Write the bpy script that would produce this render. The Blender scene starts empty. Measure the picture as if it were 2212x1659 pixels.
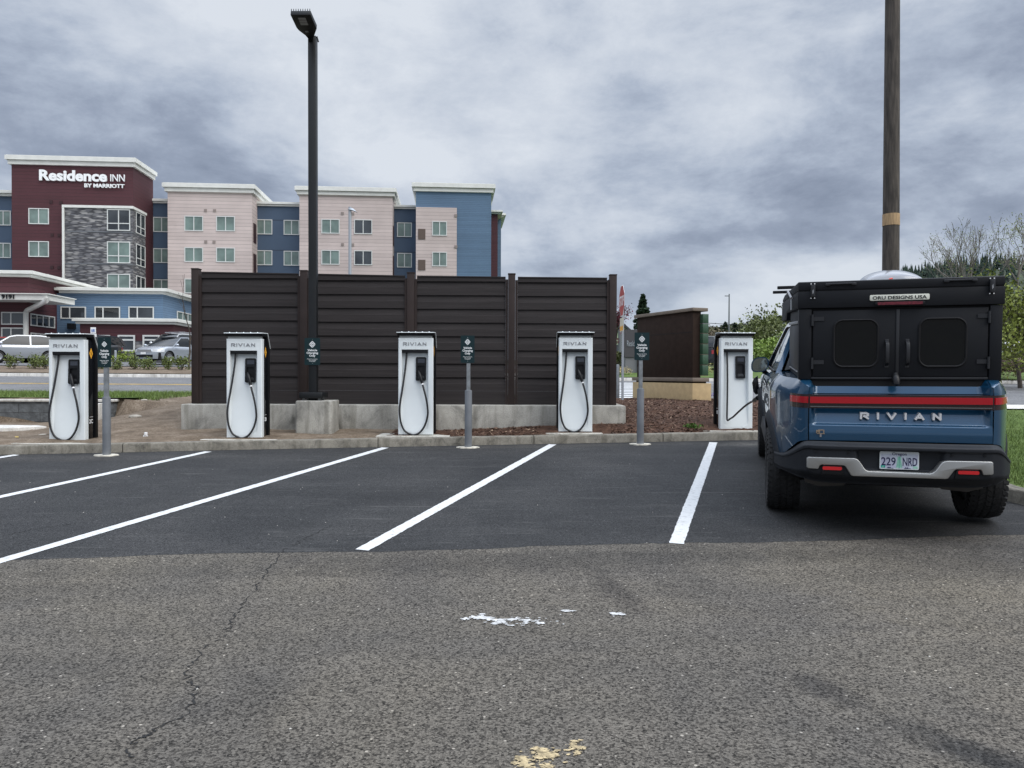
import bpy, bmesh, math, random
from mathutils import Vector, Matrix, noise
R = math.radians
random.seed(7)
S = bpy.context.scene
COL = S.collection

# ------------------------------------------------------------ camera
F, CX, CY = 1659.0, 1106.0, 829.5          # focal length and centre, in pixels of a 2212 wide picture
CAM = Vector((0, 0, 1.5)); PITCH = math.atan(.0133); ROLL = .0035
cf = Vector((0, math.cos(PITCH), -math.sin(PITCH)))
r0 = Vector((1, 0, 0)); u0 = r0.cross(cf)
cr = r0 * math.cos(ROLL) + u0 * math.sin(ROLL); cu = -r0 * math.sin(ROLL) + u0 * math.cos(ROLL)
cam_d = bpy.data.cameras.new('camera'); cam = bpy.data.objects.new('camera', cam_d); COL.objects.link(cam)
cam_d.sensor_width = 36.0; cam_d.lens = 36.0 * F / 2212.0; cam_d.clip_start = .05; cam_d.clip_end = 6000
cam.matrix_world = Matrix(((cr.x, cu.x, -cf.x, CAM.x), (cr.y, cu.y, -cf.y, CAM.y), (cr.z, cu.z, -cf.z, CAM.z), (0, 0, 0, 1)))
S.camera = cam
S.render.resolution_x, S.render.resolution_y = 1024, 768

# ------------------------------------------------------------ sky, sun, exposure
SUN_EL, SUN_AZ = R(48), R(128)              # azimuth clockwise from +Y (straight ahead)
W = bpy.data.worlds.new("World"); S.world = W; W.use_nodes = True
nt = W.node_tree; N = nt.nodes; L = nt.links
for n in list(N): N.remove(n)
def nn(tree, t, **k):
    n = tree.nodes.new(t)
    for a, b in k.items(): setattr(n, a, b)
    return n
def mth(tree, op, a, b=None, clamp=False, c=None):
    n = tree.nodes.new('ShaderNodeMath'); n.operation = op; n.use_clamp = clamp
    for i, v in enumerate((a, b, c)):
        if v is None: continue
        if hasattr(v, 'links') or hasattr(v, 'is_linked'): tree.links.new(v, n.inputs[i])
        else: n.inputs[i].default_value = v
    return n.outputs[0]
def ramp(tree, fac, stops, interp='LINEAR'):
    n = tree.nodes.new('ShaderNodeValToRGB'); n.color_ramp.interpolation = interp
    e = n.color_ramp.elements
    while len(e) > 1: e.remove(e[-1])
    e[0].position = stops[0][0]; e[0].color = (*stops[0][1], 1)
    for p, c in stops[1:]:
        x = e.new(p); x.color = (*c, 1)
    tree.links.new(fac, n.inputs[0]); return n.outputs[0]
def mixc(tree, fac, a, b, mode='MIX'):
    n = tree.nodes.new('ShaderNodeMix'); n.data_type = 'RGBA'; n.blend_type = mode
    for s, v in ((n.inputs[0], fac), (n.inputs[6], a), (n.inputs[7], b)):
        if hasattr(v, 'is_linked'): tree.links.new(v, s)
        elif isinstance(v, (int, float)): s.default_value = v
        else: s.default_value = (*v, 1)
    return n.outputs[2]
tc = nn(nt, 'ShaderNodeTexCoord'); sep = nn(nt, 'ShaderNodeSeparateXYZ'); L.new(tc.outputs['Generated'], sep.inputs[0])
zz = mth(nt, 'MAXIMUM', sep.outputs[2], 0.0)
den = mth(nt, 'ADD', zz, .30)
px_ = mth(nt, 'DIVIDE', sep.outputs[0], den); py_ = mth(nt, 'DIVIDE', sep.outputs[1], den)
cmb = nn(nt, 'ShaderNodeCombineXYZ'); L.new(sep.outputs[0], cmb.inputs[0]); L.new(sep.outputs[1], cmb.inputs[1]); L.new(mth(nt, 'POWER', zz, .8), cmb.inputs[2])
cmp = nn(nt, 'ShaderNodeCombineXYZ'); L.new(px_, cmp.inputs[0]); L.new(py_, cmp.inputs[1])
def cloud(scale, detail, rough, dist, off, stretch=(1, 1, 1), plane=False):
    mp = nn(nt, 'ShaderNodeMapping'); mp.inputs['Location'].default_value = off; mp.inputs['Scale'].default_value = stretch
    L.new((cmp if plane else cmb).outputs[0], mp.inputs[0])
    n = nn(nt, 'ShaderNodeTexNoise'); n.inputs['Scale'].default_value = scale; n.inputs['Detail'].default_value = detail
    n.inputs['Roughness'].default_value = rough; n.inputs['Distortion'].default_value = dist
    L.new(mp.outputs[0], n.inputs['Vector']); return n.outputs[0]
SKY_OFF = (3.1, 1.7, 0)
c1 = cloud(1.9, 12, .50, .0, (4.4, 8.1, 0), (1, .9, 1), True); c2 = cloud(4.6, 12, .66, .15, (7.3, 2.2, 0), (1, 1, 2.0)); c3 = cloud(1.5, 3, .5, .0, (1.0, 9.0, 0), (1, 1, 1.8))
# broad bright break in the cloud ahead of the camera, darker banks left and right
def lobe(d, sharp, amt):
    v = Vector(d).normalized(); n = nn(nt, 'ShaderNodeVectorMath'); n.operation = 'DOT_PRODUCT'
    n.inputs[1].default_value = v; L.new(tc.outputs['Generated'], n.inputs[0])
    e = mth(nt, 'SUBTRACT', n.outputs['Value'], 1.0); e = mth(nt, 'MULTIPLY', e, sharp); e = mth(nt, 'EXPONENT', e)
    return mth(nt, 'MULTIPLY', e, amt)
def pdir(x, y): return cf + cr * ((x - CX) / F) - cu * ((y - CY) / F)
s = mth(nt, 'MULTIPLY', c1, .56); s = mth(nt, 'ADD', s, mth(nt, 'MULTIPLY', c2, .38)); s = mth(nt, 'ADD', s, mth(nt, 'MULTIPLY', c3, .18))
for x, y, sh, am in ((1100, 150, 16, .058), (300, 400, 26, -.075), (500, 90, 60, .0), (1000, 250, 120, .015), (150, 60, 30, -.03), (560, 330, 60, -.04), (1340, 150, 90, -.055), (1500, 470, 28, -.06),
                     (2080, 210, 40, -.07), (1640, 330, 30, .03), (1180, 20, 60, -.03), (760, 130, 40, .06), (1250, 560, 40, -.03), (1800, 560, 40, .06), (330, 80, 60, .03), (1000, 430, 60, .0)):
    s = mth(nt, 'ADD', s, lobe(pdir(x, y), sh, am))
cl = ramp(nt, s, [(.40, (.23, .275, .37)), (.475, (.335, .39, .50)), (.525, (.455, .52, .635)), (.575, (.59, .65, .75)), (.66, (.755, .805, .88))])
hz = ramp(nt, sep.outputs[2], [(0.0, (1, 1, 1)), (.16, (0, 0, 0))])
cl = mixc(nt, mth(nt, 'MULTIPLY', hz, .5), cl, (.52, .60, .70))
sky = nn(nt, 'ShaderNodeTexSky'); sky.sky_type = 'NISHITA'; sky.sun_disc = False
sky.sun_elevation = SUN_EL; sky.sun_rotation = SUN_AZ
bg1 = nn(nt, 'ShaderNodeBackground'); L.new(sky.outputs[0], bg1.inputs[0]); bg1.inputs[1].default_value = .05
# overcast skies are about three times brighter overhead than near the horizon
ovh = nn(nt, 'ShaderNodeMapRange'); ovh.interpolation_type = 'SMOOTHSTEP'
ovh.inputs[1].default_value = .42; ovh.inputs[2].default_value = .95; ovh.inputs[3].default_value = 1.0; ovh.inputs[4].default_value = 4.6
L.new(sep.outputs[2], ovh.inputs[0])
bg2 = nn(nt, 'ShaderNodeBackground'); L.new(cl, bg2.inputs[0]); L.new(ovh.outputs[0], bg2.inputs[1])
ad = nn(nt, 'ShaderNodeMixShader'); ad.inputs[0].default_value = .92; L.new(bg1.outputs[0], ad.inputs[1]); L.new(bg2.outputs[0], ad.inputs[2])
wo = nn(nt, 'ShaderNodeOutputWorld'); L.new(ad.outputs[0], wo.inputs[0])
sun_d = bpy.data.lights.new('sun', 'SUN'); sun_d.energy = 2.3; sun_d.angle = R(50); sun_d.color = (1, .95, .88)
sun = bpy.data.objects.new('sun', sun_d); COL.objects.link(sun)
sd = Vector((math.sin(SUN_AZ) * math.cos(SUN_EL), math.cos(SUN_AZ) * math.cos(SUN_EL), math.sin(SUN_EL)))
sun.rotation_euler = sd.to_track_quat('Z', 'Y').to_euler()
vs = S.view_settings; vs.view_transform = 'Standard'; vs.look = 'None'; vs.gamma = 1; vs.exposure = 0; vs.use_curve_mapping = False

# ------------------------------------------------------------ helpers
def ray(x, y): return cf + cr * ((x - CX) / F) - cu * ((y - CY) / F)
def at(x, y, Y):
    d = ray(x, y); return CAM + d * ((Y - CAM.y) / d.y)
def sm(a, b, x):
    t = min(1, max(0, (x - a) / (b - a))); return t * t * (3 - 2 * t)
def pbsdf(m): return m.node_tree.nodes['Principled BSDF']
MATS = {}
def M(name, col, rough=.6, metal=0, coat=0, nscale=0, namt=.0, bump=0, bscale=None, spec=None, col2=None, detail=4, coord='Object', trans=0, ramp_=(.35, .65), stretch=None):
    if name in MATS: return MATS[name]
    m = bpy.data.materials.new(name); m.use_nodes = True; t = m.node_tree; b = pbsdf(m)
    b.inputs['Base Color'].default_value = (*col, 1); b.inputs['Roughness'].default_value = rough; b.inputs['Metallic'].default_value = metal
    b.inputs['Coat Weight'].default_value = coat; b.inputs['Coat Roughness'].default_value = .03
    if spec is not None: b.inputs['Specular IOR Level'].default_value = spec
    if trans: b.inputs['Transmission Weight'].default_value = trans
    if nscale:
        tcn = t.nodes.new('ShaderNodeTexCoord'); vec = tcn.outputs[coord]
        if stretch:
            mp = t.nodes.new('ShaderNodeMapping'); mp.inputs['Scale'].default_value = stretch; t.links.new(vec, mp.inputs[0]); vec = mp.outputs[0]
        nz = t.nodes.new('ShaderNodeTexNoise'); nz.inputs['Scale'].default_value = nscale; nz.inputs['Detail'].default_value = detail
        t.links.new(vec, nz.inputs['Vector'])
        ca = tuple(c * (1 - namt) for c in col); cb = col2 if col2 else tuple(min(1, c * (1 + namt)) for c in col)
        o = ramp(t, nz.outputs[0], [(ramp_[0], ca), (ramp_[1], cb)]); t.links.new(o, b.inputs['Base Color'])
        if bump:
            n2 = nz
            if bscale:
                n2 = t.nodes.new('ShaderNodeTexNoise'); n2.inputs['Scale'].default_value = bscale; n2.inputs['Detail'].default_value = 3
                t.links.new(vec, n2.inputs['Vector'])
            bp = t.nodes.new('ShaderNodeBump'); bp.inputs['Strength'].default_value = bump; bp.inputs['Distance'].default_value = .01
            t.links.new(n2.outputs[0], bp.inputs['Height']); t.links.new(bp.outputs[0], b.inputs['Normal'])
    MATS[name] = m; return m

def tag(o, label=None, cat=None, group=None, kind=None):
    if label: o['label'] = label
    if cat: o['category'] = cat
    if group: o['group'] = group
    if kind: o['kind'] = kind
    return o
def thing(name, label, cat, group=None, loc=(0, 0, 0), rz=0, mat=None):
    o = bpy.data.objects.new(name, None); COL.objects.link(o); o.empty_display_size = .2
    if mat is not None: o.matrix_world = mat
    else: o.location = loc; o.rotation_euler = (0, 0, rz)
    return tag(o, label, cat, group)
def copy_tree(o, parent=None):
    c = o.copy(); COL.objects.link(c); c.parent = parent
    for ch in list(KIDS.get(o, [])):
        k = copy_tree(ch, c); KIDS.setdefault(c, []).append(k)
    return c
KIDS = {}
class MB:
    def __init__(s, T=None): s.v = []; s.f = []; s.T = T
    def add(s, vs, fs):
        n = len(s.v)
        s.v += [tuple(s.T @ Vector(p)) if s.T else tuple(p) for p in vs]
        s.f += [tuple(i + n for i in f) for f in fs]; return s
    def box(s, x0, x1, y0, y1, z0, z1):
        return s.add([(x0, y0, z0), (x1, y0, z0), (x1, y1, z0), (x0, y1, z0), (x0, y0, z1), (x1, y0, z1), (x1, y1, z1), (x0, y1, z1)],
                     [(0, 3, 2, 1), (4, 5, 6, 7), (0, 1, 5, 4), (1, 2, 6, 5), (2, 3, 7, 6), (3, 0, 4, 7)])
    def prism(s, pts, lo, hi, axis='y'):
        def P(a, b, c): return {'y': (a, c, b), 'x': (c, a, b), 'z': (a, b, c)}[axis]
        n = len(pts)
        vs = [P(a, b, lo) for a, b in pts] + [P(a, b, hi) for a, b in pts]
        fs = [tuple(range(n)), tuple(range(2 * n - 1, n - 1, -1))] + [(i, (i + 1) % n, n + (i + 1) % n, n + i) for i in range(n)]
        return s.add(vs, fs)
    def poly(s, pts): return s.add(pts, [tuple(range(len(pts)))])
    def tube(s, pts, r, n=8, cap=True):
        pts = [Vector(p) for p in pts]; k = len(pts); rs = r if isinstance(r, (list, tuple)) else [r] * k
        vs = []; fs = []; prev = None
        for i, p in enumerate(pts):
            t = (pts[min(i + 1, k - 1)] - pts[max(i - 1, 0)]).normalized()
            a = prev if prev is not None else (Vector((0, 0, 1)) if abs(t.z) < .9 else Vector((1, 0, 0)))
            b = t.cross(a).normalized(); a = b.cross(t).normalized(); prev = a
            for j in range(n):
                w = 2 * math.pi * j / n; vs.append(p + (a * math.cos(w) + b * math.sin(w)) * rs[i])
        for i in range(k - 1):
            for j in range(n): fs.append((i * n + j, i * n + (j + 1) % n, (i + 1) * n + (j + 1) % n, (i + 1) * n + j))
        if cap: fs.append(tuple(range(n))[::-1]); fs.append(tuple((k - 1) * n + j for j in range(n)))
        return s.add(vs, fs)
    def lathe(s, prof, c=(0, 0, 0), axis='z', n=24):
        vs = []; fs = []; k = len(prof)
        for r, h in prof:
            for j in range(n):
                w = 2 * math.pi * j / n; a, b = r * math.cos(w), r * math.sin(w)
                p = {'z': (a, b, h), 'x': (h, a, b), 'y': (a, h, b)}[axis]; vs.append((p[0] + c[0], p[1] + c[1], p[2] + c[2]))
        for i in range(k - 1):
            for j in range(n): fs.append((i * n + j, i * n + (j + 1) % n, (i + 1) * n + (j + 1) % n, (i + 1) * n + j))
        fs.append(tuple(range(n))); fs.append(tuple((k - 1) * n + j for j in range(n)))
        return s.add(vs, fs)
    def grid(s, fn, nu, nv):
        vs = [fn(i / nu, j / nv) for i in range(nu + 1) for j in range(nv + 1)]
        fs = [(i * (nv + 1) + j, (i + 1) * (nv + 1) + j, (i + 1) * (nv + 1) + j + 1, i * (nv + 1) + j + 1) for i in range(nu) for j in range(nv)]
        return s.add(vs, fs)
    def build(s, name, mat, parent=None, smooth=None, bevel=0, seg=2, fix=True, merge=0):
        me = bpy.data.meshes.new(name); bm = bmesh.new()
        V = [bm.verts.new(p) for p in s.v]
        for f in s.f:
            try: bm.faces.new([V[i] for i in f])
            except ValueError: pass
        if merge: bmesh.ops.remove_doubles(bm, verts=bm.verts, dist=merge)
        if fix: bmesh.ops.recalc_face_normals(bm, faces=bm.faces)
        if bevel:
            bm.normal_update()
            E = [e for e in bm.edges if len(e.link_faces) == 2 and e.calc_face_angle(0) > R(35)]
            bmesh.ops.bevel(bm, geom=E, offset=bevel, segments=seg, affect='EDGES', profile=.5, clamp_overlap=True)
        bm.to_mesh(me); bm.free()
        if smooth or (bevel and smooth is None):
            for p in me.polygons: p.use_smooth = True
            me.set_sharp_from_angle(angle=R(smooth if smooth and smooth is not True else 38))
        if mat: me.materials.append(mat)
        o = bpy.data.objects.new(name, me); COL.objects.link(o)
        if parent is not None: o.parent = parent; KIDS.setdefault(parent, []).append(o)
        return o
def rrect(x0, x1, z0, z1, r, n=5):
    p = []
    for cx, cz, a in ((x1 - r, z1 - r, 0), (x0 + r, z1 - r, 90), (x0 + r, z0 + r, 180), (x1 - r, z0 + r, 270)):
        for i in range(n + 1):
            w = R(a + 90 * i / n); p.append((cx + r * math.cos(w), cz + r * math.sin(w)))
    return p
_tx = {}
def text(body, size, width=None, extrude=.002, bold=0, align='CENTER', spacing=1.0):
    """text as mesh data lying in local XZ, facing -Y, baseline at z=0"""
    key = (body, size, width, extrude, bold, align, spacing)
    if key in _tx: return _tx[key]
    cu_ = bpy.data.curves.new('text', 'FONT'); cu_.body = body; cu_.size = size; cu_.extrude = extrude; cu_.offset = bold
    cu_.align_x = align; cu_.space_character = spacing; cu_.resolution_u = 3
    ob = bpy.data.objects.new('text', cu_); COL.objects.link(ob)
    bpy.context.view_layer.update()
    dg = bpy.context.evaluated_depsgraph_get(); me = bpy.data.meshes.new_from_object(ob.evaluated_get(dg))
    bpy.data.objects.remove(ob)
    xs = [v.co.x for v in me.vertices]; w = max(xs) - min(xs); k = (width / w) if width else 1; mid = (max(xs) + min(xs)) / 2
    for v in me.vertices:
        x, y, z = v.co; v.co = ((x - (mid if align == 'CENTER' else 0)) * k, -z, y)
    _tx[key] = me; return me
def put_text(name, me, mat, parent, M4):
    m2 = me.copy(); m2.transform(M4); m2.materials.clear(); m2.materials.append(mat)
    o = bpy.data.objects.new(name, m2); COL.objects.link(o); o.parent = parent
    if parent is not None: KIDS.setdefault(parent, []).append(o)
    return o
# wide geometric capitals drawn as strokes: (x, z) in 0..1
GLY = {'R': [[(0, 0), (0, 1), (.72, 1), (.9, .85), (.9, .6), (.72, .45), (.35, .45)], [(.45, .45), (.92, 0)]], 'I': [[(.0, 0), (.0, 1)]],
       'V': [[(0, 1), (.48, 0), (.96, 1)]], 'A': [[(0, 0), (.48, 1), (.96, 0)], [(.3, .3), (.66, .3)]], 'N': [[(0, 0), (0, 1), (.85, 0), (.85, 1)]]}
GW = {'R': .92, 'I': 0, 'V': .96, 'A': .96, 'N': .85}
def strokes(mb, word, x0, x1, z0, z1, th, y0, y1, aspect=1.0):
    """letters of `word` evenly spread between x0 and x1"""
    kk = 0; h = z1 - z0; ws = [GW[c] * h * aspect for c in word]; gap = ((x1 - x0) - sum(ws)) / max(1, len(word) - 1); x = x0
    for c, w in zip(word, ws):
        for st in GLY[c]:
            P = [Vector((x + a * h * aspect, z0 + th / 2 + b * (h - th))) for a, b in st]
            for a, b in zip(P, P[1:]):
                d = (b - a).normalized(); n = Vector((-d.y, d.x)) * th / 2; e = d * th * .42
                q = [a - e - n, b + e - n, b + e + n, a - e + n]
                kk = (kk + 1) % 5; mb.prism([(v.x, v.y) for v in q], y0 - kk * .0003, y1)
        x += w + gap
    return mb
# ------------------------------------------------------------ terrain heights
def lotz(X, Y):
    if Y >= 6.2: g = Y
    elif Y <= 2.5: g = 6.2 - 1.85
    else: t = (Y - 2.5) / 3.7; g = 4.35 + 1.85 * t * t
    return -.2986 + .0035 * X + .05415 * g
def kerbY(X): return 12.28 + .13 * X - (.05 if X < -4 else 0) * min(1, (-4 - X) / 2)
def roadz(X, Y): return .80 + .0345 * (min(Y, 34) - 22) - .004 * max(-60, min(60, X))
def H(X, Y):
    yk = kerbY(max(-16, min(7, X)))
    if Y <= yk: return lotz(X, Y)
    kt = lotz(X, yk) + .135
    if Y <= 21.5:
        yr = Y - yk
        hb = kt + (max(kt, roadz(X, 22) + .05) - kt) * sm(0, 8.2, yr)
        hb += .12 * sm(-1.2, 1.8, X) * sm(.1, 1.1, yr) * (1 - sm(4, 8, yr))
        hb += .10 * sm(-7.6, -5.2, X) * (1 - sm(-5.2, -2.5, X)) * sm(1.5, 4, yr) * (1 - sm(6, 9, yr))
        low = kt - .02
        k = 1 - sm(-9.3, -7.2, X)
        h2 = low if Y < 17.1 else .90
        h = hb * (1 - k) + h2 * k
        return h
    if Y <= 34: return roadz(X, Y)
    z34 = roadz(X, 34) + .14
    a = z34 + .07 * (min(Y, 40) - 34) + .03 * (min(Y, 48) - 40 if Y > 40 else 0)
    if Y > 60: a += .0 * (Y - 60)
    return a
def nz(x, y, s=1.0, z=0): return noise.noise(Vector((x * s, y * s, z)))

# ------------------------------------------------------------ ground materials
def asphalt(name, c_dark, c_mid, c_light, cell, patch, rough, bump, light_at=.93, scuff=0, c_scuff=(.1, .1, .1), stains=()):
    m = bpy.data.materials.new(name); m.use_nodes = True; t = m.node_tree; b = pbsdf(m)
    tcn = t.nodes.new('ShaderNodeTexCoord'); v = tcn.outputs['Object']
    vo = t.nodes.new('ShaderNodeTexVoronoi'); vo.inputs['Scale'].default_value = cell; t.links.new(v, vo.inputs['Vector'])
    wn = t.nodes.new('ShaderNodeSeparateColor'); t.links.new(vo.outputs['Color'], wn.inputs[0])
    n1 = t.nodes.new('ShaderNodeTexNoise'); n1.inputs['Scale'].default_value = cell * 1.15; n1.inputs['Detail'].default_value = 5; n1.inputs['Roughness'].default_value = .75
    t.links.new(v, n1.inputs['Vector'])
    f = mth(t, 'ADD', mth(t, 'MULTIPLY', wn.outputs[0], .55), mth(t, 'MULTIPLY', n1.outputs[0], .6))
    f = mth(t, 'SUBTRACT', f, mth(t, 'MULTIPLY', vo.outputs['Distance'], .25))
    base = ramp(t, f, [(.18, c_dark), (.5, c_mid), (light_at - .12, c_light), (light_at, tuple(min(1, c * 2.3) for c in c_light))])
    # rare pale stones and open pits
    v2 = t.nodes.new('ShaderNodeTexVoronoi'); v2.inputs['Scale'].default_value = cell * .42; t.links.new(v, v2.inputs['Vector'])
    w2 = t.nodes.new('ShaderNodeSeparateColor'); t.links.new(v2.outputs['Color'], w2.inputs[0])
    near = ramp(t, v2.outputs['Distance'], [(.22, (1, 1, 1)), (.34, (0, 0, 0))])
    base = mixc(t, mth(t, 'MULTIPLY', near, mth(t, 'GREATER_THAN', w2.outputs[0], .98)), base, tuple(min(1, c * 1.9) for c in c_light))
    base = mixc(t, mth(t, 'MULTIPLY', near, mth(t, 'LESS_THAN', w2.outputs[1], .14)), base, tuple(c * .45 for c in c_dark))
    big = t.nodes.new('ShaderNodeTexNoise'); big.inputs['Scale'].default_value = .55; big.inputs['Detail'].default_value = 6; big.inputs['Roughness'].default_value = .6
    big.inputs['Distortion'].default_value = .6; t.links.new(v, big.inputs['Vector'])
    big2 = t.nodes.new('ShaderNodeTexNoise'); big2.inputs['Scale'].default_value = 5; big2.inputs['Detail'].default_value = 8; big2.inputs['Roughness'].default_value = .7; t.links.new(v, big2.inputs['Vector'])
    pk = ramp(t, big.outputs[0], patch); base = mixc(t, 1.0, base, pk, 'MULTIPLY')
    # faint streaks running with the traffic
    mp = t.nodes.new('ShaderNodeMapping'); mp.inputs['Scale'].default_value = (.5, 3.2, 1); mp.inputs['Rotation'].default_value = (0, 0, R(8)); t.links.new(v, mp.inputs[0])
    st = t.nodes.new('ShaderNodeTexNoise'); st.inputs['Scale'].default_value = 1.3; st.inputs['Detail'].default_value = 8; t.links.new(mp.outputs[0], st.inputs['Vector'])
    base = mixc(t, .6, base, ramp(t, st.outputs[0], [(.35, (.88, .88, .88)), (.65, (1.12, 1.115, 1.11))]), 'MULTIPLY')
    # scuffs: thin pale smears in a few directions
    if scuff:
        for rot, sc_, sd_ in ((R(5), 2.2, 3.0), (R(-34), 3.1, 9.0), (R(14), 4.7, 17.0)):
            mp2 = t.nodes.new('ShaderNodeMapping'); mp2.inputs['Location'].default_value = (sd_, sd_ * 1.7, 0); mp2.inputs['Scale'].default_value = (.25, 2.4, 1); mp2.inputs['Rotation'].default_value = (0, 0, rot); t.links.new(v, mp2.inputs[0])
            s2 = t.nodes.new('ShaderNodeTexNoise'); s2.inputs['Scale'].default_value = sc_; s2.inputs['Detail'].default_value = 7; s2.inputs['Roughness'].default_value = .72; t.links.new(mp2.outputs[0], s2.inputs['Vector'])
            base = mixc(t, mth(t, 'MULTIPLY', ramp(t, s2.outputs[0], [(.60, (0, 0, 0)), (.70, (1, 1, 1))]), scuff), base, c_scuff)
    for (ix, iy, rx, ry, rot, amt, colr) in stains:
        mp3 = t.nodes.new('ShaderNodeMapping'); mp3.vector_type = 'TEXTURE'; mp3.inputs['Location'].default_value = (ix, iy, 0); mp3.inputs['Rotation'].default_value = (0, 0, rot); mp3.inputs['Scale'].default_value = (rx, ry, 1); t.links.new(v, mp3.inputs[0])
        sx_ = t.nodes.new('ShaderNodeSeparateXYZ'); t.links.new(mp3.outputs[0], sx_.inputs[0])
        rr_ = mth(t, 'SQRT', mth(t, 'ADD', mth(t, 'MULTIPLY', sx_.outputs[0], sx_.outputs[0]), mth(t, 'MULTIPLY', sx_.outputs[1], sx_.outputs[1])))
        rr_ = mth(t, 'ADD', rr_, mth(t, 'MULTIPLY', mth(t, 'SUBTRACT', big2.outputs[0], .5), 1.9))
        base = mixc(t, mth(t, 'MULTIPLY', ramp(t, rr_, [(.35, (1, 1, 1)), (1.0, (0, 0, 0))]), amt), base, colr, 'MULTIPLY')
    t.links.new(base, b.inputs['Base Color']); b.inputs['Roughness'].default_value = rough; b.inputs['Specular IOR Level'].default_value = .2
    bp = t.nodes.new('ShaderNodeBump'); bp.inputs['Strength'].default_value = bump; bp.inputs['Distance'].default_value = .004
    hgt = mth(t, 'ADD', mth(t, 'MULTIPLY', n1.outputs[0], 1.0), mth(t, 'MULTIPLY', vo.outputs['Distance'], -.8))
    t.links.new(hgt, bp.inputs['Height']); t.links.new(bp.outputs[0], b.inputs['Normal'])
    return m
m_old = asphalt('old_asphalt', (.024, .0215, .0185), (.110, .099, .085), (.19, .173, .148), 100, [(.30, (.74, .76, .80)), (.5, (.98, .98, .97)), (.70, (1.16, 1.14, 1.07))], .85, 1.0, 1.0, stains=[(1.95, 3.05, .55, .16, R(-60), .95, (.36, .38, .42)), (1.55, 3.75, .30, .14, R(-70), .8, (.45, .46, .5)), (.72, 5.3, .16, .6, R(12), .7, (.5, .5, .53)), (1.25, 5.4, .3, .5, 0, .35, (.7, .7, .7)),
    (-2.9, 2.75, .6, .2, R(10), .7, (.5, .51, .53)), (-1.2, 3.7, .2, .5, R(8), .35, (.7, .7, .7)), (3.2, 4.9, 1.5, .8, R(12), .6, (1.22, 1.19, 1.12)), (2.2, 3.3, 1.2, .35, R(30), .5, (1.18, 1.15, 1.10)), (-3.6, 5.3, 1.6, .35, R(5), .45, (.74, .74, .74)), (4.2, 5.9, 1.8, .35, R(4), .5, (.62, .62, .63)), (.2, 6.05, 4.5, .42, R(4.8), .75, (.60, .61, .63)), (-1.6, 4.6, 1.6, .5, R(20), .3, (.82, .82, .82)), (-.5, 2.6, .9, .25, R(-10), .35, (.78, .78, .79))])
m_new = asphalt('new_asphalt', (.013, .0132, .0136), (.032, .0324, .0332), (.062, .0625, .063), 110, [(.3, (.72, .73, .75)), (.5, (1, 1, 1)), (.72, (1.45, 1.42, 1.38))], .78, .7, 1.04, .55, (.085, .083, .080), stains=[(-6.5, 10.9, 3, .35, R(6), .6, (1.6, 1.5, 1.4)), (3.9, 12.3, .9, .3, R(6), .8, (2.3, 2.2, 2.0)), (.5, 12.1, 3.5, .18, R(7), .5, (1.8, 1.7, 1.55)), (2.5, 9, .5, 1.6, R(-17), .4, (1.35, 1.33, 1.3)), (-1.2, 8.5, 1.2, .5, R(20), .5, (.7, .7, .7)), (-3.5, 9.6, 1.6, .3, R(-30), .5, (1.3, 1.3, 1.28))])
m_road = asphalt('road_asphalt', (.09, .09, .092), (.15, .15, .152), (.20, .20, .20), 30, [(.3, (.8, .8, .82)), (.5, (1, 1, 1)), (.7, (1.15, 1.15, 1.15))], .8, .5, 1.06)
def concrete(name, c, dirt=.55, sc=2.5, fine=60):
    m = bpy.data.materials.new(name); m.use_nodes = True; t = m.node_tree; b = pbsdf(m)
    tcn = t.nodes.new('ShaderNodeTexCoord'); v = tcn.outputs['Object']
    a = t.nodes.new('ShaderNodeTexNoise'); a.inputs['Scale'].default_value = sc; a.inputs['Detail'].default_value = 9; a.inputs['Roughness'].default_value = .68; a.inputs['Distortion'].default_value = .8
    t.links.new(v, a.inputs['Vector'])
    f = t.nodes.new('ShaderNodeTexNoise'); f.inputs['Scale'].default_value = fine; f.inputs['Detail'].default_value = 4; t.links.new(v, f.inputs['Vector'])
    mp = t.nodes.new('ShaderNodeMapping'); mp.inputs['Scale'].default_value = (5, 5, .7); t.links.new(v, mp.inputs[0])
    s_ = t.nodes.new('ShaderNodeTexNoise'); s_.inputs['Scale'].default_value = 1.6; s_.inputs['Detail'].default_value = 6; t.links.new(mp.outputs[0], s_.inputs['Vector'])
    base = ramp(t, a.outputs[0], [(.3, tuple(x * dirt for x in c)), (.48, tuple(x * .85 for x in c)), (.6, c), (.75, tuple(min(1, x * 1.18) for x in c))])
    base = mixc(t, .8, base, ramp(t, f.outputs[0], [(.35, (.8, .8, .8)), (.65, (1.12, 1.12, 1.12))]), 'MULTIPLY')
    base = mixc(t, .8, base, ramp(t, s_.outputs[0], [(.34, (.62, .61, .58)), (.5, (1, 1, 1)), (.7, (1.1, 1.1, 1.08))]), 'MULTIPLY')
    vo = t.nodes.new('ShaderNodeTexVoronoi'); vo.inputs['Scale'].default_value = 14; t.links.new(v, vo.inputs['Vector'])
    base = mixc(t, ramp(t, vo.outputs['Distance'], [(.03, (1, 1, 1)), (.055, (0, 0, 0))]), base, tuple(x * .45 for x in c))
    t.links.new(base, b.inputs['Base Color']); b.inputs['Roughness'].default_value = .9
    bp = t.nodes.new('ShaderNodeBump'); bp.inputs['Strength'].default_value = .45; bp.inputs['Distance'].default_value = .01
    t.links.new(mth(t, 'ADD', a.outputs[0], mth(t, 'MULTIPLY', f.outputs[0], .35)), bp.inputs['Height']); t.links.new(bp.outputs[0], b.inputs['Normal'])
    return m
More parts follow.
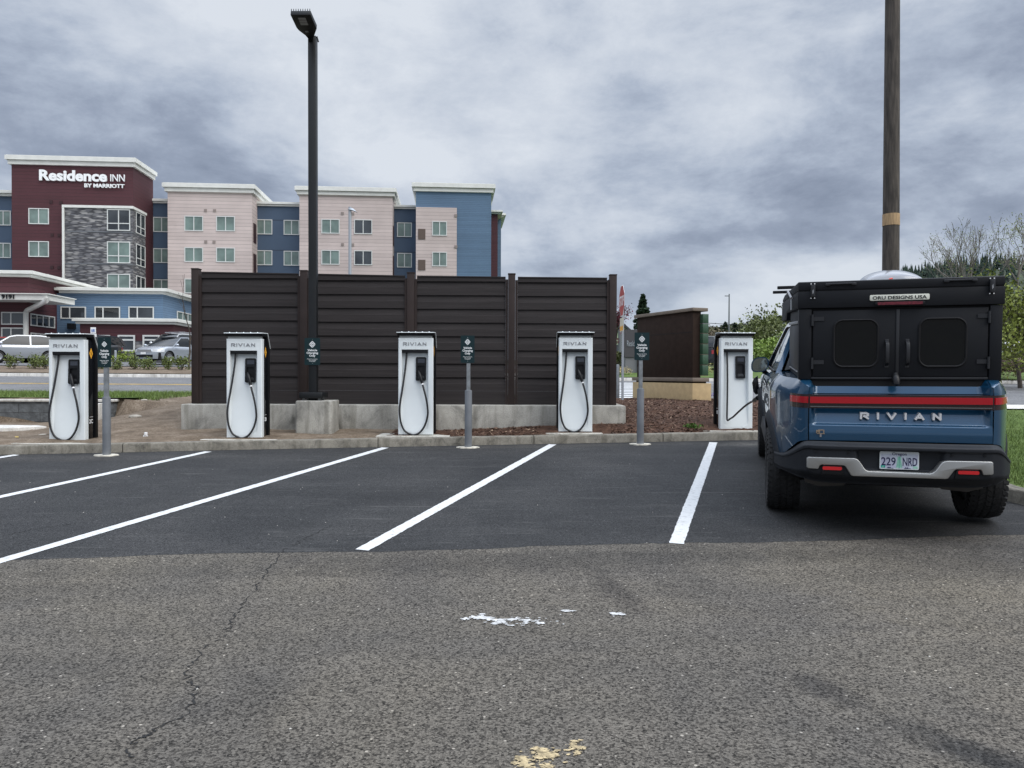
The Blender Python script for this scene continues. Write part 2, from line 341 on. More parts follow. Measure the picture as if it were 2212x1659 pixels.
m_conc = concrete('concrete', (.38, .365, .325), .36, 1.8); m_kerb = concrete('kerb_concrete', (.205, .188, .155), .36, 6.5); m_pad = concrete('pad_concrete', (.52, .50, .44), .8, 3)
m_walk = concrete('pale_concrete', (.62, .60, .56), .85, 2)
def earth(name, cols, sc, fine, bump=.8):
    m = bpy.data.materials.new(name); m.use_nodes = True; t = m.node_tree; b = pbsdf(m)
    tcn = t.nodes.new('ShaderNodeTexCoord'); v = tcn.outputs['Object']
    a = t.nodes.new('ShaderNodeTexNoise'); a.inputs['Scale'].default_value = sc; a.inputs['Detail'].default_value = 8; a.inputs['Roughness'].default_value = .7; t.links.new(v, a.inputs['Vector'])
    f = t.nodes.new('ShaderNodeTexNoise'); f.inputs['Scale'].default_value = fine; f.inputs['Detail'].default_value = 5; f.inputs['Roughness'].default_value = .7; t.links.new(v, f.inputs['Vector'])
    k = mth(t, 'ADD', mth(t, 'MULTIPLY', a.outputs[0], .5), mth(t, 'MULTIPLY', f.outputs[0], .5))
    base = ramp(t, k, [(.36, cols[0]), (.5, cols[1]), (.64, cols[2])])
    t.links.new(base, b.inputs['Base Color']); b.inputs['Roughness'].default_value = .95; b.inputs['Specular IOR Level'].default_value = .2
    bp = t.nodes.new('ShaderNodeBump'); bp.inputs['Strength'].default_value = bump; bp.inputs['Distance'].default_value = .02
    t.links.new(k, bp.inputs['Height']); t.links.new(bp.outputs[0], b.inputs['Normal'])
    return m
m_dirt = earth('bare_soil', [(.060, .044, .031), (.14, .106, .075), (.26, .21, .16)], 2.2, 30, 1)
m_mulch = earth('bark_mulch', [(.02, .011, .008), (.065, .034, .022), (.15, .085, .055)], 9, 60, 1)
m_grass = earth('grass_soil', [(.045, .075, .018), (.08, .12, .03), (.12, .16, .05)], 1.5, 40)
m_field = earth('far_ground', [(.05, .08, .03), (.08, .11, .04), (.12, .14, .06)], .05, 1)
m_white = M('road_paint', (.52, .525, .52), .75, nscale=22, namt=.30, bump=.6, bscale=180, ramp_=(.28, .46), detail=9, col2=(.57, .575, .57))
m_yellow = M('yellow_road_paint', (.55, .36, .09), .8, nscale=3, namt=.3)

# ------------------------------------------------------------ ground sheets
def sheet(name, mat, x0, x1, nx, ya, yb, ny, zf, kind='structure', off=0.0, rough_=0.0, rs=3.0):
    mb = MB()
    def fn(u, v):
        X = x0 + (x1 - x0) * u; A, B = ya(X), yb(X); Y = A + (B - A) * v
        return (X, Y, zf(X, Y) + off + (rough_ * nz(X, Y, rs) if rough_ else 0))
    mb.grid(fn, nx, ny); o = mb.build(name, mat, smooth=60)
    return tag(o, kind=kind)
# base sheet out to the horizon: fine near, coarse far
def gax(lims):
    out = []
    for a, b, n in lims: out += [a + (b - a) * i / n for i in range(n)]
    return out + [lims[-1][1]]
gx = gax([(-2500, -200, 8), (-200, -60, 8), (-60, 60, 80), (60, 200, 8), (200, 2500, 8)])
gy = gax([(-40, 0, 8), (0, 60, 80), (60, 300, 12), (300, 3500, 14)])
mb = MB(); ny_ = len(gy)
def gz(x, y): return H(x, y) - .12 - (.25 if y < 22 else 0)
mb.add([(x, y, gz(x, y)) for x in gx for y in gy], [(i * ny_ + j, (i + 1) * ny_ + j, (i + 1) * ny_ + j + 1, i * ny_ + j + 1) for i in range(len(gx) - 1) for j in range(ny_ - 1)])
tag(mb.build('ground', m_field, smooth=60), kind='structure')
def seamY(X): return 6.40 + .085 * X + .03 * math.sin(X * 1.9) + .03 * nz(X, 0, 2.3) + .022 * nz(X, 5, 9) + .02 * nz(X, 9, 23)
sheet('old_asphalt_lot', m_old, -30, 30, 900, lambda X: -14, seamY, 60, lotz)
sheet('old_asphalt_lot', m_old, -70, 70, 20, lambda X: -90, lambda X: -14, 10, lotz, off=-.002)
for a_, b_ in ((-70, -30), (30, 70)): sheet('old_asphalt_lot', m_old, a_, b_, 10, lambda X: -14, lambda X: 9, 12, lotz, off=-.003)
sheet('new_asphalt_lot', m_new, -30, 30, 900, seamY, lambda X: 13.4 + .13 * min(X, 7), 20, lotz, off=.001)
sheet('dirt_bed', m_dirt, -30, -2.0, 190, lambda X: kerbY(max(X, -16)) + .12, lambda X: 21.6, 60, lambda X, Y: H(X, Y) - .012 + (.036 + .03 * nz(X, Y, 1.7)) * sm(.12, .40, Y - kerbY(max(X, -16))), off=.0)
def mulch_far(X): return 21.0 if X < 5.2 else max(16.3, 21.0 - (X - 5.2) * .95)
def mulch_z(X, Y):
    return H(X, Y) - .018 + (.028 + .03 * nz(X, Y, 2.1) + .018 * nz(X, Y, 9)) * sm(.12, .40, Y - kerbY(X))
sheet('mulch_bed', m_mulch, -2.02, 6.8, 150, lambda X: kerbY(X) + .12, mulch_far, 110, mulch_z, off=.006)
sheet('lawn', m_grass, 6.78, 30, 60, lambda X: kerbY(min(X, 7)) + .1, lambda X: max(16.3, 21.0 - (X - 5.2) * .95) if X < 10.2 else 16.3 - (X - 10.2) * .02, 30, lambda X, Y: H(X, Y), off=.02)
m_sheet = sheet('road', m_road, -120, 140, 260, lambda X: 22 if X < 2.6 else (21.0 if X < 5.2 else max(16.1, 20.9 - (X - 5.2) * .95)), lambda X: 34, 24, lambda X, Y: (roadz(X, Y) if Y > 22 else (H(X, 21.4) * 0 + roadz(X, Y))) , off=.01)
def vergez(X, Y): return max(H(X, Y), .90) if X < -8.2 and Y < 17.6 else (H(X, Y) if Y < 21.5 else roadz(X, 22) + .04)
sheet('verge', m_grass, -80, -8.45, 90, lambda X: 17.18, lambda X: 22.0, 18, vergez, off=.035)
sheet('verge', m_grass, -8.45, 2.6, 60, lambda X: 20.6 + .25 * nz(X, 0, 1.2), lambda X: 22.0, 8, vergez, off=.035)
sheet('far_bed', m_dirt, -120, 1.0, 120, lambda X: 34.15, lambda X: 40, 10, H, off=.03)
sheet('far_lawn', m_grass, 1.0, 140, 120, lambda X: 34.15, lambda X: 75, 20, H, off=.03)
sheet('hotel_lot', m_road, -120, 1.5, 60, lambda X: 38.6, lambda X: 66, 20, H, off=.06)
# street kerbs
def kerb_strip(name, pts, w, h, mat, zf, jit=0, depth=.25):
    """kerb following pts (its traffic-side foot); w to the left of the direction of travel"""
    mb = MB(); n = len(pts); sec = []
    for i, p in enumerate(pts):
        a = Vector(pts[max(i - 1, 0)]); b = Vector(pts[min(i + 1, n - 1)]); t = (b - a).normalized(); nr = Vector((-t.y, t.x))
        z = zf(p[0], p[1]); q = Vector(p); r = .02
        s_ = [(0, -depth), (.0, h - r - .005), (.008 + r * .3, h - r * .3), (.02 + r, h), (w, h), (w, -depth)]
        sec.append([((q + nr * d).x, (q + nr * d).y, z + e + (jit * nz(q.x, q.y, 4, e * 9) if e > 0 else 0)) for d, e in s_])
    k = len(sec[0]); mb.add([v for s_ in sec for v in s_], [(i * k + j, (i + 1) * k + j, (i + 1) * k + (j + 1) % k, i * k + (j + 1) % k) for i in range(n - 1) for j in range(k)] + [tuple(range(k)), tuple((n - 1) * k + j for j in range(k))])
    return tag(mb.build(name, mat, smooth=40), kind='structure')
def ln(a, b, n): return [(a[0] + (b[0] - a[0]) * i / n, a[1] + (b[1] - a[1]) * i / n) for i in range(n + 1)]
joints = [-14, -10.4, -5.83, -2.1, .35, 2.48, 4.6, 6.75]
prevx = -30
for j, x in enumerate(joints):
    a = -30 if j == 0 else joints[j - 1] + .012
    pts = [(X, kerbY(max(X, -16))) for X in [a + (x - a) * i / 24 for i in range(25)]]
    kerb_strip('kerb', pts, .16, .135, m_kerb, lotz, .006)
isl = [(6.75, 13.15), (6.4, 12.2), (5.95, 10.9), (5.62, 9.8), (5.38, 8.9), (5.28, 8.35), (5.31, 8.02), (5.48, 7.72), (5.8, 7.52), (6.4, 7.42), (8, 7.5), (14, 8.0), (30, 9.4)]
ips = []
for i in range(len(isl) - 1):
    p0, p1, p2, p3 = [Vector(isl[max(0, min(len(isl) - 1, i + d))]) for d in (-1, 0, 1, 2)]
    for k in range(6):
        t = k / 6; q = .5 * ((2 * p1) + (p2 - p0) * t + (2 * p0 - 5 * p1 + 4 * p2 - p3) * t * t + (3 * p1 - p0 - 3 * p2 + p3) * t ** 3); ips.append((q.x, q.y))
ips.append(isl[-1])
kerb_strip('kerb', ips, .16, .15, m_kerb, lotz, .006)
kerb_strip('kerb', [(X, 34.0) for X in range(-120, 1, 4)], .2, .15, m_walk, roadz, .0)
kerb_strip('kerb', [(X, 34.0) for X in range(0, 140, 4)], .2, .15, m_walk, roadz, .0)
# pale pavement band along the side street, on the near side
sheet('pavement', m_walk, 10.0, 60, 40, lambda X: 15.9 - (X - 10.2) * .02, lambda X: 17.0 - (X - 10.2) * .02, 4, lambda X, Y: max(H(X, Y), roadz(X, Y)), off=.05)
sheet('pavement', m_walk, -1.0, 4.4, 12, lambda X: 34.2, lambda X: 35.6, 3, H, off=.05)
# lawn of the near island (behind and beside the pickup) as a filled outline
def grass_patch_h(X, Y): return lotz(X, Y) + .145
isl_in = [(p[0] + .16, p[1]) for p in ips if p[1] < 13.2]
mb = MB(); prof = sorted({round(p[1], 3) for p in ips[:42]})
rows = [7.75 + (13.3 - 7.75) * i / 26 for i in range(27)]
def isl_x(Y):
    c = [p for p in ips[:42]]
    for a, b in zip(c, c[1:]):
        if (a[1] - Y) * (b[1] - Y) <= 0 and a[1] != b[1]: return a[0] + (b[0] - a[0]) * (Y - a[1]) / (b[1] - a[1])
    return 6.7
mb.grid(lambda u, v: ((lambda Y: (lambda X0: (lambda X: (X, Y, grass_patch_h(X, Y)))(X0 + (30 - X0) * v ** 2))(isl_x(Y) + .155))(7.75 + 5.6 * u)), 30, 30)
tag(mb.build('lawn', m_grass, smooth=60), kind='structure')

# ------------------------------------------------------------ painted markings
def mark(name, quad, mat, zf, off=.004, n=40, jag=.004):
    """strip between two long edges a0-a1 and b0-b1"""
    (a0, a1, b0, b1) = quad; mb = MB()
    def fn(u, v):
        p = Vector(a0).lerp(Vector(a1), u); q = Vector(b0).lerp(Vector(b1), u); d = (q - p).normalized()
        w = p.lerp(q, v)
        if v in (0, 1): w = w + d * jag * nz(w.x, w.y, 28) * (1 if v else -1)
        return (w.x, w.y, zf(w.x, w.y) + off)
    mb.grid(fn, n, 1); return tag(mb.build(name, mat), kind='structure')
def lotpt(x, y):
    v = (y - CY) / F; zc = 1.8 / (v + .0675); p = CAM + ray(x, y) * zc; return (p.x, p.y)
# stall lines: far end and near end at the foot of the kerb, 11 cm wide
for fx, fy, nx_, ny2 in ((450, 976, -60, 1087), (832, 967.5, -150, 1257), (1194, 960.5, 782, 1189), (1541, 956, 1461, 1175), (36, 983, -500, 1068)):
    a = Vector(lotpt(fx, fy)); b = Vector(lotpt(nx_, ny2)); d = (b - a).normalized(); nr = Vector((-d.y, d.x)) * .062
    mark('parking_line', (tuple(a + nr), tuple(b + nr), tuple(a - nr), tuple(b - nr)), m_white, lotz, .005, 160, .009)
# worn remains of older paint on the near asphalt
def flecks(name, cx, cy, n, sx, sy, size, mat, seed, off=.004):
    rnd = random.Random(seed); mb = MB()
    for i in range(max(3, n // 8)):   # larger remnants with ragged outlines
        n_big = i; x = rnd.gauss(cx, sx * .8); y = rnd.gauss(cy, sy * .7); d = ray(x, y); g = CAM.z / -d.z * d.y
        for _ in range(4): X0 = d.x / d.y * g; g = (CAM.z - lotz(X0, g)) / (-d.z) * d.y
        X, Y = d.x / d.y * g, g; r = size * rnd.uniform(1.2, 2.3); k = 34; z = lotz(X, Y) + off + .0006 + i * .00004; ph_ = rnd.uniform(0, 50)
        pts = [(X + r * 1.5 * math.cos(6.2832 * j / k) * (.75 + 1.1 * nz(math.cos(6.2832 * j / k), math.sin(6.2832 * j / k), 2.6, ph_)), Y + r * math.sin(6.2832 * j / k) * (.75 + 1.1 * nz(math.cos(6.2832 * j / k), math.sin(6.2832 * j / k), 2.6, ph_)), z) for j in range(k)]
        mb.add(pts + [(X, Y, z)], [(j, (j + 1) % k, k) for j in range(k)])
    for i in range(n):
        x = rnd.gauss(cx, sx); y = rnd.gauss(cy, sy) ; X, Y = None, None
        d = ray(x, y); 
        g = CAM.z / -d.z * d.y
        for _ in range(4): X0 = CAM.x + d.x / d.y * g; g = (CAM.z - lotz(X0, g)) / (-d.z) * d.y
        X, Y = CAM.x + d.x / d.y * g, g
        r = size * rnd.uniform(.2, 1) ** 1.6; k = rnd.randint(6, 10); a0 = rnd.uniform(0, 6); st = rnd.uniform(1, 2.2)
        z = lotz(X, Y) + off + i * .00002
        mb.poly([(X + r * st * math.cos(a0 + 6.283 * j / k) * rnd.uniform(.5, 1.2), Y + r * math.sin(a0 + 6.283 * j / k) * rnd.uniform(.5, 1.2), z) for j in range(k)])
    return tag(mb.build(name, mat, fix=False), kind='structure')
m_flw = M('worn_white_paint', (.46, .46, .45), .8, nscale=30, namt=.2); m_fly = M('worn_yellow_paint', (.34, .27, .155), .85, nscale=40, namt=.45)
flecks('worn_paint', 1040, 1335, 15, 14, 3, .018, m_flw, 1); flecks('worn_paint', 1095, 1343, 34, 24, 5, .018, m_flw, 2); flecks('worn_paint', 1165, 1343, 26, 24, 6, .010, m_flw, 3)
flecks('worn_paint', 1330, 1327, 7, 5, 1.5, .014, m_flw, 4); flecks('worn_paint', 1225, 1322, 4, 6, 2, .009, m_flw, 5); flecks('worn_paint', 1003, 1338, 6, 6, 1.5, .010, m_flw, 15)
flecks('worn_paint', 1125, 1645, 34, 9, 6, .010, m_fly, 6); flecks('worn_paint', 1180, 1630, 80, 16, 10, .010, m_fly, 7); flecks('worn_paint', 1243, 1615, 40, 9, 9, .009, m_fly, 8); flecks('worn_paint', 1170, 1655, 50, 26, 5, .008, m_fly, 28)
# small light stones and litter bits strewn over the lot
m_stone = M('pale_grit', (.42, .40, .36), .8)
mb = MB(); rnd = random.Random(3)
for i in range(260):
    X = rnd.uniform(-7, 6); Y = rnd.uniform(2.2, 11.5) if i % 3 else rnd.uniform(2.2, 6); r = rnd.uniform(.002, .0075); z = lotz(X, Y) + .002
    if 2.0 < X < 6.5 and Y > 6.3 and abs(X - (3.3 + (Y - 6.5) * .3)) < 1.2: continue
    mb.add([(X + r, Y, z), (X, Y + r * 1.3, z), (X - r, Y, z), (X, Y - r, z), (X, Y, z + r * .7)], [(0, 1, 4), (1, 2, 4), (2, 3, 4), (3, 0, 4)])
tag(mb.build('grit', m_stone, fix=False), kind='stuff', label='pale grit scattered over the asphalt of the parking lot', cat='grit')
# cracks
m_crack = M('crack_dark', (.012, .012, .012), 1)
def crack(pts, w, seed):
    rnd = random.Random(seed); P = []
    for a, b in zip(pts, pts[1:]):
        for k in range(14): P.append((a[0] + (b[0] - a[0]) * k / 14, a[1] + (b[1] - a[1]) * k / 14))
    W_ = []
    for x, y in P:
        d = ray(x, y); g = CAM.z / -d.z * d.y
        for _ in range(4): X0 = d.x / d.y * g; g = (CAM.z - lotz(X0, g)) / (-d.z) * d.y
        W_.append(Vector((d.x / d.y * g + rnd.gauss(0, .012), g + rnd.gauss(0, .012))))
    mb = MB()
    for i in range(len(W_) - 1):
        a, b = W_[i], W_[i + 1]; d = (b - a).normalized(); n_ = Vector((-d.y, d.x)) * w * rnd.uniform(.3, 1.2)
        if rnd.random() < .2: continue
        mb.poly([(q.x, q.y, lotz(q.x, q.y) + .0035) for q in (a - n_, b - n_ * .8, b + n_ * .8, a + n_)])
    tag(mb.build('asphalt_crack', m_crack, fix=False), kind='structure')
crack([(720, 1133), (660, 1165), (610, 1192), (575, 1240), (535, 1290), (500, 1340), (490, 1375), (440, 1400), (400, 1455), (425, 1490), (400, 1545), (340, 1575), (290, 1600), (275, 1655)], .005, 2)
crack([(0, 1160), (60, 1146), (130, 1135), (190, 1128)], .004, 3)
crack([(1420, 1185), (1500, 1180)], .004, 5)
# street paint
def flat(name, x0, x1, y0, y1, mat, zf, off): return mark(name, ((x0, y0), (x1, y0), (x0, y1), (x1, y1)), mat, zf, off, max(2, int(abs(x1 - x0) / 2)), 0)
flat('centre_line', -120, 2.0, 27.65, 27.80, m_yellow, roadz, .016); flat('centre_line', -120, 2.0, 28.0, 28.15, m_yellow, roadz, .016)
for i in range(11): flat('crosswalk_stripe', 2.6, 5.6, 22.3 + i * .92, 22.3 + i * .92 + .5, m_white, roadz, .016)
flat('stop_line', 7.5, 16, 32.2, 32.5, m_white, roadz, .016); flat('stop_line', 10.2, 11.6, 26.0, 26.25, m_white, roadz, .016)
# ------------------------------------------------------------ common materials
m_wht = M('white_panel', (.72, .76, .765), .38, coat=.15, nscale=2, namt=.04, bump=.03, bscale=300)
m_blk = M('black_plastic', (.008, .0085, .010), .4, spec=.25, nscale=5, namt=.15)
m_blk_gl = M('black_gloss', (.006, .007, .009), .12)
m_rub = M('rubber_cable', (.016, .016, .018), .45)
m_chrome = M('chrome_lettering', (.62, .60, .58), .25, metal=.9)
m_silver = M('silver_lettering', (.36, .36, .37), .35, metal=.7)
m_ylw = M('yellow_sticker', (.80, .38, .03), .5)
m_lab = M('white_label', (.80, .80, .80), .6)
m_galv = M('galvanised_steel', (.22, .235, .245), .55, metal=.3, nscale=12, namt=.18)
m_gpost = M('grey_painted_steel', (.135, .145, .158), .6, nscale=5, namt=.12, bump=.1)
m_screen = M('dark_screen', (.03, .034, .045), .15)
m_cap = M('cream_base', (.50, .47, .40), .9, nscale=12, namt=.25, bump=.6)

# ------------------------------------------------------------ chargers
def charger(label, loc, rz=0, side_text=None, side=1, plugged=False, port=None, slim=0):
    t = thing('ev_charger', label, 'charger', 'electric vehicle chargers along the kerb', loc, rz)
    Wd, Hh = .56, 1.575; X0 = -Wd / 2
    # front housing with recess
    mb = MB(); zi0, zi1 = Hh - 1.52, Hh - .187; xl, xr = X0 + .052, X0 + .483
    def dep(z): k = (zi1 - z) / (zi1 - zi0); return .004 + .082 * (1 - k ** 1.5)
    rows = []
    nz_ = 36
    for i in range(nz_ + 1):
        z = zi0 + (zi1 - zi0) * i / nz_; rr = .09; ins = 0
        if z < zi0 + rr: q = (z - zi0) / rr; ins = rr * (1 - math.sqrt(max(0, 1 - (1 - q) ** 2)))
        rows.append((z, xl + ins, xr - ins, dep(z)))
    c = .012
    def ringx(z): return X0 + c, X0 + Wd - c
    V = []; Fs = []
    for z, a, b, d in rows:
        oa, ob = ringx(z); m_ = (b - a)
        sec = [(oa, 0, z), (a - .006, 0, z), (a + .002, .006, z), (a + .012, d, z)] + [(a + .012 + (m_ - .024) * k / 8, d, z) for k in range(1, 8)] + [(b - .012, d, z), (b - .002, .006, z), (b + .006, 0, z), (ob, 0, z)]
        V += sec
    k = len(sec); mb.add(V, [(i * k + j, i * k + j + 1, (i + 1) * k + j + 1, (i + 1) * k + j) for i in range(nz_) for j in range(k - 1)])
    za, zb = zi0, zi1; oa, ob = X0 + c, X0 + Wd - c
    mb.add([(oa, 0, zb), (ob, 0, zb), (ob, 0, Hh - c), (oa, 0, Hh - c)], [(0, 1, 2, 3)])
    mb.add([(oa, 0, .008 + c), (ob, 0, .008 + c), (ob, 0, za), (oa, 0, za)], [(0, 1, 2, 3)])
    # soffit of the recess and closing of the bottom
    mb.add([(xl - .006, 0, zb), (xr + .006, 0, zb), (xr - .012, dep(zb), zb), (xl + .012, dep(zb), zb)], [(0, 1, 2, 3)])
    y1 = .10
    o = [(X0 + c, 0, .008 + c), (ob, 0, .008 + c), (ob, 0, Hh - c), (oa, 0, Hh - c)]
    p = [(X0, c, .008), (X0 + Wd, c, .008), (X0 + Wd, c, Hh), (X0, c, Hh)]; q = [(X0, y1, .008), (X0 + Wd, y1, .008), (X0 + Wd, y1, Hh), (X0, y1, Hh)]
    mb.add(o + p + q, [(i, (i + 1) % 4, 4 + (i + 1) % 4, 4 + i) for i in range(4)] + [(4 + i, 4 + (i + 1) % 4, 8 + (i + 1) % 4, 8 + i) for i in range(4)] + [(8, 9, 10, 11)])
    mb.build('front_panel', m_wht, t, smooth=32, merge=.0004)
    MB().box(X0 + .02, X0 + Wd - .02, .012, .09, Hh + .001, Hh + .035).build('neck', M('grey_neck', (.42, .44, .43), .5), t)
    mb = MB(); mb.prism(rrect(X0 + .058, X0 + .478, zi1 - .052, zi1 - .003, .012), .010, dep(zi1) + .03); mb.build('outlet_bar', m_blk, t, bevel=.004)
    # side cladding, back wrap with chamfered top and projecting roof
    mb = MB(); mb.prism([(.101, .008), (.285, .008), (.285, Hh - .12), (.20, Hh), (.101, Hh)], X0 + .004, X0 + Wd - .004, 'x'); mb.build('side_panel', m_blk_gl, t, bevel=.004)
    prof = [(-.052, Hh + .080), (.235, Hh + .088), (.36, Hh - .15), (.36, .01), (.288, .01), (.288, Hh - .12), (.215, Hh + .034), (-.026, Hh + .036)]
    mb = MB(); mb.prism(prof, X0 - .018, X0 + Wd + .018, 'x'); r_ = mb.build('roof_wrap', m_blk, t, bevel=.014)
    top = [(-.054, Hh + .081), (-.052, Hh + .092), (.238, Hh + .100), (.372, Hh - .147), (.3615, Hh - .150), (.236, Hh + .089), (.0, Hh + .0825)]
    mb = MB(); mb.prism(top, X0 - .024, X0 + Wd + .024, 'x')
    for i in range(5):
        for y_ in (-.02, .2): mb.lathe([(.011, Hh + .09), (.009, Hh + .1015), (.004, Hh + .103)], (X0 + .06 + i * .11, y_, 0), n=10)
    mb.build('roof_trim', m_wht, t, bevel=.004)
    # connector panel
    hx0, hx1, hz0, hz1 = X0 + .278, X0 + .443, Hh - .69, Hh - .306
    yd0, yd1 = dep(hz0), dep(hz1)
    T = Matrix(((1, 0, 0, 0), (0, 1, (yd1 - yd0) / (hz1 - hz0), yd0 - hz0 * (yd1 - yd0) / (hz1 - hz0)), (0, 0, 1, 0), (0, 0, 0, 1)))
    mb = MB(T); ou = rrect(hx0, hx1, hz0, hz1, .022); inn = rrect(hx0 + .026, hx1 - .026, hz0 + .045, hz1 - .14, .014)
    n = len(ou)
    mb.add([(x, -.030, z) for x, z in ou] + [(x, -.030, z) for x, z in inn] + [(x, -.003, z) for x, z in inn] + [(x, .02, z) for x, z in ou],
           [(i, (i + 1) % n, n + (i + 1) % n, n + i) for i in range(n)] + [(n + i, n + (i + 1) % n, 2 * n + (i + 1) % n, 2 * n + i) for i in range(n)] + [(i, (i + 1) % n, 3 * n + (i + 1) % n, 3 * n + i) for i in range(n)] + [tuple(range(2 * n, 3 * n))])
    hp = mb.build('connector_panel', m_blk, t, smooth=35)
    mb = MB(T); mb.prism(rrect(hx0 + .03, hx1 - .02, hz1 - .095, hz1 - .03, .006), -.0315, -.0305); mb.build('screen', m_screen, hp)
    mb = MB(T); mb.prism([(hx0 + .03, hz0 + .05), (hx0 + .045, hz0 + .03), (hx1 - .045, hz0 + .03), (hx1 - .03, hz0 + .05), (hx1 - .045, hz0 + .08), (hx0 + .045, hz0 + .08)], -.030, -.004)
    mb.build('connector_cradle', M('satin_black', (.035, .037, .04), .3), hp)
    strokes(MB(), 'RIVIAN', X0 + .083, X0 + .448, Hh - .124, Hh - .070, .011, -.006, .001, 1.05).build('lettering', m_silver, t)
    # warning diamond and bay number on the cladding
    for sd_ in ([1, -1] if side == 0 else [side]):
        xs = X0 + Wd - .004 if sd_ > 0 else X0 + .004; a_, b_ = (xs, xs + .0015) if sd_ > 0 else (xs - .0015, xs)
        zc_ = Hh - .21; yc = .19
        mb = MB(); mb.prism([(yc - .05, zc_), (yc, zc_ - .085), (yc + .05, zc_), (yc, zc_ + .085)], a_, b_, 'x'); w_ = mb.build('warning_sticker', m_ylw, t)
        mb = MB(); a2, b2 = (b_, b_ + .0008) if sd_ > 0 else (a_ - .0008, a_); mb.prism([(yc - .016, zc_ + .012), (yc + .006, zc_ + .035), (yc + .002, zc_ + .006), (yc + .018, zc_ - .008), (yc - .008, zc_ - .036), (yc - .001, zc_ - .004)], a2, b2, 'x'); mb.build('sticker_mark', m_blk, w_)
        if side_text:
            me = text(side_text, .085, extrude=.0004, bold=.002)
            Rm = Matrix.Rotation(R(90 * sd_), 4, 'Z')
            put_text('bay_number', me, m_lab, t, Matrix.Translation((b_ + .0005 if sd_ > 0 else a_ - .0005, yc - .01, .27)) @ Rm)
            mb = MB(); mb.prism([(yc - .045, .365), (yc + .045, .365), (yc + .045, .369), (yc - .045, .369)], a_, b_, 'x'); mb.build('number_rule', m_lab, t)
    # cable
    xt, zt = X0 + .125, zi1 - .05
    if not plugged:
        ctrl = [(xt, .052, zt + .02), (xt - .002, .046, zt - .10), (xt - .02, .025, zt - .30), (xt - .055, -.005, zt - .58), (xt - .090, -.03, zt - .82), (xt - .098, -.035, zt - .96), (xt - .075, -.035, zt - 1.13), (xt - .02, -.03, zt - 1.255), (X0 + .20, -.03, zt - 1.315), (X0 + .275, -.03, zt - 1.325),
                (X0 + .36, -.03, zt - 1.28), (X0 + .435, -.03, zt - 1.17), (X0 + .478, -.03, zt - 1.02), (X0 + .478, -.032, zt - .90), (X0 + .455, -.036, zt - .74), (X0 + .42, -.032, zt - .60), (X0 + .395, -.02, zt - .515)]
    else:
        ctrl = [(xt, .052, zt + .02), (xt + .003, .046, zt - .10), (xt + .002, .02, zt - .45), (xt - .008, -.01, zt - .85), (xt - .018, -.035, zt - 1.12), (xt - .010, -.05, zt - 1.168), (xt + .022, -.065, zt - 1.145)] + port
    def cat(P, n=6):
        P = [Vector(p) for p in P]; out = []
        for i in range(len(P) - 1):
            a, b, c_, d = P[max(i - 1, 0)], P[i], P[i + 1], P[min(i + 2, len(P) - 1)]
            for k in range(n):
                s_ = k / n; out.append(.5 * ((2 * b) + (c_ - a) * s_ + (2 * a - 5 * b + 4 * c_ - d) * s_ * s_ + (3 * b - a - 3 * c_ + d) * s_ ** 3))
        return out + [P[-1]]
    cp = cat(ctrl); cb = MB().tube(cp, .0155, 10).build('cable', m_rub, t, smooth=60)
    mb = MB(); mb.box(xt - .05, xt + .06, .02, .085, zt + .015, zt + .045); mb.build('cable_boot', m_blk, cb, bevel=.005)
    e = cp[-1]; d = (cp[-1] - cp[-3]).normalized()
    MB().tube([e - d * .004, e + d * .018], .020, 12).build('cable_ring', m_lab, cb, smooth=60)
    if not plugged:
        d2 = Vector((-.34, .30, 1)).normalized()
        mb = MB(); mb.tube([e + d * .018, e + d * .06, e + d * .10 + d2 * .02, e + d * .10 + d2 * .09, e + d * .1 + d2 * .14], [.021, .024, .030, .026, .009], 12)
        mb.build('connector', m_blk, cb, smooth=50)
    else:
        mb = MB(); mb.tube([e + d * .018, e + d * .07, e + d * .17, e + d * .24], [.02, .026, .03, .034], 12); mb.build('connector', m_blk, cb, smooth=50)
    return t
def cloc(x, y, Y): p = at(x, y, Y); return p
chs = [(144.5, 953, 11.9), (527.5, 947.5, 12.1), (897.5, 940.6, 12.4), (1243, 934.3, 12.75), (1590.5, 929, 13.15)]
clab = ['white charger marked 2C, leftmost, beside the dark retaining wall', 'white charger in front of the left panel of the brown fence', 'white charger just right of the black lamp post', 'white charger before the right end of the brown fence',
        'white charger whose cable is plugged into the blue pickup']
ctxt = ['2C', '2B', None, None, '1B']
PX = Vector((3.29842, 6.52578, .07767))
chs_obj = []
for i, (x, y, Y) in enumerate(chs):
    p = at(x, y, Y)
    if i < 4: chs_obj.append(charger(clab[i], p, 0, ctxt[i], 1 if i < 3 else -1))
    else:
        # the plug sits in the port high on the front left wing of the pickup
        port = [(e_[0] - p.x, e_[1] - p.y, e_[2] - p.z) for e_ in (tuple(at(1583, 900, 12.8)), tuple(at(1594, 888.5, 12.5)), tuple(at(1607, 876, 12.15)), tuple(at(1621, 866, 11.8)))]
        chs_obj.append(charger(clab[i], p, R(1.5), ctxt[i], -1, True, port))
    # concrete pad under it
    mb = MB(); w = .62 if i != 3 else .5
    q = rrect(p.x - w, p.x + w - .06, kerbY(p.x) + .165, p.y + .62, .02, 2)
    mb.prism(q, p.z - .25, p.z, 'z')
    o = mb.build('concrete_pad', m_pad, bevel=.008); tag(o, kind='structure')

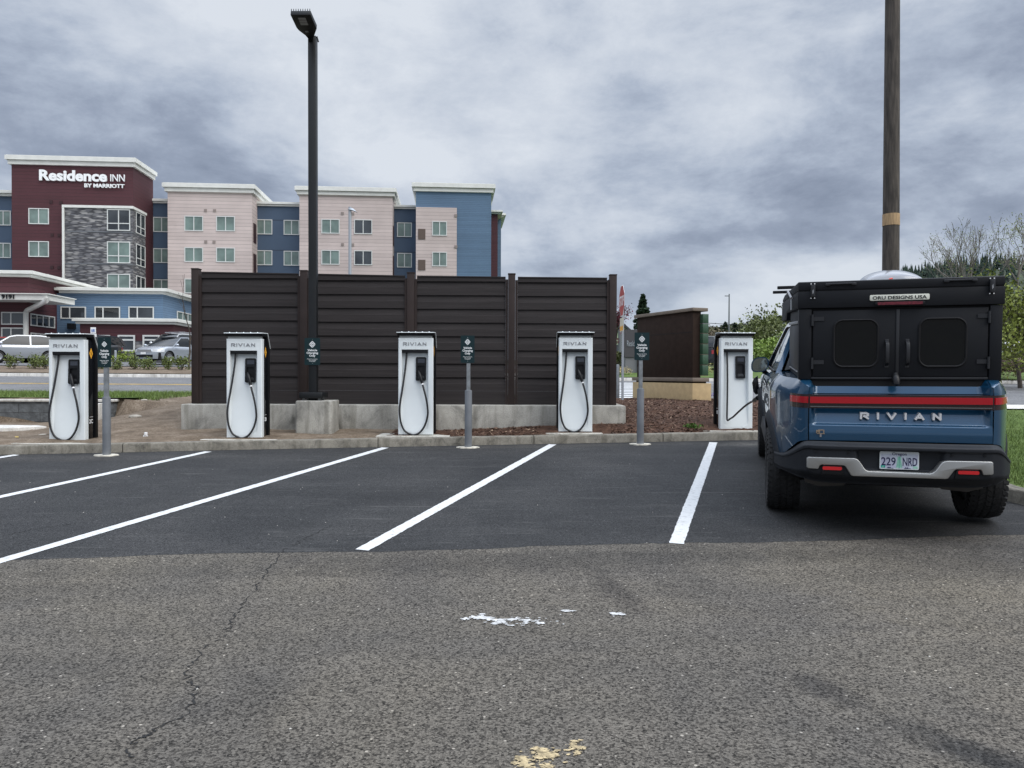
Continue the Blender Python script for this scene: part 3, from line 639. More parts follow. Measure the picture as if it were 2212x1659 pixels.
# ------------------------------------------------------------ charging signs
m_sign = M('dark_green_sign', (.008, .024, .028), .6, spec=.2)
m_swhite = M('sign_white', (.75, .77, .77), .6)
def sign_face(parent, w, h, y):
    """plate centred at x=0, from z=0 to h, its face towards -y"""
    mb = MB(); mb.prism(rrect(-w / 2, w / 2, 0, h, .012, 4), y, y + .004); pl = mb.build('sign_plate', m_sign, parent)
    yy = y - .0012; k = h / .427
    mb = MB(); c = h * .765; r = w * .215
    def dia(R1, R2, oz=0):
        for i in range(4):
            a, b = i * math.pi / 2, (i + 1) * math.pi / 2
            g = .10 * (b - a) if R2 else 0
            P = lambda rad, w_: (rad * math.cos(w_), c + rad * 1.08 * math.sin(w_))
            A, B = Vector(P(R1, a)), Vector(P(R1, b)); C, D = Vector(P(R2, b)), Vector(P(R2, a))
            u_ = .05; mb.prism([tuple(A.lerp(B, u_)), tuple(A.lerp(B, 1 - u_)), tuple(C.lerp(D, u_)), tuple(C.lerp(D, 1 - u_))], yy, y)
    dia(r, r * .66); dia(r * .50, r * .20)
    for zc in (h * .93, h * .065): mb.prism([(.003 * math.cos(i), zc + .003 * math.sin(i)) for i in (0, 1, 2, 3, 4, 5)], yy, y)
    mb.build('emblem', m_swhite, pl)
    def row(s, size, zz, width, b): put_text('lettering', text(s, size, width, .0006, b), m_swhite, pl, Matrix.Translation((0, y - .0008, zz)))
    row('Vehicle', .044 * k, h * .515, w * .62, .0012); row('Charging', .044 * k, h * .415, w * .74, .0012); row('Only', .044 * k, h * .312, w * .40, .0012)
    row('Please move vehicle', .0155 * k, h * .212, w * .66, .0002); row('when charging', .0155 * k, h * .168, w * .46, .0002); row('is complete', .0155 * k, h * .124, w * .38, .0002)
    return pl
def charging_sign(label, px, pw, pt, pb, sleeve, base, ground_y):
    gx_, gy_ = lotpt(base, ground_y); g = Vector((gx_, gy_, lotz(gx_, gy_))); Y = gy_
    t = thing('charging_sign', label, 'sign', 'vehicle charging only signs', g)
    k = Y / F; X = (at(px, 800, Y).x - g.x)
    zt = at(px, pt, Y).z - g.z; zb = at(px, pb, Y).z - g.z; zs = at(px, sleeve, Y).z - g.z
    mb = MB()
    ring = []; rnd = random.Random(int(px)); n = 26; rr = .17
    pts = [(rr * rnd.uniform(.85, 1.1) * math.cos(6.2832 * i / n), .13 * rnd.uniform(.85, 1.1) * math.sin(6.2832 * i / n)) for i in range(n)]
    mb.prism(pts, -.03, .014, 'z'); mb.build('footing', m_cap, t, bevel=.005)
    MB().lathe([(.056, 0), (.056, zs - .01), (.053, zs), (.030, zs + .004), (.03, zs + .006)], n=28).build('sleeve', m_gpost, t, smooth=40)
    mb = MB(); mb.prism(rrect(-.029, .029, -.029, .029, .006, 2), zs, zt - .03, 'z'); mb.build('post', m_galv, t)
    w = pw * k; o = thing('x', None, None); 
    KIDS.setdefault(t, [])
    bpy.data.objects.remove(o)
    mount = sign_face(t, w, zt - zb, -.0355); mount.location = (X, 0, zb)
    return t
charging_sign('grey posted charging only sign beside the leftmost charger', 228.3, 28.5, 728.6, 793.5, 857.5, 230.5, 984)
charging_sign('grey posted charging only sign standing alone before the brown fence', 1010.3, 29.8, 725, 784, 843, 1011.5, 967)
charging_sign('grey posted charging only sign in front of the brown monument', 1385.6, 32, 718.5, 778, 839.7, 1383, 960)

# ------------------------------------------------------------ fence on its footing
m_fence = M('brown_composite', (.0285, .0240, .0235), .68, spec=.25, nscale=3, namt=.16, bump=.15, bscale=90, stretch=(.4, 4, 9))
m_fpost = M('brown_post', (.032, .023, .021), .7, spec=.2, nscale=3, namt=.12)
FY = 13.6; zb_ = at(900, 875, 13.3).z + .004
fx = [424, 657.5, 888, 1105.5, 1324]; ftop = [581, 585, 589.5, 592, 594]
fp = [at(x, t_, FY) for x, t_ in zip(fx, ftop)]; ph = .062
fence = thing('privacy_fence', 'tall dark brown board fence on a concrete footing', 'fence', None, (0, 0, 0))
zt_f = [p.z for p in fp]
def board_panel(xa, xb, za, zt0, zt1, Y, name='board_panel', T=None):
    mb = MB(T); zt = min(zt0, zt1) - .075; n = 8; bh = (zt - .30 - za - .0) / n
    # bottom rail and top rail
    mb.box(xa, xb, Y - .028, Y + .03, za, za + .235)
    z0 = za + .237
    prof = []
    for i in range(n):
        a = z0 + i * bh
        # lapped board: lower lip stands proud and its upper half leans back under the next board
        prof += [(-.030, a), (-.026, a + bh * .52), (-.019, a + bh * .54), (-.002, a + bh * .985), (-.002, a + bh * .999)]
    zz_ = z0 + n * bh
    for (y0, a), (y1, b) in zip(prof, prof[1:] + [(-.030, zz_)]):
        mb.add([(xa, Y + y0, a), (xb, Y + y0, a), (xb, Y + y1, b), (xa, Y + y1, b)], [(0, 1, 2, 3)])
    mb.box(xa, xb, Y + .004, Y + .02, z0, zz_)
    zr0 = zz_ + .002
    mb.add([(xa, Y - .036, zr0), (xb, Y - .036, zr0), (xb, Y + .036, zr0), (xa, Y + .036, zr0), (xa, Y - .036, zt0 - .072), (xb, Y - .036, zt1 - .072), (xb, Y + .036, zt1 - .072), (xa, Y + .036, zt0 - .072)],
           [(0, 3, 2, 1), (4, 5, 6, 7), (0, 1, 5, 4), (1, 2, 6, 5), (2, 3, 7, 6), (3, 0, 4, 7)])
    mb.add([(xa, Y - .048, zt0 - .070), (xb, Y - .048, zt1 - .070), (xb, Y + .048, zt1 - .070), (xa, Y + .048, zt0 - .070), (xa, Y - .048, zt0 - .052), (xb, Y - .048, zt1 - .052), (xb, Y + .048, zt1 - .052), (xa, Y + .048, zt0 - .052)],
           [(0, 3, 2, 1), (4, 5, 6, 7), (0, 1, 5, 4), (1, 2, 6, 5), (2, 3, 7, 6), (3, 0, 4, 7)])
    return mb.build(name, m_fence, fence, fix=False if T is None else True)
for i, p in enumerate(fp):
    mb = MB(); mb.box(p.x - ph, p.x + ph, FY - .07, FY + .07, zb_, p.z - .012); mb.box(p.x - ph - .006, p.x + ph + .006, FY - .076, FY + .076, p.z - .010, p.z + .006)
    mb.build('post', m_fpost, fence, bevel=.003)
for i in range(4):
    xa, xb = fp[i].x + ph, fp[i + 1].x - ph
    for a, b in ((xa + .002, xa + .045), (xb - .045, xb - .002)): MB().box(a, b, FY - .045, FY + .045, zb_ + .001, min(zt_f[i], zt_f[i + 1]) - .10).build('channel', m_fpost, fence)
    board_panel(xa + .046, xb - .046, zb_, zt_f[i] - .0, zt_f[i + 1] - .0, FY)
for xx in (fp[0].x, fp[-1].x):      # returns running back from both ends
    T = Matrix.Translation((xx, FY + .072, 0)) @ Matrix.Rotation(R(90 if xx < 0 else 90), 4, 'Z')
    board_panel(.0, 3.4, zb_, zt_f[0 if xx < 0 else 4], zt_f[0 if xx < 0 else 4], 0, 'board_panel', T)
    MB().box(xx - ph, xx + ph, FY + 3.48, FY + 3.62, zb_, zt_f[0 if xx < 0 else 4]).build('post', m_fpost, fence)
a, b = at(390, 875, 13.3), at(1352, 874, 13.3)
mb = MB()
mb.prism([(a.x, 13.3), (b.x, 13.3), (b.x, 17.3), (b.x - .45, 17.3), (b.x - .45, 13.86), (a.x + .45, 13.86), (a.x + .45, 17.3), (a.x, 17.3)], -.1, zb_ - .004, 'z')
o = mb.build('fence_footing', m_conc, bevel=.02); tag(o, 'long low grey concrete footing under the brown fence', 'footing')

# ------------------------------------------------------------ lamp post on pedestal
m_lamp = M('dark_bronze_pole', (.008, .009, .010), .45, spec=.3, nscale=3, namt=.1)
pz = at(676, 866, 12.6).z
pa, pb = at(637, 900, 12.6).x, at(716, 900, 12.6).x
mb = MB(); mb.prism(rrect(pa, pb, 12.6, 12.6 + (pb - pa), .05, 5), 0, pz, 'z'); o = mb.build('lamp_pedestal', m_conc, bevel=.02)
tag(o, 'square weathered concrete pedestal carrying the black lamp post', 'pedestal')
LY = 12.92; lx = at(677.3, 700, LY).x; lw = .066; ltop = at(676, 80, LY).z
lamp = thing('lamp_post', 'tall black square lamp post rising in front of the fence', 'lamp post', None, (lx, LY, pz))
lean = at(675.6, 90, LY).x - lx
mb = MB(); Hl = ltop - pz
mb.add([(-lw, -lw, .0), (lw, -lw, 0), (lw, lw, 0), (-lw, lw, 0)] + [(-lw + lean, -lw, Hl), (lw + lean, -lw, Hl), (lw + lean, lw, Hl), (-lw + lean, lw, Hl)], [(0, 1, 5, 4), (1, 2, 6, 5), (2, 3, 7, 6), (3, 0, 4, 7), (4, 5, 6, 7)])
mb.build('pole', m_lamp, lamp, bevel=.008)
mb = MB(); mb.prism(rrect(-.20, .20, -.20, .20, .03, 3), .035, .135, 'z'); mb.build('base_cover', m_lamp, lamp, bevel=.012)
mb = MB()
for sx in (-1, 1):
    for sy in (-1, 1): mb.lathe([(.022, 0), (.022, .035)], (sx * .13, sy * .13, 0), n=8)
mb.build('anchor_bolt', m_galv, lamp)
# head: a flat shovel shape tilted up towards the viewer, leaning left
hd = thing('lamp_head_tmp', None, None); bpy.data.objects.remove(hd)
def hp3(x, y, Y): q = at(x, y, Y); return Vector((q.x - lx, q.y - LY, q.z - pz))
k2 = .26667 * 0 + 1 / 4.149 * .7373
outl = [(418, 182), (662, 180), (738, 352), (712, 425), (693, 470), (690, 520), (636, 520), (630, 468), (600, 432), (520, 372), (490, 335)]
def hq(x, y):  # head lies in a plane rising towards the camera: near end is its tip
    px__, py__ = 553 + x * k2, y * k2; Yd = LY - .06 - .62 * max(0, (490 - y)) / 310
    return hp3(px__, py__, Yd)
P = [hq(x, y) for x, y in outl]
nrm = (P[1] - P[0]).cross(P[3] - P[0]).normalized(); nrm = nrm if nrm.z > 0 else -nrm
mb = MB(); n = len(P); mb.add([tuple(p) for p in P] + [tuple(p + nrm * .075) for p in P], [tuple(range(n)), tuple(range(2 * n - 1, n - 1, -1))] + [(i, (i + 1) % n, n + (i + 1) % n, n + i) for i in range(n)])
head = mb.build('lamp_head', m_lamp, lamp, bevel=.006)
mb = MB()
for i in range(9):
    a = P[0].lerp(P[1], .03 + i * .115) + nrm * .075; back = (P[5] - P[1]).normalized()
    b = a + back * .09; s_ = (P[1] - P[0]).normalized() * .005
    mb.add([tuple(a - s_), tuple(a + s_), tuple(b + s_), tuple(b - s_), tuple(a - s_ + nrm * .035), tuple(a + s_ + nrm * .035), tuple(b + s_ + nrm * .01), tuple(b - s_ + nrm * .01)], [(0, 3, 2, 1), (4, 5, 6, 7), (0, 1, 5, 4), (1, 2, 6, 5), (2, 3, 7, 6), (3, 0, 4, 7)])
mb.build('cooling_fin', m_lamp, head)
for j in range(3):
    y0 = 212 + j * 32; sh = j * 13
    Q = [hq(508 + sh, y0), hq(600 + sh, y0), hq(612 + sh, y0 + 28), hq(520 + sh, y0 + 28)]
    mb = MB(); mb.poly([tuple(q - nrm * .004) for q in Q]); mb.build('lens', M('lamp_lens', (.20, .21, .22), .25), head)
Q = [hq(598, 372), hq(635, 372), hq(640, 390), hq(602, 390)]; mb = MB(); mb.poly([tuple(q - nrm * .004) for q in Q]); mb.build('label_plate', m_galv, head)
mb = MB(); mb.tube([(.055 + lean, -.02, Hl - .12), (.055 + lean, -.02, Hl - .02), (.075 + lean, -.02, Hl - .0), (.10 + lean, -.02, Hl - .09)], .012, 8); mb.build('bracket', m_lamp, lamp, smooth=50)
ls = thing('charging_sign', 'charging only sign plate fixed high on the black lamp post', 'sign', 'vehicle charging only signs', (at(674.8, 760, LY - .075).x, LY - .072, at(675, 788.6, LY - .075).z))
sign_face(ls, 33.6 * (LY - .075) / F, 58.4 * (LY - .075) / F, -.008)
MB().box(-.02, .02, -.0035, .004, .03, .4).build('bracket', m_galv, ls)

# ------------------------------------------------------------ wood pole behind the pickup
m_wood = M('weathered_wood', (.058, .048, .040), .85, nscale=7, namt=.45, bump=.8, bscale=30, stretch=(3, 3, .35))
m_band = M('pale_wood_band', (.36, .24, .13), .8, nscale=8, namt=.2, stretch=(3, 3, .5))
PY_ = 15.6; pl0 = at(1922.5, 830, PY_); ptp = at(1928, 0, PY_)
up_ = thing('utility_pole', 'tall brown wooden pole with a pale band behind the pickup', 'pole', None, (pl0.x, PY_, H(pl0.x, PY_)))
def ppt(z): f_ = (z - pl0.z) / (ptp.z - pl0.z); return (f_ * (ptp.x - pl0.x), 0, z - H(pl0.x, PY_))
def prad(z): return .172 - .0042 * (z - 1)
zs_ = [H(pl0.x, PY_) - .3 + i * .6 for i in range(26)]
MB().tube([ppt(z) for z in zs_], [prad(z) for z in zs_], 24).build('shaft', m_wood, up_, smooth=60)
zb1, zb0 = at(1925, 463, PY_).z, at(1925, 488, PY_).z
MB().tube([ppt(zb0), ppt(zb1)], [prad(zb0) + .006, prad(zb1) + .006], 24).build('band', m_band, up_, smooth=60)
# ------------------------------------------------------------ pickup with camper
th = R(16.5); fw = Vector((math.sin(th), math.cos(th), .053)).normalized(); rt_ = Vector((math.cos(th), -math.sin(th), .0035)).normalized(); upv = rt_.cross(fw)
TP = Vector((3.2984, 6.5258, .0777)) 
truck = thing('pickup_truck', 'blue electric pickup seen from behind, black camper box on its bed, plugged in', 'pickup truck', None,
              mat=Matrix(((rt_.x, fw.x, upv.x, TP.x), (rt_.y, fw.y, upv.y, TP.y), (rt_.z, fw.z, upv.z, TP.z), (0, 0, 0, 1))))
m_paint = bpy.data.materials.new('blue_car_paint'); m_paint.use_nodes = True; b_ = pbsdf(m_paint)
b_.inputs['Base Color'].default_value = (.002, .046, .105, 1); b_.inputs['Metallic'].default_value = .35; b_.inputs['Roughness'].default_value = .32
b_.inputs['Coat Weight'].default_value = 1;  b_.inputs['Coat Roughness'].default_value = .02
t_ = m_paint.node_tree; tcn = t_.nodes.new('ShaderNodeTexCoord'); nzz = t_.nodes.new('ShaderNodeTexNoise'); nzz.inputs['Scale'].default_value = 3; nzz.inputs['Detail'].default_value = 5
t_.links.new(tcn.outputs['Object'], nzz.inputs['Vector']); t_.links.new(ramp(t_, nzz.outputs[0], [(.4, (.012,) * 3), (.7, (.05,) * 3)]), b_.inputs['Coat Roughness'])
m_dkplastic = M('grey_bumper_plastic', (.0105, .0125, .0165), .6, spec=.3, nscale=3, namt=.12, bump=.08, bscale=400)
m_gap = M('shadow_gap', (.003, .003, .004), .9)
m_red = M('tail_light_red', (.34, .002, .010), .12, coat=.8)
m_redd = M('smoked_lens', (.020, .010, .012), .12, coat=.5)
m_reflr = M('reflector_red', (.50, .012, .016), .2, coat=.5)
m_satin = M('satin_silver', (.36, .36, .35), .38, metal=.75)
m_glass = M('tinted_glass', (.003, .004, .005), .05, spec=.4)
m_tyre = M('tyre_rubber', (.013, .013, .0135), .85, nscale=20, namt=.3, bump=.4, bscale=60)
m_rim = M('wheel_rim', (.10, .10, .11), .35, metal=.7)
m_cbox = M('black_textured_aluminium', (.005, .006, .0085), .6, spec=.25, nscale=3, namt=.08, bump=.12, bscale=500)
m_seal = M('window_rubber', (.013, .013, .014), .7, spec=.2)
m_cbox2 = M('black_powder_coat', (.012, .013, .016), .45)
def ipl(tab, x):
    if x <= tab[0][0]: return tab[0][1]
    for (a, p), (b, q) in zip(tab, tab[1:]):
        if x <= b: 
            s_ = (x - a) / (b - a); return p + (q - p) * s_
    return tab[-1][1]
def spl(tab, x):
    if x <= tab[0][0]: return tab[0][1]
    for i in range(len(tab) - 1):
        a, b = tab[i], tab[i + 1]
        if x <= b[0]:
            h_ = b[0] - a[0]; s_ = (x - a[0]) / h_
            def sl(j):
                if j <= 0: return (tab[1][1] - tab[0][1]) / (tab[1][0] - tab[0][0])
                if j >= len(tab) - 1: return (tab[-1][1] - tab[-2][1]) / (tab[-1][0] - tab[-2][0])
                d1 = (tab[j][1] - tab[j - 1][1]) / (tab[j][0] - tab[j - 1][0]); d2 = (tab[j + 1][1] - tab[j][1]) / (tab[j + 1][0] - tab[j][0])
                return 0 if d1 * d2 <= 0 else 2 * d1 * d2 / (d1 + d2)
            m0, m1 = sl(i) * h_, sl(i + 1) * h_; s2, s3 = s_ * s_, s_ ** 3
            return a[1] * (2 * s3 - 3 * s2 + 1) + m0 * (s3 - 2 * s2 + s_) + b[1] * (-2 * s3 + 3 * s2) + m1 * (s3 - s2)
    return tab[-1][1]
WT = [(.105, .722), (.125, .755), (.18, .805), (.30, .866), (.45, .915), (.70, .975), (1.15, 1.012), (1.9, 1.0), (3.2, 1.0), (4.0, 1.005), (4.6, 1.015), (5.0, .985), (5.3, .90), (5.46, .72), (5.5, .6)]
TT = [(.105, 1.316), (.135, 1.338), (.19, 1.360), (.26, 1.372), (1.8, 1.372), (2.2, 1.33), (4.0, 1.31), (4.6, 1.275), (5.1, 1.22), (5.35, 1.12), (5.5, .98)]
def bodyx(y, z):
    w = spl(WT, y); top = ipl(TT, y); d = top - z
    if d < .17: w -= .098 * (1 - d / .17) ** 2.2 * (.08 + .92 * sm(.10, .36, y))
    if z < 1.0: w -= .03 * ((1.0 - z) / .4) ** 2 * (1 if y > .5 else .4)
    w -= .012 * sm(1.13, 1.16, z) * sm(1.30, 1.2, z) * 0
    # tuck over the wheels, slight waist between them
    w -= .022 * math.exp(-((z - 1.02) / .12) ** 2) * sm(1.7, 2.2, y) * (1 - sm(3.7, 4.0, y))
    return w
WHL = [(1.15, .42), (4.60, .42)]; AR = .515
def zbot(y): return spl([(.1, .845), (.16, .825), (.24, .775), (.38, .70), (.5, .655), (.7, .62), (1.8, .60), (3.9, .60), (5.0, .62), (5.3, .70), (5.5, .8)], y)
ys_ = [.105 + .02 * i for i in range(20)] + [.505 + (5.5 - .505) * i / 150 for i in range(151)]
for sx in (-1, 1):
    pass
mb = MB()
for sx in (-1, 1):
    nv = 34; V = []
    for y in ys_:
        zb0_, zt0_ = zbot(y), ipl(TT, y)
        for j in range(nv + 1):
            z = zb0_ + (zt0_ - zb0_) * j / nv; yy = y
            for wy, wz in WHL:
                dy, dz = yy - wy, z - wz; r_ = math.hypot(dy, dz)
                if r_ < AR: r_ = max(r_, 1e-6); yy = wy + dy / r_ * AR; z = wz + dz / r_ * AR
            V.append((sx * bodyx(yy, z), yy, z))
    k = nv + 1; Fq = []
    for i in range(len(ys_) - 1):
        for j in range(nv):
            q = (i * k + j, (i + 1) * k + j, (i + 1) * k + j + 1, i * k + j + 1)
            if any(all(abs(math.hypot(V[a][1] - wy, V[a][2] - wz) - AR) < .004 for a in q) for wy, wz in WHL): continue
            Fq.append(q)
    mb.add(V, Fq)
# rails, hood and front
mb.grid(lambda u, v: ((-1 + 2 * v) * bodyx(1.75 + 3.75 * u, ipl(TT, 1.75 + 3.75 * u)), 1.75 + 3.75 * u, ipl(TT, 1.75 + 3.75 * u) + .05 * (1 - (2 * v - 1) ** 4) * sm(1, .6, u)), 60, 16)
for sx in (-1, 1):
    mb.grid(lambda u, v: (sx * (bodyx(.105 + 1.645 * u, ipl(TT, .105 + 1.645 * u)) * (1 - v) + .70 * v), .105 + 1.645 * u, ipl(TT, .105 + 1.645 * u) + .001 * math.sin(v * 3)), 60, 3)
mb.grid(lambda u, v: ((-1 + 2 * v) * bodyx(5.5, .8 + .18 * u), 5.5, .8 + .18 * u), 4, 8)
body = mb.build('body', m_paint, truck, smooth=45, merge=.0008)
# tailgate surface
def tgy(x, z):
    y = .105
    if z > 1.25: y += .012 * sm(1.25, 1.30, z) + .13 * max(0, (z - 1.312) / .06) ** 1.3 if z > 1.312 else .0
    ex = sm(.70, .655, abs(x)); rc = sm(.975, .995, z) * ex
    y += rc * (.020 + .058 * (z - .985) / .14)
    y += -.012 * sm(1.0, .9, z)
    return y
mb = MB(); mb.grid(lambda u, v: (-.713 + 1.426 * u, tgy(-.713 + 1.426 * u, .848 + .279 * v), .848 + .279 * v), 90, 46)
mb.grid(lambda u, v: (-.713 + 1.426 * u, tgy(-.713 + 1.426 * u, 1.25 + .124 * v), 1.25 + .124 * v), 60, 24)
mb.build('tailgate', m_paint, truck, smooth=40)
MB().box(-.735, .735, .262, .30, .80, 1.37).build('tailgate_gap', m_gap, truck)
# light band: dark recess wrapping the corners, red strip in three pieces
def wrap_band(mb, z0, z1, xa, xb, out, thick=.05, n=40):
    """band following the rear outline from x=xa to x=xb"""
    def pt(s_):  # outline by x
        x = xa + (xb - xa) * s_; a = abs(x)
        if a <= .722: y = .105
        else:
            lo, hi = .105, .6
            for _ in range(30):
                m_ = (lo + hi) / 2
                if spl(WT, m_) < a: lo = m_
                else: hi = m_
            y = lo
        return x, y
    V = []
    for i in range(n + 1):
        x, y = pt(i / n); d = Vector((x * .35, -.55 if abs(x) < .72 else -.4 )).normalized() if abs(x) > .72 else Vector((0, -1))
        V += [(x + d.x * out, y + d.y * out, z0), (x + d.x * out, y + d.y * out, z1), (x - d.x * thick, y - d.y * thick, z1), (x - d.x * thick, y - d.y * thick, z0)]
    mb.add(V, [(i * 4 + j, i * 4 + (j + 1) % 4, (i + 1) * 4 + (j + 1) % 4, (i + 1) * 4 + j) for i in range(n) for j in range(4)] + [(0, 1, 2, 3), tuple(n * 4 + j for j in range(4))])
    return mb
lb = wrap_band(MB(), 1.128, 1.249, -.862, .862, .0025, .03, 80).build('light_housing', m_redd, truck, smooth=40)
for a, b in ((-.858, -.722), (-.708, .708), (.722, .858)):
    wrap_band(MB(), 1.173, 1.230, a, b, .012, .01, 30).build('tail_light', m_red, truck, smooth=40)
MB().box(-.705, .705, .096, .10, 1.139, 1.147).build('housing_trim', M('smoked_grey', (.10, .10, .10), .3), truck)
strokes(MB(), 'RIVIAN', -.29, .327, 1.034, 1.094, .0165, .116, .17, 1.0).build('lettering', M('bright_lettering', (.72, .72, .73), .3, metal=.35), truck)
mb = MB(); strokes(mb, 'R', -.652, -.62, .910, .936, .007, .085, .10); strokes(mb, 'R', -.652, -.61, .910, .936, .007, .087, .10)
mb.box(-.640, -.60, .086, .10, .934, .940); mb.box(-.597, -.590, .086, .10, .906, .940); mb.box(-.650, -.586, .088, .10, .902, .907)
mb.build('badge', M('badge_bronze', (.55, .42, .30), .3, metal=.8), truck); MB().box(-.626, -.612, .086, .10, .876, .9015).build('badge', m_silver, truck)
# bumper
def bump_y(a):
    if a <= .70: return .0 + .03 * (a / .70) ** 3
    return spl([(.70, .03), (.78, .075), (.86, .20), (.93, .38), (.975, .56), (1.0, .68)], a)
def btop(a): return spl([(0, .845), (.70, .843), (.75, .835), (.80, .80), (.86, .735), (.92, .685), (1.0, .655)], a)
def bsurf(u, v):
    x = -.985 + 1.97 * u; a = abs(x); zt = btop(a); zb = .47 + .05 * sm(.55, .95, a); z = zb + (zt - zb) * v
    y = bump_y(a); q = (z - zb) / (zt - zb)
    y += .035 * sm(.90, 1.0, q) - .0 + .09 * (1 - sm(0, .30, q)) ** 1.5
    y += .012 * (1 - sm(.62, .70, q)) * 0
    lic = sm(.345, .30, a - .03 * (z - .7) * 4) * sm(.595, .61, z) * sm(.785, .770, z)
    y += .055 * lic
    y -= .014 * sm(.80, .84, q) * (1 - sm(.9, 1, q))
    return (x, y, z)
MB().grid(bsurf, 150, 60).build('rear_bumper', m_dkplastic, truck, smooth=50)
for x in (-.66, -.40, .395, .64):
    mb = MB(); mb.lathe([(.011, -.005), (.011, .01)], (x, bsurf((x + .985) / 1.97, .77)[1] - .004, bsurf((x + .985) / 1.97, .77)[2]), 'y', 14); mb.build('parking_sensor', m_blk, truck)
so = [(-.738, .694), (-.725, .706), (-.36, .711), (-.335, .704), (-.318, .688), (-.272, .618), (-.250, .605), (.223, .602), (.245, .608), (.268, .628), (.312, .695), (.332, .707), (.355, .712), (.685, .712), (.697, .702), (.701, .612), (.690, .602), (.624, .600), (.612, .636), (.600, .644), (.425, .643), (.408, .634), (.362, .565), (.345, .559), (-.365, .557), (-.383, .563), (-.428, .638), (-.442, .646), (-.618, .645), (-.632, .638), (-.645, .606), (-.725, .606), (-.738, .615)]
mb = MB()
V = [(x, bump_y(abs(x)) - .030, z) for x, z in so]; V2 = [(x, bump_y(abs(x)) + .06, z) for x, z in so]; n = len(so)
mb.add(V + V2, [tuple(range(n)), tuple(range(2 * n - 1, n - 1, -1))] + [(i, (i + 1) % n, n + (i + 1) % n, n + i) for i in range(n)]); mb.build('skid_trim', m_satin, truck, bevel=.007, seg=3)
for sx, o_ in ((-1, -.535), (1, .512)):
    mb = MB(); mb.prism([(o_ - .085, .560), (o_ + .10, .560), (o_ + .085, .640), (o_ - .075, .640)] if sx < 0 else [(o_ - .10, .560), (o_ + .085, .560), (o_ + .075, .640), (o_ - .085, .640)], -.006, .05); pk = mb.build('fog_pocket', m_blk, truck, bevel=.006)
    mb = MB(); mb.prism(rrect(o_ - .075, o_ + .08, .603, .632, .010, 3), -.014, .0); mb.build('reflector', m_reflr, pk)
    e = -.02 * sx
# licence plate
lp = MB(); lp.prism(rrect(-.1525, .1525, 0, .1525, .012, 4), 0, .003); plate = lp.build('licence_plate', M('plate_white', (.62, .66, .68), .45), truck, bevel=.001); plate.location = (.001, .036, .618)
mb = MB(); mb.prism(rrect(-.143, .143, .010, .132, .008, 3), -.0008, 0); mb.build('plate_field', M('plate_lilac', (.46, .46, .60), .5, nscale=9, namt=.12, col2=(.55, .62, .68)), plate)
m_navy = M('plate_navy', (.01, .01, .06), .5); m_tree = M('plate_green', (.02, .30, .24), .5); m_tree2 = M('plate_pale_green', (.30, .56, .44), .5)
put_text('plate_text', text('229', .098, .112, .0005, .0012), m_navy, plate, Matrix.Translation((-.0835, -.0018, .034)))
put_text('plate_text', text('NRD', .098, .112, .0005, .0012), m_navy, plate, Matrix.Translation((.083, -.0018, .034)))
put_text('plate_text', text('Oregon', .034, .112, .0005, .0004), m_navy, plate, Matrix.Translation((.0, -.0018, .1215)))
mb = MB(); rnd = random.Random(4)
mb.prism([(-.0022, .012), (.0022, .012), (.001, .11), (-.001, .11)], -.0030, -.0026)
for i in range(9):
    z = .105 - i * .010; w = .006 + .0022 * i
    for sx in (-1, 1): mb.prism([(0, z + .005), (sx * w * rnd.uniform(.8, 1.1), z - .003), (sx * w * .9, z + .0005)], -.0034 - i * .00004, -.0031 - i * .00004)
mb.build('tree_emblem', m_tree, plate)
mb = MB(); mb.prism([(-.0235, .014), (.0235, .014), (.012, .112), (-.012, .112)], -.0022, -.0018); mb.build('emblem_ground', m_tree2, plate)
mb = MB(); mb.prism([(-.142, .012), (-.108, .012), (-.108, .032), (-.142, .032)], -.0022, -.0018); st = mb.build('registration_sticker', m_tree, plate)
put_text('sticker_number', text('6', .02, None, .0003), M('plate_pale', (.55, .75, .6), .6), st, Matrix.Translation((-.125, -.0028, .0145)))
mb = MB(); mb.prism([(.108, .012), (.142, .012), (.142, .030), (.108, .030)], -.0022, -.0018); mb.build('registration_sticker', m_tree2, plate)
for o_ in (-.07, .065):
    mb = MB(); mb.prism([(o_ - .03, .008), (o_ + .03, .008), (o_ + .02, .013), (o_ + .008, .011), (o_, .022), (o_ - .009, .014), (o_ - .014, .023), (o_ - .022, .012)], -.0024, -.0019); mb.build('mountain_emblem', m_navy, plate)
# flares, wheels, underside
def arch(wy, wz, sx):
    mb = MB(); V = []; n = 40; a0, a1 = R(7), R(172)
    for i in range(n + 1):
        a = a0 + (a1 - a0) * i / n; c_, s_ = math.cos(a), math.sin(a)
        x_ = lambda r: bodyx(min(5.45, max(.15, wy + r * c_)), max(.45, wz + r * s_))
        ro = AR + .075
        V += [(sx * (x_(AR) - .10), wy + (AR - .012) * c_, wz + (AR - .012) * s_), (sx * (x_(AR) + .035), wy + (AR - .012) * c_, wz + (AR - .012) * s_), (sx * (x_(AR) + .040), wy + (AR + .025) * c_, wz + (AR + .025) * s_), (sx * (x_(ro) + .004), wy + ro * c_, wz + ro * s_), (sx * (x_(ro) - .03), wy + ro * c_, wz + ro * s_)]
    mb.add(V, [(i * 5 + j, (i + 1) * 5 + j, (i + 1) * 5 + j + 1, i * 5 + j + 1) for i in range(n) for j in range(4)]); return mb
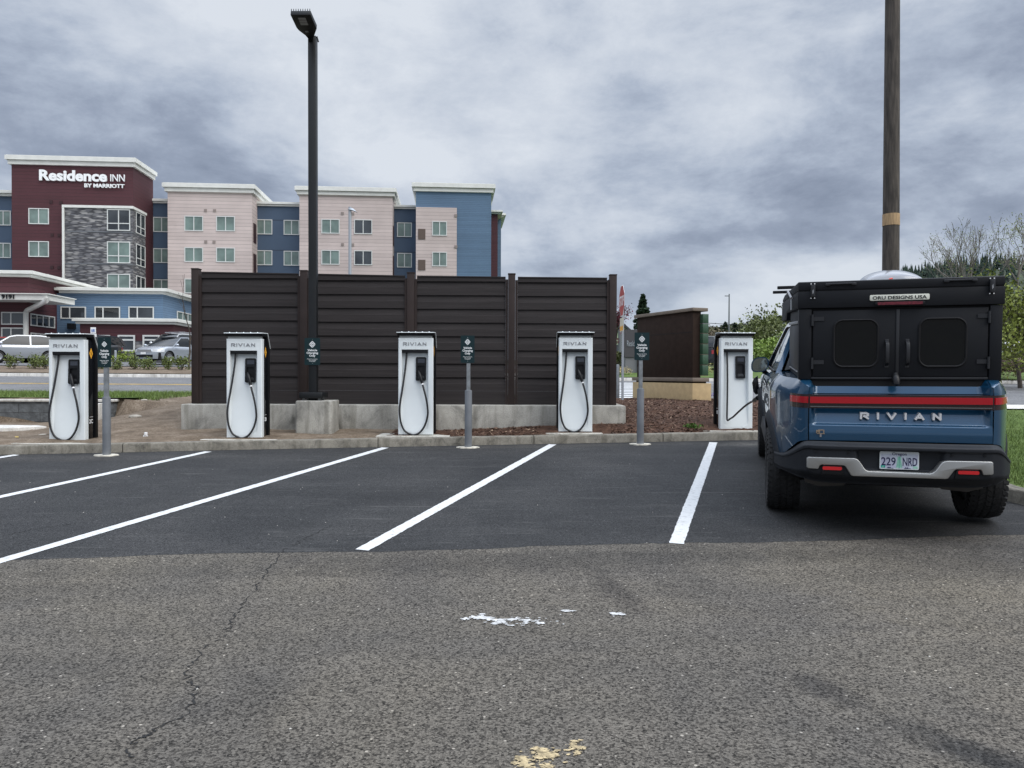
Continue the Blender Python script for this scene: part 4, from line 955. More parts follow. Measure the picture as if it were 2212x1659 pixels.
for wy, wz in WHL:
    for sx in (-1, 1):
        arch(wy, wz, sx).build('fender_flare', m_dkplastic, truck, smooth=50)
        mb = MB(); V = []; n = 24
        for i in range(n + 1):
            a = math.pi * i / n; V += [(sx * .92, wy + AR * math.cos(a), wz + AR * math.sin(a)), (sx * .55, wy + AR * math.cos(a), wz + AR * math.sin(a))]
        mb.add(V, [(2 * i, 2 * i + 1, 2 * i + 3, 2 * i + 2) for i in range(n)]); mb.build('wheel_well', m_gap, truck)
def tyre_mb(r, w, hub, tread=True, n=72):
    mb = MB(); prof = [(-w / 2 + .02, hub), (-w / 2, hub + .03), (-w / 2 - .004, (hub + r) / 2), (-w / 2 + .006, r - .04), (-w / 2 + .03, r - .008), (-w / 2 + .05, r), (w / 2 - .05, r), (w / 2 - .03, r - .008), (w / 2 - .006, r - .04), (w / 2 + .004, (hub + r) / 2), (w / 2, hub + .03), (w / 2 - .02, hub)]
    V = []; k = len(prof)
    for i in range(n):
        a = 2 * math.pi * i / n; V += [(x, q * math.cos(a), q * math.sin(a)) for x, q in prof]
    mb.add(V, [(i * k + j, ((i + 1) % n) * k + j, ((i + 1) % n) * k + (j + 1) % k, i * k + (j + 1) % k) for i in range(n) for j in range(k)])
    if tread:
        rnd = random.Random(8); m_ = 44
        for i in range(m_):
            for j, xc in enumerate((-.42, -.2, 0, .2, .42)):
                a = 2 * math.pi * (i + .5 * (j % 2) + rnd.uniform(-.1, .1)) / m_; hw = w * .075; L_ = r * 6.283 / m_ * .34; sk = .012 * (1 if j % 2 else -1)
                rr0, rr1 = r - .01, r + (.009 if abs(xc) < .4 else .002)
                V = []
                for rr in (rr0, rr1):
                    for dx, da in ((-hw, -L_ + sk), (hw, -L_ - sk), (hw * .8, L_ - sk), (-hw * .9, L_ + sk)):
                        w_ = a + da / r; q = rr - (0.012 if abs(xc) > .4 else 0) * (1 if dx * xc > 0 else 0)
                        V.append((xc * w + dx, q * math.cos(w_), q * math.sin(w_)))
                mb.add(V, [(0, 1, 2, 3), (4, 5, 6, 7), (0, 1, 5, 4), (1, 2, 6, 5), (2, 3, 7, 6), (3, 0, 4, 7)])
            for sd_ in (-1, 1):
                a = 2 * math.pi * (i + .25) / m_; L_ = r * 6.283 / m_ * .30; V = []
                for x0, q0 in ((sd_ * (w / 2 - .012), r - .055), (sd_ * (w / 2 + .007), r - .055), (sd_ * (w / 2 + .004), r - .012), (sd_ * (w / 2 - .02), r - .006)):
                    for da in (-L_, L_): V.append((x0, q0 * math.cos(a + da / r), q0 * math.sin(a + da / r)))
                mb.add(V, [(0, 2, 4, 6), (1, 3, 5, 7), (0, 1, 3, 2), (2, 3, 5, 4), (4, 5, 7, 6), (6, 7, 1, 0)])
    return mb
def rim_mb(r, w, sx, spokes=10):
    mb = MB(); mb.lathe([(r, -w * .35), (r, w * .42), (r - .02, w * .42), (r - .035, w * .30), (.09, w * .12), (.085, w * .26), (.0, w * .28)] if sx > 0 else [(r, w * .35), (r, -w * .42), (r - .02, -w * .42), (r - .035, -w * .30), (.09, -w * .12), (.085, -w * .26), (0, -w * .28)], axis='x', n=40)
    for i in range(spokes):
        a = 2 * math.pi * i / spokes; c_, s_ = math.cos(a), math.sin(a); x0 = sx * w * .16; x1 = sx * w * .36
        q = [Vector((x0, .07 * c_ - .022 * s_, .07 * s_ + .022 * c_)), Vector((x0, .07 * c_ + .022 * s_, .07 * s_ - .022 * c_)), Vector((x1, (r - .02) * c_ + .018 * s_, (r - .02) * s_ - .018 * c_)), Vector((x1, (r - .02) * c_ - .018 * s_, (r - .02) * s_ + .018 * c_))]
        e = Vector((-sx * .03, 0, 0)); mb.add([tuple(v) for v in q] + [tuple(v + e) for v in q], [(0, 1, 2, 3), (4, 5, 6, 7), (0, 1, 5, 4), (1, 2, 6, 5), (2, 3, 7, 6), (3, 0, 4, 7)])
    return mb
for wy, wz in WHL:
    for sx in (-1, 1):
        w_ = thing('wheel', None, None, loc=(sx * .885, wy, wz)); w_.parent = truck; KIDS.setdefault(truck, []).append(w_)
        tyre_mb(.412, .295, .255).build('tyre', m_tyre, w_, smooth=30)
        rim_mb(.258, .29, sx).build('rim', m_rim, w_, smooth=40)
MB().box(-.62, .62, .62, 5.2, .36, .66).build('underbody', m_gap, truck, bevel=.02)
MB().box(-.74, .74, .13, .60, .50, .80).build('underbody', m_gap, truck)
for sx in (-1, 1):
    mb = MB(); mb.tube([(sx * .18, 1.15, .40), (sx * .80, 1.15, .36)], .045, 10); mb.tube([(sx * .30, .75, .46), (sx * .80, 1.05, .33)], .03, 8); mb.build('suspension_arm', m_gap, truck)
    mb = MB(); mb.prism([(sx * .46, .47), (sx * .36, .44), (sx * .40, .40), (sx * .60, .385), (sx * .72, .42), (sx * .74, .48)], .35, .75); mb.build('undertray', M('dusty_plastic', (.06, .055, .05), .8), truck, bevel=.01)
    mb = MB(); mb.box(sx * .90 if sx < 0 else .88, -.88 if sx < 0 else .90, 1.8, 3.95, .50, .62); 
    mb.prism([(sx * 1.02, .50), (sx * .93, .46), (sx * .80, .48), (sx * .80, .64), (sx * 1.0, .64)], 1.72, 4.05); mb.build('rocker_panel', m_dkplastic, truck, bevel=.01)
# cab greenhouse
gh = [(1.80, 1.335), (2.12, 1.86), (2.3, 1.885), (3.2, 1.885), (3.42, 1.86), (4.30, 1.30)]
def ghw(z): return .915 - .21 * (z - 1.33) / .55
V = []; 
mb = MB(); 
for y, z in gh: V += [(-ghw(z), y, z), (ghw(z), y, z)]
n = len(gh); mb.add(V, [tuple(2 * i for i in range(n)), tuple(2 * i + 1 for i in range(n))[::-1]] + [(2 * i, 2 * i + 1, 2 * ((i + 1) % n) + 1, 2 * ((i + 1) % n)) for i in range(n)])
mb.build('cab_glass', m_glass, truck, bevel=.02)
mb = MB()
def pil(sx, pts, t=.022):
    P = [(sx * (ghw(z) + t), y, z) for y, z in pts]; Q = [(sx * (ghw(z) - .03), y, z) for y, z in pts]; n = len(pts)
    mb.add(P + Q, [tuple(range(n)), tuple(range(2 * n - 1, n - 1, -1))] + [(i, (i + 1) % n, n + (i + 1) % n, n + i) for i in range(n)])
for sx in (-1, 1):
    pil(sx, [(1.72, 1.33), (2.08, 1.88), (2.30, 1.90), (2.30, 1.83), (2.62, 1.33)])
    pil(sx, [(2.30, 1.905), (3.22, 1.905), (3.48, 1.87), (4.36, 1.30), (4.22, 1.30), (3.40, 1.84), (3.2, 1.862), (2.31, 1.862)])
mb.grid(lambda u, v: ((-1 + 2 * v) * .715, 2.05 + 1.42 * u, 1.89 + .025 * math.sin(u * 3.14) + .012 * (1 - (2 * v - 1) ** 2)), 10, 8)
mb.build('cab_pillars', m_paint, truck, smooth=40)
for sx in (-1, 1):
    mb = MB(); mb.prism([(1.9, 1.352), (4.2, 1.322), (4.2, 1.345), (1.9, 1.375)], sx * .925, sx * .94, 'x'); mb.build('window_trim', m_blk, truck)
    V = []
    for i_ in range(28):
        w_ = 2 * math.pi * i_ / 28; ca, sa = math.cos(w_), math.sin(w_); V.append((sx * (1.045 + .112 * math.copysign(abs(ca) ** .75, ca)), 3.63, 1.365 + (.105 if sa > 0 else .095) * math.copysign(abs(sa) ** .8, sa) + .018 * ca * sx * 0 - .02 * ca))
    mb = MB(); n = len(V); c2 = [(x * .99 + sx * .0, y + .10, 1.37 + (z - 1.37) * .93) for x, y, z in V]; c3 = [(sx * 1.04 + (x - sx * 1.04) * .72, y + .17, 1.37 + (z - 1.37) * .7) for x, y, z in V]
    mb.add(V + c2 + c3, [tuple(range(2 * n, 3 * n))] + [(r_ * n + i, r_ * n + (i + 1) % n, (r_ + 1) * n + (i + 1) % n, (r_ + 1) * n + i) for r_ in (0, 1) for i in range(n)] + [tuple(range(n))])
    mr = mb.build('side_mirror', m_paint, truck, smooth=50)
    mb = MB(); cx_ = sum(v[0] for v in V) / n; mb.poly([(cx_ + (x - cx_) * .86, y - .004, 1.37 + (z - 1.37) * .86) for x, y, z in V]); mb.build('mirror_glass', M('mirror_glass', (.25, .28, .27), .03, metal=.9), mr)
    mb = MB(); mb.tube([(sx * 1.0, 3.70, 1.29), (sx * .93, 3.72, 1.22), (sx * .90, 3.76, 1.20)], [.035, .022, .03], 8); mb.build('mirror_arm', m_blk, mr, smooth=50)
# charge port flap on the left front wing, open
mb = MB(); fl = [(-1.030, .995), (-1.050, 1.165), (-1.105, 1.125), (-1.128, 1.06), (-1.110, .93), (-1.075, .885), (-1.035, .90)]
mb.prism(fl, 4.66, 4.69); mb.build('charge_flap', m_blk_gl, truck, bevel=.006)
MB().lathe([(.06, 0), (.06, .03)], (-1.045, 4.74, .88), 'x', 20).build('charge_port', m_blk, truck)
MB().prism([(4.5, .98), (5.25, .95), (5.3, 1.05), (4.55, 1.08)], -.93, .93, 'x').build('headlight', M('headlight_lens', (.5, .5, .52), .1), truck, bevel=.01)
# camper box
Y0, Y1 = .25, 1.72
cam_b = MB(); cam_b.box(-.778, .778, Y0 + .022, Y1, 1.376, 2.004); camper = cam_b.build('camper_box', m_cbox, truck, bevel=.004)
for a, b in ((-.795, -.690), (.712, .806)): MB().box(a, b, Y0 - .012, Y0 + .14, 1.360 if a > 0 else 1.372, 2.001).build('corner_post', m_cbox, truck, bevel=.006)
MB().box(-.689, .711, Y0 - .004, Y0 + .10, 1.374, 1.393).build('door_sill', m_cbox2, truck, bevel=.002)
MB().box(-.689, .711, Y0 + .012, Y0 + .10, 1.394, 2.002).build('door_gap', m_gap, truck)
def rounded_frame(mb, x0, x1, z0, z1, r, wd, y0, y1):
    ou = rrect(x0, x1, z0, z1, r, 7); inn = rrect(x0 + wd, x1 - wd, z0 + wd, z1 - wd, r - wd, 7); n = len(ou); mid = rrect(x0 + wd * .5, x1 - wd * .5, z0 + wd * .5, z1 - wd * .5, r - wd * .5, 7)
    mb.add([(x, y1, z) for x, z in ou] + [(x, (y0 + y1) / 2 - .002, z) for x, z in ou] + [(x, y0, z) for x, z in mid] + [(x, (y0 + y1) / 2, z) for x, z in inn] + [(x, y1, z) for x, z in inn],
           [(k * n + i, k * n + (i + 1) % n, (k + 1) * n + (i + 1) % n, (k + 1) * n + i) for k in range(4) for i in range(n)])
for sx, (a, b) in ((-1, (-.676, .003)), (1, (.013, .702))):
    d = MB(); d.box(a, b, Y0 - .006, Y0 + .02, 1.397, 1.984); door = d.build('camper_door', m_cbox, truck, bevel=.003)
    wx0, wx1 = (-.512, -.140) if sx < 0 else (.170, .546)
    mb = MB(); rounded_frame(mb, wx0, wx1, 1.478, 1.905, .085, .017, Y0 - .022, Y0 - .005); mb.build('window_seal', m_seal, door, smooth=40)
    mb = MB(); mb.prism(rrect(wx0 + .019, wx1 - .019, 1.497, 1.886, .066, 7), Y0 - .0095, Y0 - .0065); mb.build('window_pane', m_glass, door)
    hx = -.075 if sx < 0 else .087
    mb = MB(); mb.prism([(Y0 - .007, 1.49), (Y0 - .045, 1.52), (Y0 - .055, 1.56), (Y0 - .055, 1.645), (Y0 - .045, 1.69), (Y0 - .007, 1.715), (Y0 - .007, 1.70), (Y0 - .033, 1.68), (Y0 - .042, 1.64), (Y0 - .042, 1.56), (Y0 - .033, 1.53), (Y0 - .007, 1.505)], hx - .014, hx + .014, 'x')
    mb.box(hx - .016, hx + .016, Y0 - .010, Y0 - .005, 1.475, 1.50); mb.box(hx - .016, hx + .016, Y0 - .010, Y0 - .005, 1.705, 1.725)
    mb.build('door_handle', m_cbox2, door, bevel=.003)
    for z in (1.912, 1.527):
        mb = MB()
        if sx < 0: mb.box(-.672, -.585, Y0 - .012, Y0 - .005, z - .018, z + .018); mb.lathe([(.011, -.05), (.011, .05)], (-.683, Y0 - .018, z - .01), 'z', 10)
        else: mb.box(.620, .700, Y0 - .012, Y0 - .005, z - .018, z + .018); mb.lathe([(.011, -.05), (.011, .05)], (.706, Y0 - .018, z - .01), 'z', 10)
        mb.build('hinge', m_cbox2, door, smooth=40)
MB().box(-.004, .022, Y0 - .012, Y0 - .0065, 1.40, 1.982).build('door_strip', m_cbox2, truck, bevel=.002)
mb = MB(); mb.tube([(-.006, Y0 - .03, 1.425), (-.007, Y0 - .045, 1.40), (-.008, Y0 - .07, 1.375), (-.008, Y0 - .075, 1.345), (-.004, Y0 - .06, 1.325)], [.022, .030, .034, .034, .010], 12); mb.build('strap_knob', m_blk, truck, smooth=60)
# raised roof lid of the camper, reaching over the cab
def side_prism(pts, x0, x1): return MB().prism(pts, x0, x1, 'x')
low = [(Y0 - .022, 2.007), (Y0 - .022, 2.158), (2.90, 2.02 + .135), (2.97, 1.955), (2.90, 1.93), (1.99, 1.93), (1.90, 2.007)]
side_prism(low, -.806, .817).build('roof_lid_base', m_cbox, truck, bevel=.005)
upp = [(Y0 - .024, 2.165), (Y0 - .024, 2.238), (Y0 - .005, 2.243), (2.45, 2.225), (2.80, 2.195), (2.87, 2.163)]
lid = side_prism(upp, -.803, .814).build('roof_lid', m_cbox, truck, bevel=.005)
side_prism([(Y0 - .018, 2.1585), (Y0 - .018, 2.1645), (2.8, 2.162), (2.8, 2.156)], -.798, .809).build('lid_seal', m_gap, truck)
for a, b in ((-.580, -.328), (.355, .605)):
    mb = MB(); z = 2.212; y = Y0 - .025
    mb.prism([(a, z - .012), (a + .03, z - .012), (a + .045, z - .002), (b - .045, z - .002), (b - .03, z - .012), (b, z - .012), (b, z + .010), (b - .03, z + .012), (a + .03, z + .012), (a, z + .010)], y - .02, y)
    mb.build('grab_handle', m_cbox2, lid, bevel=.003)
for x in (-.683, .717):
    mb = MB(); mb.prism(rrect(x - .019, x + .019, 2.107, 2.212, .006, 3), Y0 - .048, Y0 - .024); la = mb.build('latch', m_cbox2, lid, bevel=.003)
    mb = MB(); mb.prism([(x - .004, 2.13), (x + .006, 2.145), (x + .003, 2.175), (x - .006, 2.16)], Y0 - .0495, Y0 - .0482); mb.build('latch_clip', m_silver, la)
    for dx in (-.015, .015):
        for z in (2.097, 2.223): mb = MB(); mb.lathe([(.0055, -.003), (.0055, .002)], (x + dx, Y0 - .026 if z > 2.2 else Y0 - .024, z), 'y', 10); mb.build('rivet', m_lab, lid)
mb = MB(); mb.prism(rrect(-.219, .249, 2.060, 2.110, .011, 4), Y0 - .030, Y0 - .0225); npl = mb.build('name_plate', M('cream_plate', (.62, .62, .54), .5), truck, bevel=.001)
put_text('name_plate_text', text('ORU DESIGNS USA', .040, .425, .0006, .0008), m_blk, npl, Matrix.Translation((.015, Y0 - .0312, 2.0705)))
mb = MB(); mb.prism([(-.178, 2.020), (-.160, 2.018), (.195, 2.018), (.212, 2.022), (.212, 2.046), (.195, 2.050), (-.160, 2.048), (-.178, 2.044)], Y0 - .045, Y0 - .0225); bl = mb.build('brake_light', m_blk, truck, bevel=.003)
mb = MB(); mb.prism(rrect(-.158, .194, 2.0215, 2.0465, .004, 2), Y0 - .049, Y0 - .044); mb.build('brake_lens', M('dark_red_lens', (.12, .012, .022), .3, nscale=60, namt=.4), bl)
for yb, xl in ((1.75, -.915), (2.75, -.922)):
    mb = MB(); mb.prism(rrect(xl, .80, 2.262, 2.296, .006, 2), yb - .02, yb + .02); mb.build('cross_bar', m_blk, truck, bevel=.003)
    mb = MB()
    for x in (-.70, .70): mb.box(x - .03, x + .03, yb - .015, yb + .015, 2.19, 2.2615)
    mb.build('bar_mount', m_blk, truck)
MB().tube([(-.828, 1.35, 2.215), (-.826, .80, 2.125)], .012, 10).build('gas_strut', m_silver, truck, smooth=60)
MB().box(-.812, -.807, 1.05, 1.20, 2.02, 2.14).build('side_label', M('grey_label', (.30, .31, .32), .6), truck)
mb = MB(); mb.box(-.796, -.779, .42, 1.70, 1.872, 1.900); mb.build('side_strip', m_silver, truck, bevel=.003)
MB().box(-.789, -.779, .40, 1.68, 1.445, 1.862).build('side_hatch', m_cbox2, truck, bevel=.003)
MB().box(-.796, -.779, .42, 1.66, 1.428, 1.436).build('side_strip', m_silver, truck)
# roof vent
m_vent = M('smoked_dome', (.20, .205, .22), .15, coat=.5)
MB().box(-.14, .34, 1.0, 1.45, 2.243, 2.305).build('vent_base', m_cbox2, truck, bevel=.01)
mb = MB(); mb.grid(lambda u, v: (-.165 + .525 * u, .93 + .60 * v, 2.252 + .138 * (math.sin(math.pi * min(1, max(0, u))) ** .35) * (math.sin(math.pi * v) ** .4 if 0 < v < 1 else 0)), 36, 24); mb.build('roof_vent', m_vent, truck, smooth=70)
mb = MB(); mb.tube([(.02, .91, 2.25), (.055, .90, 2.285), (.075, .93, 2.29)], .009, 8); mb.build('red_strap', M('red_strap', (.55, .06, .04), .6), truck, smooth=60)
# ------------------------------------------------------------ hotel
def lap(name, col, pitch, dark=.55, rough=.7, v=.06, thick=.10):
    m = bpy.data.materials.new(name); m.use_nodes = True; t = m.node_tree; b = pbsdf(m)
    tcn = t.nodes.new('ShaderNodeTexCoord'); sp = t.nodes.new('ShaderNodeSeparateXYZ'); t.links.new(tcn.outputs['Object'], sp.inputs[0])
    fr = mth(t, 'FRACT', mth(t, 'DIVIDE', mth(t, 'ADD', sp.outputs[2], 50.0), pitch))
    fl = mth(t, 'FLOOR', mth(t, 'DIVIDE', mth(t, 'ADD', sp.outputs[2], 50.0), pitch))
    groove = ramp(t, fr, [(0, (dark,) * 3), (thick, (dark,) * 3), (thick + .02, (1, 1, 1))], 'LINEAR')
    wn = t.nodes.new('ShaderNodeTexWhiteNoise'); wn.noise_dimensions = '1D'; t.links.new(fl, wn.inputs['W'])
    nzn = t.nodes.new('ShaderNodeTexNoise'); nzn.inputs['Scale'].default_value = .6; nzn.inputs['Detail'].default_value = 5; t.links.new(tcn.outputs['Object'], nzn.inputs['Vector'])
    base = mixc(t, 1, col, ramp(t, wn.outputs['Value'], [(0, (1 - v,) * 3), (1, (1 + v,) * 3)]), 'MULTIPLY')
    base = mixc(t, 1, base, ramp(t, nzn.outputs[0], [(.35, (.94, .94, .94)), (.65, (1.05, 1.05, 1.05))]), 'MULTIPLY')
    base = mixc(t, 1, base, groove, 'MULTIPLY'); t.links.new(base, b.inputs['Base Color']); b.inputs['Roughness'].default_value = rough
    bp = t.nodes.new('ShaderNodeBump'); bp.inputs['Strength'].default_value = .8; bp.inputs['Distance'].default_value = .03
    t.links.new(fr, bp.inputs['Height']); t.links.new(bp.outputs[0], b.inputs['Normal']); return m
m_maroon = lap('maroon_siding', (.075, .022, .028), .30); m_beige = lap('beige_siding', (.56, .47, .44), .33, .62); m_blue = lap('blue_lap_siding', (.115, .190, .29), .17, .66, thick=.14)
m_bluep = lap('slate_blue_panel', (.058, .092, .145), 2.87, .6, thick=.03)
m_trim = M('white_trim', (.66, .66, .62), .6, nscale=2, namt=.05); m_wframe = M('window_frame_white', (.60, .61, .59), .5)
m_curt = M('curtained_pane', (.155, .21, .19), .07, nscale=.9, namt=.22, spec=.6, detail=2)
m_dark = M('dark_pane', (.035, .040, .045), .04, nscale=.5, namt=.5, spec=.9, detail=3)
m_louv = M('louvre_brown', (.10, .07, .055), .7); m_mar2 = M('maroon_vent', (.03, .008, .010), .7)
m_bvent = M('beige_vent', (.24, .20, .18), .7)
def stone_mat():
    m = bpy.data.materials.new('ledge_stone'); m.use_nodes = True; t = m.node_tree; b = pbsdf(m)
    tcn = t.nodes.new('ShaderNodeTexCoord'); mp = t.nodes.new('ShaderNodeMapping'); mp.inputs['Scale'].default_value = (1.6, 1.6, 7.5); t.links.new(tcn.outputs['Object'], mp.inputs[0])
    dn = t.nodes.new('ShaderNodeTexNoise'); dn.inputs['Scale'].default_value = .8; t.links.new(mp.outputs[0], dn.inputs['Vector'])
    mv = mixc(t, .25, mp.outputs[0], dn.outputs['Color'], 'ADD')
    vo = t.nodes.new('ShaderNodeTexVoronoi'); vo.inputs['Scale'].default_value = 1.0; t.links.new(mv, vo.inputs['Vector'])
    sc = t.nodes.new('ShaderNodeSeparateColor'); t.links.new(vo.outputs['Color'], sc.inputs[0])
    base = ramp(t, sc.outputs[0], [(0, (.07, .07, .08)), (.35, (.14, .14, .15)), (.7, (.23, .225, .225)), (1, (.34, .33, .32))])
    base = mixc(t, ramp(t, vo.outputs['Distance'], [(.42, (0, 0, 0)), (.62, (.8, .8, .8))]), base, (.035, .035, .04))
    t.links.new(base, b.inputs['Base Color']); b.inputs['Roughness'].default_value = .9
    bp = t.nodes.new('ShaderNodeBump'); bp.inputs['Strength'].default_value = .8; bp.inputs['Distance'].default_value = .05; t.links.new(sc.outputs[1], bp.inputs['Height']); t.links.new(bp.outputs[0], b.inputs['Normal']); return m
m_stonew = stone_mat()
ha = math.atan(.077); es = Vector((math.cos(ha), math.sin(ha), 0)); ed = Vector((-math.sin(ha), math.cos(ha), 0)); HO = Vector((-46.0, 67.0, 0))
hotel = thing('hotel', 'four storey hotel in maroon, stone, beige and blue siding with white cornices across the street', 'hotel', None,
              mat=Matrix(((es.x, ed.x, 0, HO.x), (es.y, ed.y, 0, HO.y), (0, 0, 1, 0), (0, 0, 0, 1))))
def hp(px, py, d):
    r_ = ray(px, py); t = ((HO + ed * d - CAM).dot(ed)) / r_.dot(ed); q = CAM + r_ * t - HO; return q.dot(es), q.z
def hside(px, py, s):        # point on a side wall at s: gives (d, z)
    r_ = ray(px, py); t = ((HO + es * s - CAM).dot(es)) / r_.dot(es); q = CAM + r_ * t - HO; return q.dot(ed), q.z
c1 = lambda x, y: (x * .26667, 294.9 + y * .26667)
c2 = lambda x, y: (553 + x * .26667, 353.9 + y * .26667)
c3 = lambda x, y: (x * .24449, 589.8 + y * .24449)
GZ = 1.7
def hbox(name, s0, s1, d0, d1, z0, z1, mat, par=None):
    return MB().box(min(s0, s1), max(s0, s1), d0, d1, z0, z1).build(name, mat, par or hotel)
def cornice(s0, s1, d0, d1, z0, z1, o=.45, par=None):
    zm = z0 + (z1 - z0) * .5; mb = MB()
    mb.box(s0 - o * .55, s1 + o * .55, d0 - o * .55, d1, z0, zm - .03); mb.box(s0 - o, s1 + o, d0 - o, d1 + .02, zm, z1); mb.box(s0 - o * .8, s1 + o * .8, d0 - o * .8, d1, z1 + .0, z1 + .05)
    return mb.build('cornice', m_trim, par or hotel)
def win(cv, a, b, d, mat=None, rows=0, cols=1, name='window', split=None, w=.075):
    (s0, z1), (s1, z0) = hp(*cv(*a), d), hp(*cv(*b), d)
    return winr(s0, s1, z0, z1, d, mat, rows, cols, name, split, w)
def winr(s0, s1, z0, z1, d, mat=None, rows=0, cols=1, name='window', split=None, w=.075, side=False):
    """pane with frame; side=True: wall facing +s at s=d, s0..s1 are depths"""
    mb = MB(); f = MB()
    def bx(m, a0, a1, p, q, b0, b1):
        if side: m.box(p, q, a0, a1, b0, b1)
        else: m.box(a0, a1, p, q, b0, b1)
    def F_(a0, a1, b0, b1, e=.0):
        if side: bx(f, a0, a1, d - .01, d + .06 + e, b0, b1)
        else: bx(f, a0, a1, d - .06 - e, d + .01, b0, b1)
    if side: bx(mb, s0, s1, d - .01, d + .02, z0, z1)
    else: bx(mb, s0, s1, d - .02, d + .01, z0, z1)
    pane = mb.build(name, mat or m_curt, hotel)
    F_(s0, s0 + w, z0, z1); F_(s1 - w, s1, z0, z1); F_(s0 + w, s1 - w, z0, z0 + w, .01); F_(s0 + w, s1 - w, z1 - w, z1, .01)
    cs = split if split is not None else [i / (cols + 1) for i in range(1, cols + 1)]
    for c_ in cs: x = s0 + (s1 - s0) * c_; F_(x - w / 2, x + w / 2, z0 + w, z1 - w)
    for r_ in ([rows] if rows else []): z = z0 + (z1 - z0) * r_; F_(s0 + w, s1 - w, z - w / 2, z + w / 2, -.004)
    f.build('window_frame', m_wframe, pane); return pane
# depths of the facade planes
D0, DB, DBL = 0.0, 2.6, 4.6
# blue wall left of the tower
s0, zt = hp(*c1(-120, 482), DBL - 1); s1 = hp(*c1(93, 482), 0)[0]
hbox('wall', s0 - 12, s1 + .2, DBL - 1, DBL + 8, GZ, zt, m_bluep); cornice(s0 - 12, s1 + .0, DBL - 1, DBL + 8, zt, hp(*c1(0, 443), DBL - 1)[1])
for a, b in (((-95, 598), (90, 722)), ((-95, 860), (90, 985)), ((-95, 1120), (90, 1245))): win(c1, a, b, DBL - 1, cols=2)
# maroon tower
sA, zA = hp(*c1(93, 228), 0); sB = hp(*c1(1078, 245), 0)[0]; zA = hp(*c1(600, 238), 0)[1]
dT, _ = hside(*c1(1240, 350), sB)
hbox('wall', sA, sB, 0, dT, GZ, zA, m_maroon); cornice(sA, sB, 0, dT, zA + .002, hp(*c1(500, 157), -.45)[1], .38)
for y0, y1 in ((580, 712), (847, 977), (1113, 1243)): win(c1, (232, y0), (398, y1), 0)
for x, y in ((415, 531), (495, 536), (424, 797), (481, 800), (422, 1059), (479, 1062)):
    a, z = hp(*c1(x, y), 0); hbox('wall_vent', a - .13, a + .13, -.05, .02, z - .13, z + .13, m_mar2)
m_sign1 = M('illuminated_letter_white', (.85, .86, .86), .5)
def htext(s, size, x0, x1, yb, width, bold=.0, d=0):
    a, z = hp(*c1(x0, yb), d); b, _ = hp(*c1(x1, yb), d)
    put_text('sign_lettering', text(s, size, b - a, .06, bold, 'CENTER'), m_sign1, hotel, Matrix.Translation(((a + b) / 2, d - .12, z)))
htext('Residence', 1.25, 325, 873, 354, 1, .045); htext('INN', .90, 900, 1015, 366, 1, .0); htext('BY MARRIOTT', .45, 690, 1013, 413, 1, .012)
# stone bay
sC, zC = hp(*c1(523, 575), -.35); sD = sB + .06
dS, _ = hside(*c1(1178, 700), sD)
hbox('stone_wall', sC, sD, -.35, dS, GZ, zC, m_stonew)
for y in (770, 1030): z = hp(*c1(700, y), -.35)[1]; hbox('stone_joint', sC, sD + .02, -.37, dS, z - .04, z + .04, m_gpost)
z2 = hp(*c1(700, 556), -.45)[1]; sC0 = hp(*c1(502, 600), -.45)[0]
mb = MB(); mb.box(sC0, sC, -.47, .05, GZ, zC); mb.box(sC0, sD + .12, -.48, dS + .06, zC + .001, z2); mb.build('stone_surround', m_trim, hotel)
for y0, y1, r_ in ((588, 765, .34), (850, 1028, .34), (1112, 1290, .34)):
    win(c1, (868, y0), (1056, y1), -.35, m_dark if y0 == 588 else None, rows=r_)
    (_, z1), (_, z0) = hp(*c1(868, y0), -.35), hp(*c1(868, y1), -.35)
    a, b = hside(*c1(1100, 700), sD)[0], hside(*c1(1173, 700), sD)[0]; winr(a, b, z0, z1, sD, m_dark, r_, 1, side=True)
# blue recess 1, beige block 1, blue recess 2, beige block 2, blue recess 3
def recess(cvl, xl, cvr, xr, cvc, xc, yt, ytop, d=DBL):
    a = hp(*cvl(xl, 600), d)[0] - 1.5; b = hp(*cvr(xr, 600), d)[0] + 1.2; z = hp(*cvc(xc, yt), d)[1]; z1 = hp(*cvc(xc, ytop), d - .3)[1]
    hbox('wall', a, b, d, d + 9, GZ, z, m_bluep); cornice(a, b, d, d + 9, z + .002, z1, .3)
recess(c1, 1178, c1, 1358, c1, 1260, 541, 505)
for y0, y1 in ((652, 775), (905, 1025), (1157, 1280)): win(c1, (1242, y0), (1378, y1), DBL)
recess(c1, 2060, c2, 352, c2, 170, 345, 310)
for x0, x1, ya, yb in ((5, 133, 450, 573), (225, 352, 455, 577)):
    win(c2, (x0, ya), (x1, yb), DBL); win(c2, (x0, ya + 250), (x1, yb + 249), DBL)
recess(c2, 1122, c2, 1295, c2, 1200, 367, 335)
for ya in (475, 722): win(c2, (1143, ya), (1263, ya + 119), DBL)
def block(cvl, xl, cvr, xr, cvc, xc, yt, ytop, o=.38, deep=7, mat=None):
    a = hp(*cvl(xl, 600), DB)[0]; b = hp(*cvr(xr, 600), DB)[0]; z = hp(*cvc(xc, yt), DB)[1]; z1 = hp(*cvc(xc, ytop), DB - o)[1]
    hbox('wall', a, b, DB, DB + deep, GZ, z, mat or m_beige); cornice(a, b, DB, DB + deep, z + .002, z1, o); return a, b
a, b = block(c1, 1358, c1, 2040, c1, 1700, 453, 381)
for ya, yb in ((642, 767), (897, 1018), (1151, 1272)): win(c1, (1495, ya), (1647, yb), DB); win(c1, (1752, ya + 2), (1904, yb + 2), DB)
